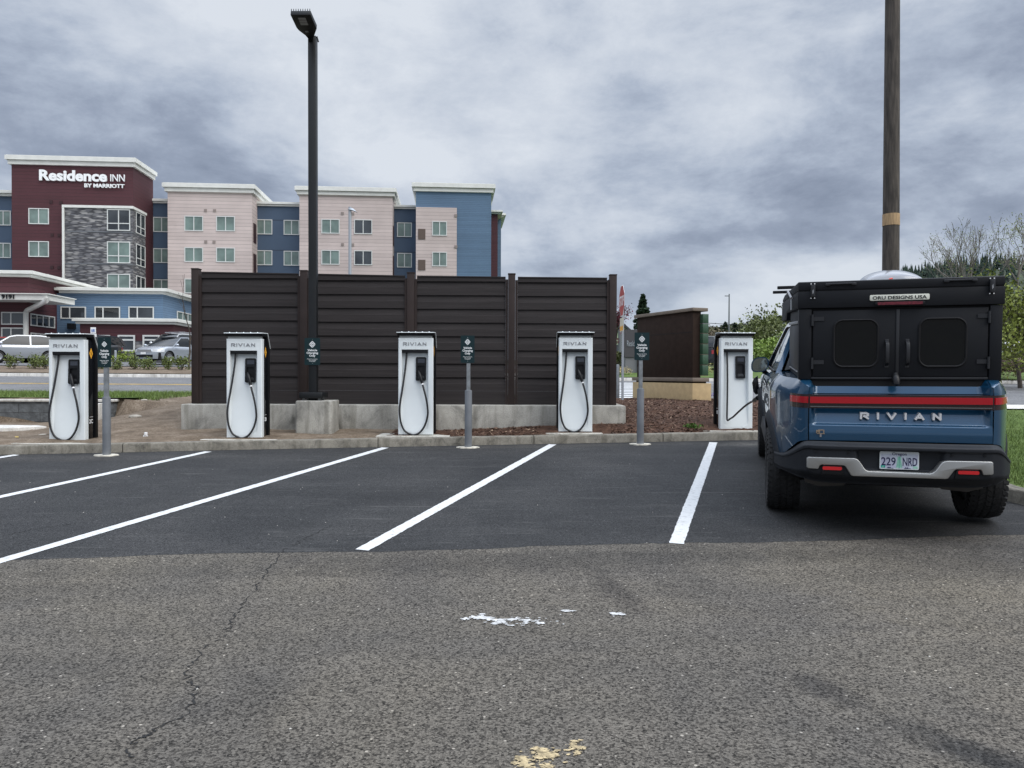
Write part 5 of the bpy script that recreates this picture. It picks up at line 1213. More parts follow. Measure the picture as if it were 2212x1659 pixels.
for x, y in ((1665, 600), (1738, 601), (1667, 854), (1734, 855)): q, z = hp(*c1(x, y), DB); hbox('wall_vent', q - .13, q + .13, DB - .05, DB + .02, z - .13, z + .13, m_bvent)
for y in (770, 1020): z = hp(*c1(2040, y), DB)[1]; MB().box(b - .01, b + .06, DB + .5, DB + 1.4, z - .9, z + .9).build('louvre', m_mar2, hotel)
a, b = block(c2, 352, c2, 1105, c2, 720, 257, 188)
for ya, yb in ((447, 567), (698, 818)): win(c2, (530, ya), (678, yb), DB); win(c2, (795, ya + 3), (942, yb + 4), DB, m_dark)
for x, y in ((700, 402), (783, 404), (701, 654), (783, 656)): q, z = hp(*c2(x, y), DB); hbox('wall_vent', q - .13, q + .13, DB - .05, DB + .02, z - .13, z + .13, m_bvent)
for y in (570, 815): z = hp(*c2(1105, y), DB)[1]; MB().box(b - .01, b + .06, DB + .5, DB + 1.4, z - .9, z + .9).build('louvre', m_mar2, hotel)
a, b = block(c2, 1295, c2, 1905, c2, 1600, 230, 158, .38, 9, m_blue)
p0, zp = hp(*c2(1296, 350), DB - .12); p1 = hp(*c2(1627, 350), DB - .12)[0]
hbox('wall', p0, p1, DB - .12, DB + .01, GZ, zp, m_beige)
for ya in (465, 713): win(c2, (1427, ya), (1547, ya + 119), DB - .12)
for ya in (527, 777):
    (q0, z1), (q1, z0) = hp(*c2(1313, ya), DB - .12), hp(*c2(1372, ya + 85), DB - .12); hbox('louvre', q0, q1, DB - .17, DB - .1, z0, z1, m_louv)
for x, y in ((1618, 422), (1620, 673)): q, z = hp(*c2(x, y), DB); hbox('wall_vent', q - .13, q + .13, DB - .19, DB - .1, z - .13, z + .13, m_bvent)
# maroon end bay and last blue sliver
e0 = hp(*c2(1903, 500), DB + 6)[0]; e1 = hp(*c2(1958, 500), DB + 6)[0]; z = hp(*c2(1940, 408), DB + 6)[1]; z1 = hp(*c2(1940, 378), DB + 5.6)[1]
hbox('wall', e0 - 1, e1, DB + 6, DB + 12, GZ, z, m_maroon); cornice(e0 - 1, e1, DB + 6, DB + 12, z + .002, z1, .5)
f0 = e1; f1 = hp(*c2(1985, 500), DB + 9)[0]; z = hp(*c2(1970, 436), DB + 9)[1]; z1 = hp(*c2(1975, 402), DB + 8.6)[1]
hbox('wall', f0 - 1, f1, DB + 9, DB + 16, GZ, z, m_blue); cornice(f0 - 1, f1, DB + 9, DB + 16, z + .002, z1, .5)
# ---- low wings in front
DE = -15.4                       # entrance front
s1_, z_ = hp(*c1(235, 1145), DE); zE = hp(*c1(120, 1138), DE)[1]; zE1 = hp(*c1(120, 1090), DE - .4)[1]
DBW = hside(*c1(460, 1300), s1_)[0]
hbox('wall', s1_ - 16, s1_, DE, DBW + 6, GZ - .3, zE, m_maroon); cornice(s1_ - 16, s1_, DE, DBW + 6, zE + .002, zE1, .55)
wz = lambda y: hp(*c1(120, y), DE)[1]
for (xa, xb) in ((-190, 0), (12, 200)):
    q0, q1 = hp(*c1(xa, 1400), DE)[0], hp(*c1(xb, 1400), DE)[0]
    winr(q0, q1, wz(1525), wz(1422), DE, m_dark, split=[.42]); winr(q0, q1, wz(1720), wz(1548), DE, m_dark, split=[.42])
qa, qb = hside(*c1(243, 1480), s1_)[0], hside(*c1(440, 1500), s1_)[0]; zz1, zz0 = hside(*c1(243, 1432), s1_)[1], hside(*c1(243, 1532), s1_)[1]
winr(qa, qb, zz0, zz1, s1_, m_dark, cols=3, side=True)
zd1 = hside(*c1(250, 1588), s1_)[1]; qc = hside(*c1(400, 1600), s1_)[0]
dr = winr(qa, qc, GZ, zd1, s1_, M('door_grey', (.12, .13, .14), .25), cols=3, side=True, name='entrance_door')
# canopy with house number
DC = DE - 1.9; k0 = hp(*c1(382, 1300), DC)[0]; zc0, zc1 = hp(*c1(100, 1322), DC)[1], hp(*c1(100, 1276), DC)[1]
dC1 = hside(*c1(605, 1345), k0)[0]
mb = MB(); mb.box(k0 - 17, k0, DC, dC1, zc0, zc1); mb.box(k0 - 17, k0 + .12, DC - .12, dC1, zc1 + .001, zc1 + .06); mb.build('canopy', m_trim, hotel)
q0, zq = hp(*c1(16, 1312), DC); q1 = hp(*c1(118, 1312), DC)[0]
put_text('house_number', text('9191', .36, q1 - q0, .03, .012), m_blk, hotel, Matrix.Translation(((q0 + q1) / 2, DC - .05, zq)))
P = [hp(*c1(378, 1308), DC - .1), hp(*c1(374, 1332), DC - .1), hp(*c1(222, 1408), DE - .15), hp(*c1(210, 1425), DE - .15), hp(*c1(210, 1720), DE - .15)]
MB().tube([(P[0][0], DC - .1, P[0][1]), (P[1][0], DC - .1, P[1][1]), (P[2][0], DE - .15, P[2][1]), (P[3][0], DE - .15, P[3][1]), (P[4][0], DE - .15, max(GZ, P[4][1]))], .17, 8).build('downspout', m_trim, hotel, smooth=50)
# blue wing
wb0 = hp(*c1(455, 1300), DBW)[0]; wb1 = hp(*c1(1320, 1300), DBW)[0]; zb0 = hp(*c1(900, 1274), DBW)[1]; zb1_ = hp(*c1(900, 1228), DBW - .5)[1]
dB1 = hside(*c1(1560, 1380), wb1)[0]
hbox('wall', wb0, wb1, DBW, DBW + 12, GZ - .2, zb0, m_blue); cornice(wb0 + .6, wb1, DBW, DBW + 12, zb0 + .002, zb1_, .5)
for xa, xb, sp in ((492, 698, [.36]), (768, 975, [.33]), (1042, 1248, [.35])): win(c1, (xa, 1377), (xb, 1478), DBW, m_dark, split=sp)
qa, qb = hside(*c1(1432, 1440), wb1)[0], hside(*c1(1560, 1440), wb1)[0]; zz1, zz0 = hside(*c1(1432, 1412), wb1)[1], hside(*c1(1432, 1482), wb1)[1]
winr(qa, qb, zz0, zz1, wb1, m_curt, cols=2, side=True)
qa = hside(*c3(1662, 560), wb1)[0]; zz1 = hside(*c3(1662, 525), wb1)[1]; winr(qa, qa + 2, GZ + .6, zz1, wb1, m_dark, side=True)
a, z = hp(*c1(588, 1538), DBW); hbox('wall_lamp', a - .25, a + .25, DBW - .3, DBW, z - .2, z + .2, m_blk)
# low maroon wing with stone base
DM = DBW - 2.2; m0 = hp(*c1(648, 1560), DM)[0]; m1 = hp(*c1(1405, 1560), DM)[0]; zm = hp(*c1(1000, 1520), DM)[1]; zm1 = hp(*c1(1000, 1476), DM - .5)[1]; zs = hp(*c3(1300, 600), DM)[1]
hbox('wall', m0, m1, DM, DBW + 3, zs, zm, m_maroon); hbox('stone_wall', m0 - .06, m1 + .06, DM - .08, DBW + 3, GZ - .2, zs - .002, m_stonew); cornice(m0, m1, DM, DBW + 3, zm + .002, zm1, .38)
for xa, xb in ((820, 975), (1042, 1195), (1262, 1413)): win(c3, (xa, 547), (xb, 692), DM - .09, m_dark, rows=.70, cols=0, w=.11)
# ------------------------------------------------------------ around the hotel
def dz(x, y, Y): return at(x, y, Y)
m_steel = M('pale_steel_pole', (.36, .39, .42), .45, metal=.3)
t = thing('street_light', 'pale grey street light standing between fence and hotel', 'street light', None, (at(756, 583, 44).x, 44, H(at(756, 583, 44).x, 44)))
zt = at(756, 447, 44).z - t.location.z
MB().tube([(0, 0, 0), (0, 0, zt)], .088, 12).build('pole', m_steel, t, smooth=60)
zz = at(756, 457, 44).z - t.location.z
mb = MB(); mb.grid(lambda u, v: (-.12 + .56 * u, -.16 + .32 * v, zz + .13 * math.sin(math.pi * min(1, u * 1.1)) * math.sin(math.pi * v) - .02 - .18 * u * u + (.12 if u < .4 else .12)), 12, 8); mb.build('lamp_head', m_steel, t, smooth=60)
t = thing('parking_sign', 'blue and white accessible parking sign on a pole by the hotel', 'sign', None, (at(202, 790, 38.5).x, 38.5, H(at(202, 790, 38.5).x, 38.5)))
z1 = at(202, 707, 38.5).z - t.location.z; z2 = at(202, 720, 38.5).z - t.location.z; z3 = at(202, 727, 38.5).z - t.location.z
MB().box(-.04, .04, 0, .06, 0, z1).build('post', m_steel, t)
MB().box(-.13, .13, -.03, -.001, z2, z1).build('sign_plate', m_lab, t); MB().box(-.075, .075, -.036, -.0305, z2 + .06, z2 + .20).build('blue_panel', M('sign_blue', (.02, .12, .42), .5), t); MB().box(-.16, .16, -.03, -.001, z3 - .02, z2 - .02).build('sign_plate', m_lab, t)
put_text('wheelchair_symbol', text('&', .13, None, .001), m_lab, t, Matrix.Translation((0, -.038, z2 + .085))) if False else None
mb = MB(); mb.lathe([(.018, -.04), (.018, -.0365)], (-.012, 0, z2 + .178), 'y', 8); mb.tube([(-.012, -.038, z2 + .16), (-.008, -.038, z2 + .125), (.03, -.038, z2 + .12), (.045, -.038, z2 + .085)], .009, 5); mb.tube([(-.02, -.038, z2 + .13), (-.035, -.038, z2 + .10), (-.01, -.038, z2 + .078), (.02, -.038, z2 + .09)], .007, 5); mb.build('wheelchair_symbol', m_lab, t)
t = thing('bollard', 'slim pale grey bollard standing before the stone hotel wall', 'bollard', None, (at(249.6, 790, 39).x, 39, H(-20, 39)))
MB().lathe([(.055, 0), (.055, at(250, 757, 39).z - H(-20, 39) - .02), (.03, at(250, 757, 39).z - H(-20, 39))], n=12).build('post', m_steel, t, smooth=40)
# ------------------------------------------------------------ brown monument wall beyond the bed
m_mon = M('dark_brown_stucco', (.030, .019, .0145), .85, spec=.15, nscale=6, namt=.12, bump=.2, bscale=120)
m_tan = M('tan_stucco', (.44, .32, .17), .8, nscale=9, namt=.08, bump=.3, bscale=160)
m_capm = M('taupe_cap', (.17, .135, .105), .6, nscale=4, namt=.1)
m_grn = M('green_metal_panel', (.030, .075, .042), .45, nscale=5, namt=.1)
P0 = at(1496, 860, 19.0); gz_ = at(1492, 875.6, 18.9).z
mdir = Vector((-.375, .927, 0)); mside = Vector((.927, .375, 0))          # along the long face, along the short face
def mpt(px, s):      # height at pixel row on the near corner
    return px
Mm = Matrix(((mside.x, mdir.x, 0, P0.x), (mside.y, mdir.y, 0, P0.y), (0, 0, 1, gz_), (0, 0, 0, 1)))
mon = thing('monument_wall', 'dark brown slab monument on a tan base with green panels on its edge', 'monument', None, mat=Mm)
def mz(y, Y=19.0): return at(1496, y, Y).z - gz_
zl0, zl1, zt_ = mz(824.6), mz(816), mz(672)
MB().box(-.06, .50, -.08, 2.75, -.5, zl0 - .035).build('base', m_tan, mon, bevel=.01)
MB().box(.0, .40, .0, 2.66, zl0 - .034, zl0).build('plinth', m_mon, mon)
MB().box(-.07, .42, -.10, 2.78, zl0 + .002, zl1).build('ledge', m_capm, mon, bevel=.004)
MB().box(.0, .235, .0, 2.62, zl1 + .002, zt_).build('slab', m_mon, mon, bevel=.006)
MB().box(-.003, .0, .02, 2.60, zl1 + (zt_ - zl1) * .685, zl1 + (zt_ - zl1) * .685 + .012).build('panel_joint', m_gap, mon)
MB().box(-.05, .40, -.06, 2.72, zt_ + .002, zt_ + .085).build('cap', m_capm, mon, bevel=.005)
yy = [428, 517, 605, 700, 795, 890, 985]
for a, b in zip(yy, yy[1:]):
    z1, z0 = at(1520, (780 + a / 3.073) * .7373, 19).z - gz_, at(1520, (780 + b / 3.073) * .7373, 19).z - gz_
    MB().box(.208, .375, -.12, 2.2, z0 + .012, z1 - .006).build('green_panel', m_grn, mon, bevel=.004)
    MB().box(.206, .37, -.11, 2.2, z0 - .004, z0 + .011).build('divider', m_silver if a in (428,) else m_capm, mon)
# ------------------------------------------------------------ stop sign at the crossing
SY = 18.8; sp_ = at(1350.5, 650, SY)
t = thing('stop_sign', 'red stop sign turned nearly edge-on beside the brown fence', 'sign', None, (sp_.x - .05, SY, H(sp_.x, SY)), R(-88.6))
hh = (683.4 - 616.6) / F * SY; zc = sp_.z - H(sp_.x, SY); r_ = hh / 2 / math.cos(R(22.5))
octa = [(r_ * math.cos(R(22.5 + 45 * i)), zc + r_ * math.sin(R(22.5 + 45 * i))) for i in range(8)]
o = MB().prism(octa, -.034, -.030).build('sign_plate', m_lab, t)
oc2 = [(a * .95, zc + (b - zc) * .95) for a, b in octa]; MB().prism(oc2, -.036, -.0345).build('red_face', M('faded_red', (.38, .055, .05), .6, nscale=4, namt=.15), o)
put_text('lettering', text('STOP', .34, .60, .0006, .006), m_lab, o, Matrix.Translation((0, -.0375, zc - .118)))
za, zb2 = at(1350, 687, SY).z - H(sp_.x, SY), at(1350, 716, SY).z - H(sp_.x, SY)
pl = MB().box(-.24, .24, -.036, -.031, zb2, za).build('supplementary_plate', M('cream_sign', (.62, .58, .46), .6), t)
MB().box(-.22, .22, -.038, -.0365, zb2 + .02, zb2 + (za - zb2) * .4).build('yellow_band', m_ylw, pl)
mb = MB(); mb.box(-.03, .03, -.029, .022, -.3, zc + .30); po = mb.build('post', m_steel, t)
mb = MB()
for i in range(40): mb.box(-.008, .008, -.0305, -.0292, .1 + i * .055, .125 + i * .055)
mb.build('post_hole', m_gap, po)['kind'] = 'stuff'
t = thing('bollard', 'grey steel bollard close to the right end of the brown fence', 'bollard', None, (at(1334.5, 830, 20.5).x, 20.5, H(2.8, 20.5)))
MB().lathe([(.045, -.1), (.045, at(1334, 789, 20.5).z - H(2.8, 20.5)), (.03, at(1334, 787, 20.5).z - H(2.8, 20.5))], n=12).build('post', m_galv, t, smooth=40)
# grey hotel sign beyond the crossing
gx0, gx1 = at(1351, 760, 37).x, at(1377, 760, 37).x
hs = thing('hotel_sign', 'grey two-tone ground sign across the crossing, mostly behind the charging sign', 'sign', None, (gx0, 37, H(gx0, 37)))
zg = lambda y: at(1360, y, 37).z - H(gx0, 37)
MB().box(0, 1.9, 0, .5, -.3, zg(772)).build('base', M('mid_grey_stucco', (.17, .17, .18), .8), hs); MB().box(-.03, 1.75, -.06, .5, zg(771.5), zg(712)).build('panel', M('dark_grey_panel', (.055, .052, .055), .6), hs)
put_text('lettering', text('Residence', .40, .72, .01, .0), m_steel, hs, Matrix.Translation((.42, -.08, zg(748))))
MB().box(gx1 - gx0 - .02, gx1 - gx0 + .10, -.10, -.04, -.3, zg(762)).build('edge_strip', m_wframe, hs)

# ------------------------------------------------------------ retaining wall, loose concrete, litter on the left
def block_mat():
    m = bpy.data.materials.new('split_face_block'); m.use_nodes = True; t = m.node_tree; b = pbsdf(m)
    tcn = t.nodes.new('ShaderNodeTexCoord'); mp = t.nodes.new('ShaderNodeMapping'); mp.inputs['Rotation'].default_value = (R(90), 0, 0); t.links.new(tcn.outputs['Object'], mp.inputs[0])
    br = t.nodes.new('ShaderNodeTexBrick'); br.inputs['Scale'].default_value = 1; br.inputs['Brick Width'].default_value = .95; br.inputs['Row Height'].default_value = .2; br.inputs['Mortar Size'].default_value = .006
    br.inputs['Color1'].default_value = (.075, .08, .082, 1); br.inputs['Color2'].default_value = (.10, .105, .108, 1); br.inputs['Mortar'].default_value = (.025, .025, .025, 1); t.links.new(mp.outputs[0], br.inputs['Vector'])
    n_ = t.nodes.new('ShaderNodeTexNoise'); n_.inputs['Scale'].default_value = 7; n_.inputs['Detail'].default_value = 8; t.links.new(tcn.outputs['Object'], n_.inputs['Vector'])
    t.links.new(mixc(t, .9, br.outputs['Color'], ramp(t, n_.outputs[0], [(.3, (.6, .6, .6)), (.7, (1.4, 1.4, 1.4))]), 'MULTIPLY'), b.inputs['Base Color']); b.inputs['Roughness'].default_value = .9
    bp = t.nodes.new('ShaderNodeBump'); bp.inputs['Strength'].default_value = .8; bp.inputs['Distance'].default_value = .04; t.links.new(n_.outputs[0], bp.inputs['Height']); t.links.new(bp.outputs[0], b.inputs['Normal']); return m
wt = at(100, 865, 17).z; wa = at(-300, 865, 17).x; wb = at(243, 865, 17).x
rw = thing('retaining_wall', 'dark grey split-face block retaining wall below the grass verge', 'retaining wall', None, (0, 17, 0))
MB().box(wa, wb, 0, .3, .0, wt - .03).build('block_wall', block_mat(), rw, bevel=.01); MB().box(wa, wb + .03, -.03, .33, wt - .028, wt + .025).build('cap', m_walk, rw, bevel=.008)
A = at(206, 872, 16.6); B = at(325, 864.5, 19.0)
d = Vector((B.x - A.x, B.y - A.y)).normalized(); n_ = Vector((-d.y, d.x)) * .14
mb = MB(); q = [(A.x, A.y), (B.x, B.y), (B.x + n_.x, B.y + n_.y), (A.x + n_.x, A.y + n_.y)]
mb.add([(q[0][0], q[0][1], .35), (q[1][0], q[1][1], .6), (q[2][0], q[2][1], .6), (q[3][0], q[3][1], .35), (q[0][0], q[0][1], A.z), (q[1][0], q[1][1], B.z), (q[2][0], q[2][1], B.z), (q[3][0], q[3][1], A.z)], [(0, 3, 2, 1), (4, 5, 6, 7), (0, 1, 5, 4), (1, 2, 6, 5), (2, 3, 7, 6), (3, 0, 4, 7)])
tag(mb.build('kerb', m_walk, bevel=.01), kind='structure')
p_ = at(20, 925, 14.6); mb = MB(); mb.prism([(p_.x - 3, 14.3), (p_.x + .1, 14.25), (p_.x + .62, 14.75), (p_.x + .3, 15.0), (p_.x - 3, 15.3)], .2, p_.z + .03, 'z'); tag(mb.build('concrete_slab', m_walk, bevel=.01), kind='structure')
p_ = at(315, 943, 12.35); t = thing('pvc_riser', 'short white plastic pipe sticking out of the bare soil', 'pipe', None, (p_.x, 12.35, H(p_.x, 12.35)))
mb = MB(); zt = at(315, 938, 12.35).z - H(p_.x, 12.35); mb.lathe([(.018, -.05), (.018, zt - .012), (.027, zt - .01), (.027, zt + .03), (.018, zt + .032)], n=12); mb.tube([(-.04, 0, zt - .03), (.03, 0, zt - .03)], .013, 8); mb.build('pipe', m_lab, t, smooth=40)
def blob(mb, c, r, seed, sq=(1, 1, .6), sub=2, rough=.25):
    bm = bmesh.new(); bmesh.ops.create_icosphere(bm, subdivisions=sub, radius=1)
    vs = [];
    for v in bm.verts:
        k = 1 + rough * noise.noise(v.co * 1.7 + Vector((seed, seed * 2, 0))) + rough * .4 * noise.noise(v.co * 4 + Vector((seed, 0, 0)))
        vs.append((c[0] + v.co.x * r * k * sq[0], c[1] + v.co.y * r * k * sq[1], c[2] + v.co.z * r * k * sq[2]))
    mb.add(vs, [tuple(v.index for v in f.verts) for f in bm.faces]); bm.free(); return mb
rnd = random.Random(12); mb = MB()
for i in range(150):
    X = rnd.uniform(-11, -2.2); Y = rnd.uniform(kerbY(X) + .3, 17 if X < -8 else 20); blob(mb, (X, Y, H(X, Y) + .01), rnd.uniform(.008, .045) ** 1.0, i, (1.3, 1, .6), 1)
tag(mb.build('dirt_clods', m_dirt, fix=False), kind='stuff', label='clods and small stones scattered over the bare soil', cat='stones')
for i, (x, y, Y, r) in enumerate(((380 * .24449, 946, 12.6, .05), (1195 * .24449, 589.8 + 1284 * .24449, 15, .08), (1275 * .24449, 589.8 + 1175 * .24449, 17.3, .05))):
    p_ = at(x, y, Y); mb = blob(MB(), (0, 0, 0), r, i * 3 + 5, (1.6, 1, .5)); o = mb.build('stone', M('pale_stone', (.34, .31, .26), .9, nscale=20, namt=.2), smooth=60); o.location = (p_.x, Y, H(p_.x, Y) + .02)
    tag(o, ['pale stone on the soil left of the leftmost charger', 'flat pale stone in the middle of the bare soil slope', 'small pale stone high on the bare soil slope'][i], 'stone')
for i, (x, y, Y, c_, lb) in enumerate(((125, 911 + 3, 14.0, (.55, .10, .08), 'crumpled red and white scrap of litter on the soil by the wall'), (38, 952, 12.3, (.55, .40, .12), 'yellowish dead leaf litter scrap on the soil at the far left'))):
    p_ = at(x, y, Y); mb = MB(); rr = random.Random(i); mb.add([(rr.uniform(-.07, .07), rr.uniform(-.04, .04), rr.uniform(0, .04)) for _ in range(6)], [(0, 1, 2), (1, 2, 3), (2, 3, 4), (3, 4, 5), (0, 3, 5)])
    o = mb.build('litter', M('litter_%s' % 'ab'[i], c_, .7), fix=False); o.location = (p_.x, Y, H(p_.x, Y) + .012); tag(o, lb, 'litter')
# bark chips and twigs over the mulch bed
rnd = random.Random(21); ch = [MB(), MB(), MB()]
for i in range(30000):
    X = rnd.uniform(-2, 6.6); Y = kerbY(X) + .2 + rnd.random() ** 1.3 * 7.5
    if Y > mulch_far(X) or (-5.9 < X < 1.95 and 13.3 < Y < 17.4): continue
    if min(math.hypot(X - cc.location.x, (Y - cc.location.y - .15) * 1.1) for cc in chs_obj) < .62 and rnd.random() < .93: continue
    z = mulch_z(X, Y) + .012; L_ = rnd.uniform(.006, .022) + .012 * (rnd.random() < .1); w = L_ * rnd.uniform(.25, .6); a = rnd.uniform(0, 3.14); tl = rnd.uniform(-.45, .45)
    c_, s_ = math.cos(a), math.sin(a); dx, dy = c_ * L_, s_ * L_; ex, ey = -s_ * w, c_ * w
    ch[0 if rnd.random() < .55 else (1 if rnd.random() < .75 else 2)].add([(X - dx - ex, Y - dy - ey, z - tl * L_), (X + dx - ex * .4, Y + dy - ey * .4, z + tl * L_), (X + dx + ex, Y + dy + ey, z + tl * L_ + w * .4), (X - dx + ex, Y - dy + ey, z - tl * L_ + w * .5)], [(0, 1, 2, 3)])
for m_, c_, lb in zip(ch, ((.055, .028, .018), (.12, .065, .042), (.26, .18, .12)), ('dark bark chips covering the planting bed', 'reddish bark chips covering the planting bed', 'pale splinters strewn over the bark of the planting bed')):
    tag(m_.build('bark_chips', M('chip_%d' % int(c_[0] * 100), c_, .9), fix=False), kind='stuff', label=lb, cat='mulch')

# ------------------------------------------------------------ vegetation
def leafmat(name, c, v=.35, tr=.0):
    m = bpy.data.materials.new(name); m.use_nodes = True; t = m.node_tree; b = pbsdf(m)
    tcn = t.nodes.new('ShaderNodeNewGeometry'); c0 = tuple(x * (1 - v) for x in c); c9 = tuple(min(1, x * (1 + v)) for x in c)
    t.links.new(ramp(t, tcn.outputs['Random Per Island'], [(0, c0), (.5, c), (1, c9)]), b.inputs['Base Color']); b.inputs['Roughness'].default_value = .65; b.inputs['Specular IOR Level'].default_value = .25
    return m
m_bark = M('tree_bark', (.075, .060, .048), .9, nscale=8, namt=.3)
m_barkp = M('pale_bark', (.13, .115, .10), .9, nscale=8, namt=.2)
m_barkd = M('dark_bark', (.035, .026, .022), .9, nscale=8, namt=.3)
def leaf(mb, p, s_, rnd, flat=.0):
    a = Vector((rnd.gauss(0, 1), rnd.gauss(0, 1), rnd.gauss(0, 1) * (1 - flat))).normalized(); b = a.cross(Vector((rnd.gauss(0, 1), rnd.gauss(0, 1), rnd.gauss(0, 1)))).normalized()
    w = s_ * rnd.uniform(.5, 1.2); h_ = s_ * rnd.uniform(.3, .7)
    mb.add([p - a * w, p - b * h_, p + a * w, p + b * h_], [(0, 1, 2, 3)])
def branches(rnd, base, dirv, length, rad, depth, mb, tips, spread=.55, up=.15, sides=5, minr=.006, kids=(2, 4), shrink=.72):
    p = Vector(base); d = Vector(dirv).normalized(); pts = [p.copy()]; n = 4
    for i in range(n):
        d = (d + Vector((rnd.gauss(0, .12), rnd.gauss(0, .12), rnd.gauss(0, .08) + up * .25))).normalized(); p = p + d * length / n; pts.append(p.copy())
    r1 = max(minr, rad * .62); mb.tube([tuple(q) for q in pts], [rad + (r1 - rad) * i / n for i in range(n + 1)], sides, cap=False)
    if depth == 0: tips += [(q.copy(), d.copy()) for q in pts[1:]]; return
    k = rnd.randint(*kids)
    for i in range(k + 1):
        q = pts[rnd.randint(2, n)] if i < k else pts[n]
        ax = Vector((rnd.gauss(0, 1), rnd.gauss(0, 1), rnd.gauss(0, .6))).normalized(); nd = (d + ax * spread * (1 if i < k else .35) + Vector((0, 0, up))).normalized()
        branches(rnd, q, nd, length * rnd.uniform(shrink - .12, shrink + .1), r1 * rnd.uniform(.6, .85), depth - 1, mb, tips, spread, up, 3 if depth < 3 else sides, minr, kids, shrink)
def tree(label, X, Y, hgt, seed, leaf_c, leaves, lsize, depth=5, lsp=.3, spread=.6, up=.18, trunk_h=.22, cat='tree', name='tree', bark=None, group=None, lean=(0, 0), kids=(2, 4), minr=.008, name_leaf='crown', v=.35):
    rnd = random.Random(seed); z = H(X, Y); t = thing(name, label, cat, group, (X, Y, z - .05)); mb = MB(); tips = []
    branches(rnd, (0, 0, 0), (lean[0], lean[1], 1), hgt * trunk_h * 1.35, hgt * .022, depth, mb, tips, spread, up, 7, minr, kids)
    top = max(p.z for p, d in tips); k = hgt / top; mb.v = [(a * k, b * k, c * k) for a, b, c in mb.v]; tips = [(p * k, d) for p, d in tips]
    mb.build('trunk', bark or m_bark, t, smooth=60)
    if leaves:
        lm = MB()
        for _ in range(leaves):
            p, d = tips[rnd.randrange(len(tips))]; leaf(lm, p + Vector((rnd.gauss(0, lsp), rnd.gauss(0, lsp), rnd.gauss(0, lsp * .7))), lsize, rnd)
        lm.build(name_leaf, leafmat(name + '_leaf_%d' % seed, leaf_c, v), t, fix=False)
    return t
def conifer(label, X, Y, hgt, rad, seed, c=(.022, .042, .020), n=5200, group=None, lsize=.14, base=.06, z0=None, power=.85, name='conifer'):
    rnd = random.Random(seed); z = H(X, Y) if z0 is None else z0; t = thing(name, label, 'tree', group, (X, Y, z)); MB().tube([(0, 0, 0), (0, 0, hgt * .96)], [hgt * .018, .01], 7).build('trunk', m_barkd, t)
    lm = MB(); tiers = int(hgt * 6); arms = []
    for i in range(tiers):
        h_ = base + (1 - base) * (i + rnd.uniform(-.3, .3)) / tiers; r_ = rad * max(0, 1 - h_) ** power * rnd.uniform(.78, 1.12)
        for k in range(9): arms.append((h_, rnd.uniform(0, 6.283), r_ * rnd.uniform(.7, 1.12)))
    for _ in range(n):
        h_, a, r_ = arms[rnd.randrange(len(arms))]; q = rnd.random() ** .6; rr = r_ * q; a += rnd.gauss(0, .16)
        p = Vector((rr * math.cos(a), rr * math.sin(a), h_ * hgt - rr * .28 + rnd.gauss(0, .04))); leaf(lm, p, lsize, rnd, .6)
    for _ in range(n // 25): leaf(lm, Vector((rnd.gauss(0, .04), rnd.gauss(0, .04), hgt * rnd.uniform(.9, 1.01))), lsize * .7, rnd, .2)
    lm.build('crown', leafmat('%s_%d' % (name, seed), c, .45), t, fix=False); return t
def bush(label, X, Y, w, h_, seed, c, n, lsize, cat='shrub', name='shrub', group=None, z0=None, stems=True, up=.3):
    rnd = random.Random(seed); t = thing(name, label, cat, group, (X, Y, H(X, Y) if z0 is None else z0)); lm = MB()
    lob = [(rnd.uniform(-.5, .5) * w * .7, rnd.uniform(-.5, .5) * w * .6, rnd.uniform(.25, .75) * h_, rnd.uniform(.22, .42) * w) for _ in range(9)]
    for _ in range(n):
        a, b, c_, r_ = lob[rnd.randrange(9)]; v = Vector((rnd.gauss(0, 1), rnd.gauss(0, 1), rnd.gauss(0, 1))).normalized() * r_ * rnd.uniform(.55, 1.05); p = Vector((a, b, c_)) + Vector((v.x, v.y, v.z * h_ / w))
        if p.z > 0: leaf(lm, p, lsize, rnd)
    lm.build('foliage', leafmat('%s_leaf_%d' % (name, seed), c, .4), t, fix=False)
    if stems:
        sm_ = MB()
        for _ in range(7): sm_.tube([(rnd.gauss(0, .04) * w, rnd.gauss(0, .04) * w, 0), (rnd.gauss(0, .2) * w, rnd.gauss(0, .2) * w, h_ * .7)], [w * .012 + .004, .004], 4)
        sm_.build('stem', m_bark, t)
    return t
def atx(px, Y): return at(px, 800, Y).x
conifer('narrow dark conifer rising behind the brown monument', atx(1388, 50), 50, at(1388, 637, 50).z - H(8.5, 50), 1.05, 3, n=9000, lsize=.13, power=.6, base=.0)
conifer('lower dark conifer left of the narrow one, before the house', atx(1362, 54), 54, at(1362, 722, 54).z - H(8.5, 54), 1.5, 4, n=4000, lsize=.16, power=.6, base=.0)
tree('red-leaved shrubby tree beside the right end of the fence', atx(1336, 40), 40, 3.3, 11, (.13, .030, .045), 2600, .06, 4, .16, .7, .12, .2, bark=m_barkd, name='red_leaf_tree')
bush('low olive shrub under the red-leaved tree', atx(1341, 38), 38, 1.6, 1.1, 12, (.11, .12, .04), 500, .10)
bush('clump of tawny grass beyond the crossing', atx(1340, 35.5), 35.7, 1.0, .45, 13, (.36, .30, .16), 500, .05, 'grass clump', 'grass_clump', stems=False)
bush('clump of yellow-green grass under the dark parked vehicle', atx(1534, 35), 36, 1.4, .6, 14, (.34, .32, .15), 600, .05, 'grass clump', 'grass_clump', stems=False)
bush('bright green willow-like bush right of the plugged-in charger', atx(1654, 42), 42, 3.6, 2.0, 15, (.18, .25, .06), 3800, .12, name='willow_bush')
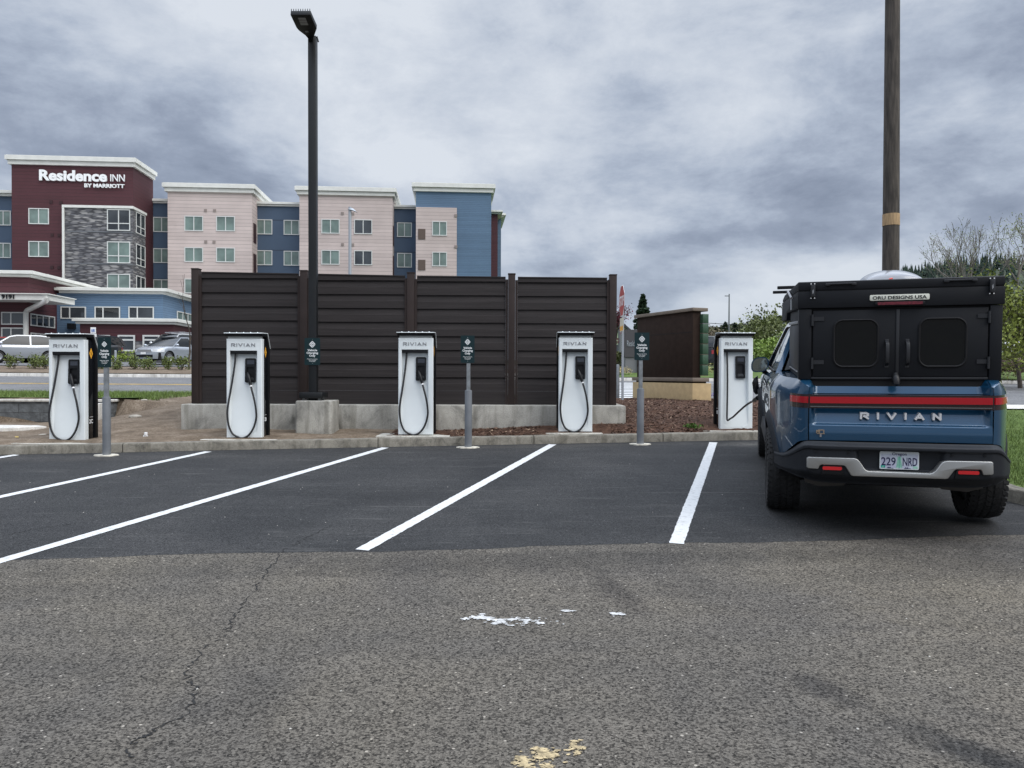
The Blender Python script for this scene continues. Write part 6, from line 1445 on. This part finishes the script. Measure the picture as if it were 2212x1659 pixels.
bush('purple-flowered plant at the right foot of the tan base', at(1530, 850, 20.0).x, 20.0, .34, .28, 16, (.10, .045, .30), 160, .03, 'plant', 'flower', z0=H(5, 20) + .02, stems=False)
bush('small weed tuft at the kerb beside the plugged-in charger', at(1500, 927, 13.1).x - .05, 13.1, .28, .10, 17, (.06, .13, .02), 260, .022, 'weed', 'weed', stems=False)
bush('pale twig tangle above the willow-like bush', atx(1668, 55), 55, 4.2, 4.4, 18, (.13, .15, .06), 2600, .14, name='thicket')
for i, (px, py, Y, w, hh_, c_, lb) in enumerate(((1650, 722, 95, 9, 7.6, (.10, .12, .05), 'olive tree just left of the pickup mirror, above the bush'), (1700, 706, 105, 11, 9, (.085, .11, .045), 'olive tree directly behind the camper overhang'), (1612, 712, 120, 9, 8.5, (.12, .12, .07), 'brownish budding tree behind the plugged-in charger'),
                                                (1532, 708, 110, 9, 8, (.14, .11, .075), 'bare brownish tree between monument and plugged-in charger'), (1556, 716, 112, 8, 7, (.12, .10, .06), 'bare brownish tree hidden partly by the plugged-in charger'), (1585, 712, 118, 8, 7.4, (.10, .10, .05), 'dull olive tree over the roof of the plugged-in charger'))):
    top = at(px, py, Y).z - H(atx(px, Y), Y); tree(lb, atx(px, Y), Y, top, 30 + i, c_, 4600, .15, 4, .55, .8, .12, .22, name='hedgerow_tree')
for i, (px, py, Y, lb) in enumerate(((1566, 697, 130, 'small dark conifer at the foot of the thin mast'), (1587, 699, 128, 'small dark conifer right of the thin mast'), (1606, 704, 128, 'dark conifer top over the right edge of the charger roof'), (1677, 688, 150, 'tallest conifer tip on the skyline left of the pickup'))):
    conifer(lb, atx(px, Y), Y, at(px, py, Y).z - H(atx(px, Y), Y), 2.2 if i < 3 else 3.5, 50 + i, n=900, lsize=.5)
# trees at the right edge
tree('bare budding tree above the right end of the camper', atx(2128, 46), 46, at(2130, 476, 46).z - H(28, 46), 61, (.17, .20, .06), 900, .05, 5, .25, .55, .16, .26, kids=(1, 3), minr=.010, bark=m_barkp)
tree('taller bare budding tree cut off by the right picture edge', atx(2222, 40), 40, at(2200, 428, 40).z - H(27, 40), 63, (.17, .20, .06), 1200, .05, 5, .25, .55, .16, .24, kids=(1, 3), minr=.010, bark=m_barkp)
tree('yellow-green leafy tree filling the right picture edge', atx(2205, 30), 30, at(2200, 590, 30).z - H(20, 30), 65, (.16, .19, .035), 6500, .085, 5, .34, .85, .05, .26)
tree('yellow-green leafy tree peeping over the camper roof', atx(2120, 36), 36, at(2100, 592, 36).z - H(22, 36), 66, (.13, .16, .04), 5200, .10, 5, .40, .95, .03, .26)
bush('brown twiggy shrub behind the boulder', atx(2196, 33), 34.6, 2.4, 1.35, 70, (.15, .12, .075), 1500, .06); bush('olive shrub left of the boulder', atx(2172, 33), 34.8, 1.6, 1.5, 71, (.10, .11, .05), 900, .07)
p_ = at(2193, 788, 34.4); o = blob(MB(), (0, 0, 0), .52, 3, (1.35, .8, .62), 3, .35).build('boulder', M('brown_boulder', (.17, .125, .10), .9, nscale=4, namt=.35, bump=.6), smooth=60); o.location = (p_.x, 34.4, p_.z); tag(o, 'brown boulder on the lawn across the side street', 'boulder')
# ---- shrubs in the strip across the street
xs = [145, 335, 490, 1070, 1245, 1420, 1605, 1790, 1965]
for i, x in enumerate(xs):
    X = atx(x * .2 , 36.6); bush('olive shrub in the roadside strip before the hotel, the %s from the left' % ['first', 'second', 'third', 'fourth', 'fifth', 'sixth', 'seventh', 'eighth', 'last'][i], X, 36.6 + (i % 2) * .3, .62, .70, 80 + i, (.12, .15, .045), 520, .05, group='shrubs along the street before the hotel')
for i, x in enumerate((1290, 1455, 1565)):
    X = atx(x * .2, 47); bush(['yellow-green shrub against the stone wall, left of three', 'yellow-green shrub against the stone wall, middle of three', 'yellow-green shrub against the stone wall, nearest the silver sedan'][i], X, 47, 1.1, .8, 95 + i, (.20, .26, .05), 420, .07, group='shrubs against the hotel wall')
tree('thin leafless sapling leaning at the left end of the brown fence', atx(409, 37.5), 37.5, 4.6, 77, (.1, .1, .05), 0, .1, 3, .2, .35, .3, .5, name='sapling', lean=(-.08, 0), kids=(1, 2), minr=.015)
# ---- wooded hill beyond, conifers on its back
def hill_z(X, Y):
    r_ = ipl([(-400, 6), (20, 7), (60, 12), (94, 17.5), (125, 22), (160, 34), (182, 45), (205, 48), (240, 43), (320, 46), (500, 60), (900, 40)], X)
    return r_ * sm(150, 345, Y) * (1 - .5 * sm(380, 700, Y)) + 1.5 * nz(X, Y, .02) + .6
mb = MB(); mb.grid(lambda u, v: (-500 + 1500 * u, 150 + 600 * v, hill_z(-500 + 1500 * u, 150 + 600 * v)), 110, 40)
tag(mb.build('hill', M('hill_undergrowth', (.035, .048, .022), .9, nscale=.06, namt=.3), smooth=60), kind='structure')
rnd = random.Random(5); fm = MB(); fd = MB()
for i in range(4600):
    X = rnd.uniform(60, 330); Y = rnd.uniform(170, 380)
    z = hill_z(X, Y); con = rnd.random() < sm(120, 185, X) * .95 + .06
    hgt = rnd.uniform(3.2, 8.0) if con else rnd.uniform(4, 6.5)
    if con:
        r_ = hgt * rnd.uniform(.12, .20); a0 = rnd.uniform(0, 6); tiers = 5
        for k in range(tiers):
            zb3 = hgt * (.08 + .17 * k); zt3 = zb3 + hgt * .30; rb = r_ * (1 - k / (tiers + .3)); V = [(X, Y, z + min(hgt, zt3))]
            for j in range(8): w = a0 + j * .785 + k; q = rb * rnd.uniform(.65, 1.25); V.append((X + q * math.cos(w), Y + q * math.sin(w), z + zb3 + rnd.uniform(-.5, .4)))
            fm.add(V, [(0, j + 1, (j + 1) % 8 + 1) for j in range(8)])
    else:
        for k in range(14):
            v = Vector((rnd.gauss(0, 1), rnd.gauss(0, 1), rnd.gauss(0, .8))); v = v.normalized() * rnd.uniform(.5, 1) * hgt * .36; leaf(fd, Vector((X, Y, z + hgt * .6)) + v, hgt * .26, rnd)
tag(fm.build('conifer_forest', leafmat('forest_dark', (.017, .034, .022), .4), fix=False), kind='stuff', label='dark conifer forest covering the hill behind the pickup', cat='forest')
tag(fd.build('mixed_woodland', leafmat('woodland', (.085, .095, .05), .5), fix=False), kind='stuff', label='mixed olive and brown woodland on the lower hillside', cat='woodland')
# ------------------------------------------------------------ street furniture far off
m_mast = M('mast_grey', (.12, .13, .14), .6)
t = thing('mast', 'thin grey street mast above the roof of the plugged-in charger', 'mast', None, (atx(1574, 95), 95, H(27, 95)))
zt = at(1574, 635, 95).z - t.location.z; MB().tube([(0, 0, 0), (0, 0, zt)], [.13, .07], 8).build('shaft', m_mast, t, smooth=60); MB().box(-.55, .0, -.04, .04, zt - .3, zt - .2).build('arm', m_mast, t)
t = thing('utility_pole', 'grey utility pole partly behind the camper overhang', 'pole', None, (atx(1693.5, 60), 60, H(21, 60))); MB().tube([(0, 0, 0), (0, 0, at(1693, 697, 60).z - H(21, 60))], [.15, .13], 8).build('shaft', m_mast, t, smooth=60); MB().box(.28, .62, -.1, .1, 0, 3.2).build('cabinet', m_mast, t)
t = thing('traffic_pole', 'grey lattice-armed traffic pole beside the end of the fence', 'pole', None, (atx(1338.5, 45), 45, H(6, 45))); z1 = at(1338, 682, 45).z - t.location.z
MB().tube([(0, 0, 0), (0, 0, z1)], .10, 8).build('shaft', m_mast, t, smooth=60); mb = MB(); mb.tube([(0, 0, z1 - .1), (-1.4, 0, z1 - .35)], .04, 6); mb.tube([(0, 0, z1 - 1.0), (-1.4, 0, z1 - .35)], .03, 6); mb.build('arm', m_mast, t)
t = thing('round_sign', 'round white and blue station sign on a post left of the camper', 'sign', None, (atx(1675, 85), 85, H(29, 85))); zc = at(1675, 722, 85).z - t.location.z
mb = MB(); mb.lathe([(.0, -.20), (.38, -.19), (.46, -.1), (.46, .1), (.38, .19), (0, .20)], (0, 0, zc), 'y', 24); ds = mb.build('disc', m_lab, t, smooth=50); MB().prism([(-.26, zc - .1), (.0, zc - .16), (.28, zc - .02), (.22, zc + .14), (-.05, zc + .05)], -.225, -.205).build('blue_mark', M('sign_azure', (.06, .25, .55), .5), ds)
MB().tube([(0, 0, 0), (0, 0, zc - .46)], .09, 8).build('post', m_mast, t)
MB_ = MB().box(0, 4.6, 0, .4, 0, at(1672, 748, 70).z - H(24, 70)); o = MB_.build('garden_wall', M('grey_wall', (.13, .135, .14), .8)); o.location = (atx(1662, 70), 70, H(24, 70)); tag(o, 'low dark grey wall behind the bright green bush', 'wall')
for i, (y, Y) in enumerate(((693.5, 100), (701, 100), (712, 100))):
    a = at(1480, y + .5, Y); b = at(1760, y - 1.5 + i, Y + 4); pts = [a.lerp(b, k / 12) - Vector((0, 0, .5 * math.sin(math.pi * k / 12))) for k in range(13)]
    tag(MB().tube([tuple(p) for p in pts], .035, 4).build('power_line', m_gap), ['topmost overhead wire behind the plugged-in charger', 'middle overhead wire behind the plugged-in charger', 'lowest overhead wire behind the plugged-in charger'][i], 'power line', 'overhead wires')
# house by the conifers
hx = atx(1350, 75); t = thing('house', 'pale green house with a dark gable roof behind the stop sign', 'house', None, (hx, 75, H(hx, 75)))
zt = at(1350, 690, 75).z - H(hx, 75); ze = at(1350, 722, 75).z - H(hx, 75)
MB().prism([(-5, 0), (.9, 0), (.9, ze - .1), (-.7, zt - .25), (-5, zt - .25)], 0, 9).build('wall', M('pale_green_siding', (.30, .38, .25), .7, nscale=3, namt=.1), t)
MB().prism([(-5.2, zt - .2), (-.75, zt - .2), (1.2, ze - .35), (1.2, ze - .15), (-.65, zt), (-5.2, zt)], -.4, 9.4).build('roof', M('dark_shingle', (.045, .045, .05), .9, nscale=8, namt=.2), t)
for x in (-3.6, -1.6): MB().box(x, x + 1, -.05, .02, 1.2, 2.4).build('window', m_dark, t)

# ------------------------------------------------------------ vehicles in the background
m_tyre2 = M('car_tyre', (.015, .015, .016), .85); m_alloy = M('alloy_wheel', (.40, .41, .42), .35, metal=.7); m_hl = M('headlight', (.62, .64, .66), .12, coat=1)
def car(label, kind, px, py, Y, rz, col, L=4.2, Wc=1.75, Hc=1.45, roof_rack=False, group='cars parked before the hotel', metal=.5, z=None):
    X = atx(px, Y); t = thing('parked_car' if kind != 'suv' else 'parked_suv', label, 'car', group, (X, Y, H(X, Y) + .07 if z is None else z), rz)
    pm = M('paint_%d_%d' % (int(px), int(Y)), col, .3, metal, coat=1)
    hl, hw = L / 2, Wc / 2; hood = {'hatch': .98, 'sedan': .92, 'suv': 1.05}[kind]; belt = Hc * .63; trunk = {'hatch': .99, 'sedan': .98, 'suv': 1.05}[kind]
    T = [(-hl, .62), (-hl + .06, trunk * .96), (-hl + .3, trunk), (-hl * .3, belt), (hl * .35, belt), (hl - .75, hood - .04), (hl - .25, hood - .20), (hl - .05, .62), (hl, .5)]
    def w(y): q = min(1, abs(y) / hl); return hw * max(0, 1 - q ** 9) ** .42 * (1 - .05 * q * q)
    def bx(y, z):
        tz = ipl(T, y); r_ = w(y); d = tz - z
        if d < .15: r_ -= .07 * (1 - d / .15) ** 2 * r_ / hw
        return max(0, r_ - .05 * max(0, (.55 - z) / .35) ** 2 * r_ / hw)
    whl = [(-hl + L * .175, .31), (hl - L * .19, .31)]; ar = .37
    ys = [-hl + hl * 2 * (.5 - .5 * math.cos(math.pi * i / 90)) for i in range(91)]; mb = MB(); nv = 16
    for sx in (-1, 1):
        V = []
        for y in ys:
            tz = ipl(T, y)
            for j in range(nv + 1):
                zz_ = .24 + (tz - .24) * j / nv; y2 = y
                for wy, wz_ in whl:
                    dy, dz_ = y2 - wy, zz_ - wz_; rr = math.hypot(dy, dz_)
                    if rr < ar: rr = max(rr, 1e-6); y2, zz_ = wy + dy / rr * ar, wz_ + dz_ / rr * ar
                V.append((sx * bx(y2, zz_), y2, zz_))
        k = nv + 1; mb.add(V, [(i * k + j, (i + 1) * k + j, (i + 1) * k + j + 1, i * k + j + 1) for i in range(90) for j in range(nv) if not any(all(abs(math.hypot(V[a][1] - wy, V[a][2] - wz_) - ar) < .004 for a in (i * k + j, (i + 1) * k + j, (i + 1) * k + j + 1, i * k + j + 1)) for wy, wz_ in whl)])
    mb.grid(lambda u, v: ((lambda y: ((-1 + 2 * v) * bx(y, ipl(T, y)), y, ipl(T, y) + .03 * (1 - (2 * v - 1) ** 2) * (1 if abs(y) < hl * .95 else 0)))(ys[int(round(u * 90))])), 90, 6)
    mb.build('body', pm, t, smooth=45, merge=.001)
    MB().box(-hw * .86, hw * .86, -hl * .9, hl * .9, .2, .55).build('underbody', m_gap, t)
    g = {'hatch': [(-hl + .12, belt), (-hl + .5, Hc - .06), (-hl + 1.1, Hc), (.25, Hc - .01), (.55, Hc - .07), (1.3, belt - .03)], 'sedan': [(-hl + .75, belt), (-hl + 1.45, Hc - .04), (-.2, Hc), (.25, Hc - .02), (1.15, belt - .04)],
         'suv': [(-hl + .12, belt), (-hl + .4, Hc - .05), (-hl + 1.1, Hc), (.25, Hc - .01), (.5, Hc - .05), (1.15, belt)]}[kind]
    gw = lambda z_: hw * .90 - (z_ - belt) * .36
    V = []
    for y, z_ in g: V += [(-gw(z_), y, z_), (gw(z_), y, z_)]
    n = len(g); mb = MB(); mb.add(V, [tuple(2 * i for i in range(n)), tuple(2 * i + 1 for i in range(n))[::-1]] + [(2 * i, 2 * i + 1, 2 * ((i + 1) % n) + 1, 2 * ((i + 1) % n)) for i in range(n)]); mb.build('window_glass', M('car_glass', (.008, .010, .012), .06, spec=.4), t, bevel=.015)
    mb = MB(); rp = [p for p in g if p[1] > Hc - .1]
    V = []
    for y, z_ in rp: V += [(-gw(z_) - .012, y, z_ + .012), (0, y, z_ + .035), (gw(z_) + .012, y, z_ + .012)]
    mb.add(V, [(3 * i + j, 3 * i + j + 1, 3 * i + 4 + j, 3 * i + 3 + j) for i in range(len(rp) - 1) for j in (0, 1)])
    for sx in (-1, 1):
        def strip(a, b, wd):
            (ya, za_), (yb_, zb3) = a, b; mb.add([(sx * (gw(za_) + .012), ya - wd, za_), (sx * (gw(za_) + .012), ya + wd, za_), (sx * (gw(zb3) + .012), yb_ + wd, zb3), (sx * (gw(zb3) + .012), yb_ - wd, zb3)], [(0, 1, 2, 3)])
        strip(g[-1], rp[-1], .05); strip(g[0], rp[0], .09 if kind != 'suv' else .13); strip((-.35, belt), (-.35, Hc - .02), .035)
        for (a, b) in zip(rp, rp[1:]): mb.add([(sx * (gw(a[1]) + .014), a[0], a[1] + .012), (sx * (gw(b[1]) + .014), b[0], b[1] + .012), (sx * (gw(b[1]) + .03), b[0], b[1] - .05), (sx * (gw(a[1]) + .03), a[0], a[1] - .05)], [(0, 1, 2, 3)])
    mb.build('roof', pm, t, fix=False)
    def face(x0, x1, z0, z1, out, name, mat, sgn=1, n=8):
        def yy_(x, z_):
            lo, hi = 0, hl
            for _ in range(24):
                m_ = (lo + hi) / 2
                if bx(m_ * sgn, min(z_, ipl(T, m_ * sgn) - .02)) > abs(x): lo = m_
                else: hi = m_
            return sgn * lo
        m2 = MB(); m2.grid(lambda u, v: (lambda x, z_: (x + math.copysign(out * .6, x) * (abs(x) > hw * .7), yy_(x, z_) + sgn * out, z_))(x0 + (x1 - x0) * u, z0 + (z1 - z0) * v), n, 2); return m2.build(name, mat, t, smooth=60)
    for sx in (-1, 1):
        face(sx * hw * .52, sx * hw * .93, hood - .33, hood - .19, .018, 'headlight', m_hl); face(sx * hw * .62, sx * hw * .94, trunk - .34, trunk - .14, .018, 'tail_light', m_red, -1)
        mb = MB(); c_ = (sx * (hw + .09), 1.0, belt + .07); blob(mb, c_, .11, 2, (1, .6, .7), 2, .05); mb.build('side_mirror', pm, t, smooth=60)
    face(-hw * .48, hw * .48, hood - .35, hood - .20, .012, 'grille', m_blk if kind != 'sedan' else m_silver); face(-hw * .55, hw * .55, .30, .45, .014, 'lower_grille', m_blk); face(-.16, .16, .47, .58, .03, 'licence_plate', m_lab)
    for wy, wz_ in whl:
        for sx in (-1, 1):
            w_ = thing('wheel', None, None, loc=(sx * (hw - .12), wy, wz_)); w_.parent = t; KIDS.setdefault(t, []).append(w_)
            tyre_mb(.315, .2, .20, False, 28).build('tyre', m_tyre2, w_, smooth=40); rim_mb(.205, .2, sx, 7).build('rim', m_alloy, w_, smooth=40)
            MB().lathe([(ar, -.05), (ar, .0)], (sx * (hw - .27), wy, wz_), 'x', 20).build('wheel_well', m_gap, t)
    if roof_rack:
        for sx in (-1, 1): MB().tube([(sx * .52, -hl + .5, Hc + .08), (sx * .52, .4, Hc + .08)], .022, 6).build('roof_rail', m_silver, t)
        for y in (-.9, .0): MB().box(-.62, .62, y - .03, y + .03, Hc + .10, Hc + .13).build('roof_bar', m_silver, t)
    return t
car('silver-white hatchback parked across the street at the left picture edge', 'hatch', 47, 790, 42.4, R(128), (.36, .38, .41), 3.7, 1.62, 1.50)
car('dark grey car half hidden behind the leftmost charger', 'suv', 118, 790, 44.2, R(148), (.055, .06, .065), 4.3, 1.8, 1.55)
car('black car between leftmost charger and its sign', 'suv', 196, 790, 46.5, R(172), (.02, .022, .026), 4.4, 1.85, 1.6)
car('silver sedan facing the street, left of the brown fence', 'sedan', 376, 790, 41.8, R(165), (.38, .41, .45), 4.6, 1.83, 1.44)
car('white wagon with a roof rack behind the silver sedan', 'suv', 382, 790, 46.6, R(160), (.62, .63, .63), 4.6, 1.85, 1.72, True)
car('red car at the very left edge behind the hatchback', 'sedan', -8, 790, 47.5, R(150), (.35, .04, .03), 4.5, 1.8, 1.46)
car('black vehicle with raised tailgate spoiler between monument and plugged-in charger', 'suv', 1534, 790, 41.5, R(-28), (.012, .014, .020), 4.3, 1.82, 1.65, group='cars on the far street')
# trailer at the right edge
X = atx(2203, 62); t = thing('camper_trailer', 'white camping trailer far off at the right picture edge', 'trailer', None, (X, 62, at(2200, 761, 62).z - .45))
zt = at(2200, 738, 62).z - t.location.z; MB().prism([(-1.2, .45), (3.6, .45), (3.6, zt), (-.95, zt), (-1.2, zt - .3)], 0, 2.1).build('body', m_lab, t, bevel=.06)
MB().box(-.55, .05, -.03, .01, zt - .85, zt - .35).build('window', m_dark, t); MB().box(1.2, 1.9, -.03, .01, .55, zt - .25).build('door', m_trim, t)
mb = MB(); mb.lathe([(.33, -.1), (.33, .1)], (1.0, .1, .33), 'y', 20); mb.build('wheel', m_tyre2, t, smooth=40)
X = atx(2178, 66); t = thing('parked_car', 'pale car seen low beside the white trailer', 'car', None, (X, 66, at(2178, 762, 66).z)); MB().prism([(-2.2, .3), (2, .3), (2.05, .7), (1.0, .85), (.5, 1.3), (-1.0, 1.35), (-1.6, .9), (-2.25, .8)], 0, 1.7).build('body', m_wht, t, bevel=.08)
mb = MB(); mb.prism([(-1.35, .9), (-.95, 1.28), (.42, 1.24), (.85, .87)], -.01, .005); mb.build('side_window', m_dark, t)
for x in (-1.3, 1.2): mb = MB(); mb.lathe([(.32, -.08), (.32, .1)], (x, .05, .32), 'y', 18); mb.build('wheel', m_tyre2, t)

# ------------------------------------------------------------ grass blades
m_blade = leafmat('grass_blade', (.115, .165, .042), .5)
def blades(label, region, n, h0, h1, w, zf, seed):
    rnd = random.Random(seed); mb = MB()
    for _ in range(n):
        X, Y = region(rnd); z = zf(X, Y); a = rnd.uniform(0, 6.283); h_ = rnd.uniform(h0, h1); c_, s_ = math.cos(a) * w, math.sin(a) * w; lx_, ly_ = rnd.gauss(0, h_ * .45), rnd.gauss(0, h_ * .45)
        mb.add([(X - c_, Y - s_, z - .01), (X + c_, Y + s_, z - .01), (X + lx_, Y + ly_, z + h_)], [(0, 1, 2)])
    return tag(mb.build('grass', m_blade, fix=False), kind='stuff', label=label, cat='grass')
def reg_isl(rnd):
    while True:
        Y = 7.75 + rnd.random() * 8.2; x0 = (isl_x(Y) if Y < 12.9 else 6.75) + .17; X = x0 + abs(rnd.gauss(0, 1.6))
        return X, Y
blades('short lawn grass on the kerbed island right of the pickup', reg_isl, 34000, .03, .075, .004, lambda X, Y: (lotz(X, Y) + .145) if Y < 13 else H(X, Y) + .02, 1)
def reg_v(rnd): return rnd.uniform(-16, 1.5), 17.35 + rnd.random() ** 1.2 * 4.3
def zv(X, Y): return (H(X, Y) if Y < 21.5 else roadz(X, 22) + .04) + .03
def reg_v2(rnd):
    while True:
        X, Y = reg_v(rnd)
        if X < -8 or Y > 20.3: return X, Y
blades('rough grass of the verge above the retaining wall', reg_v2, 22000, .04, .12, .007, zv, 2)
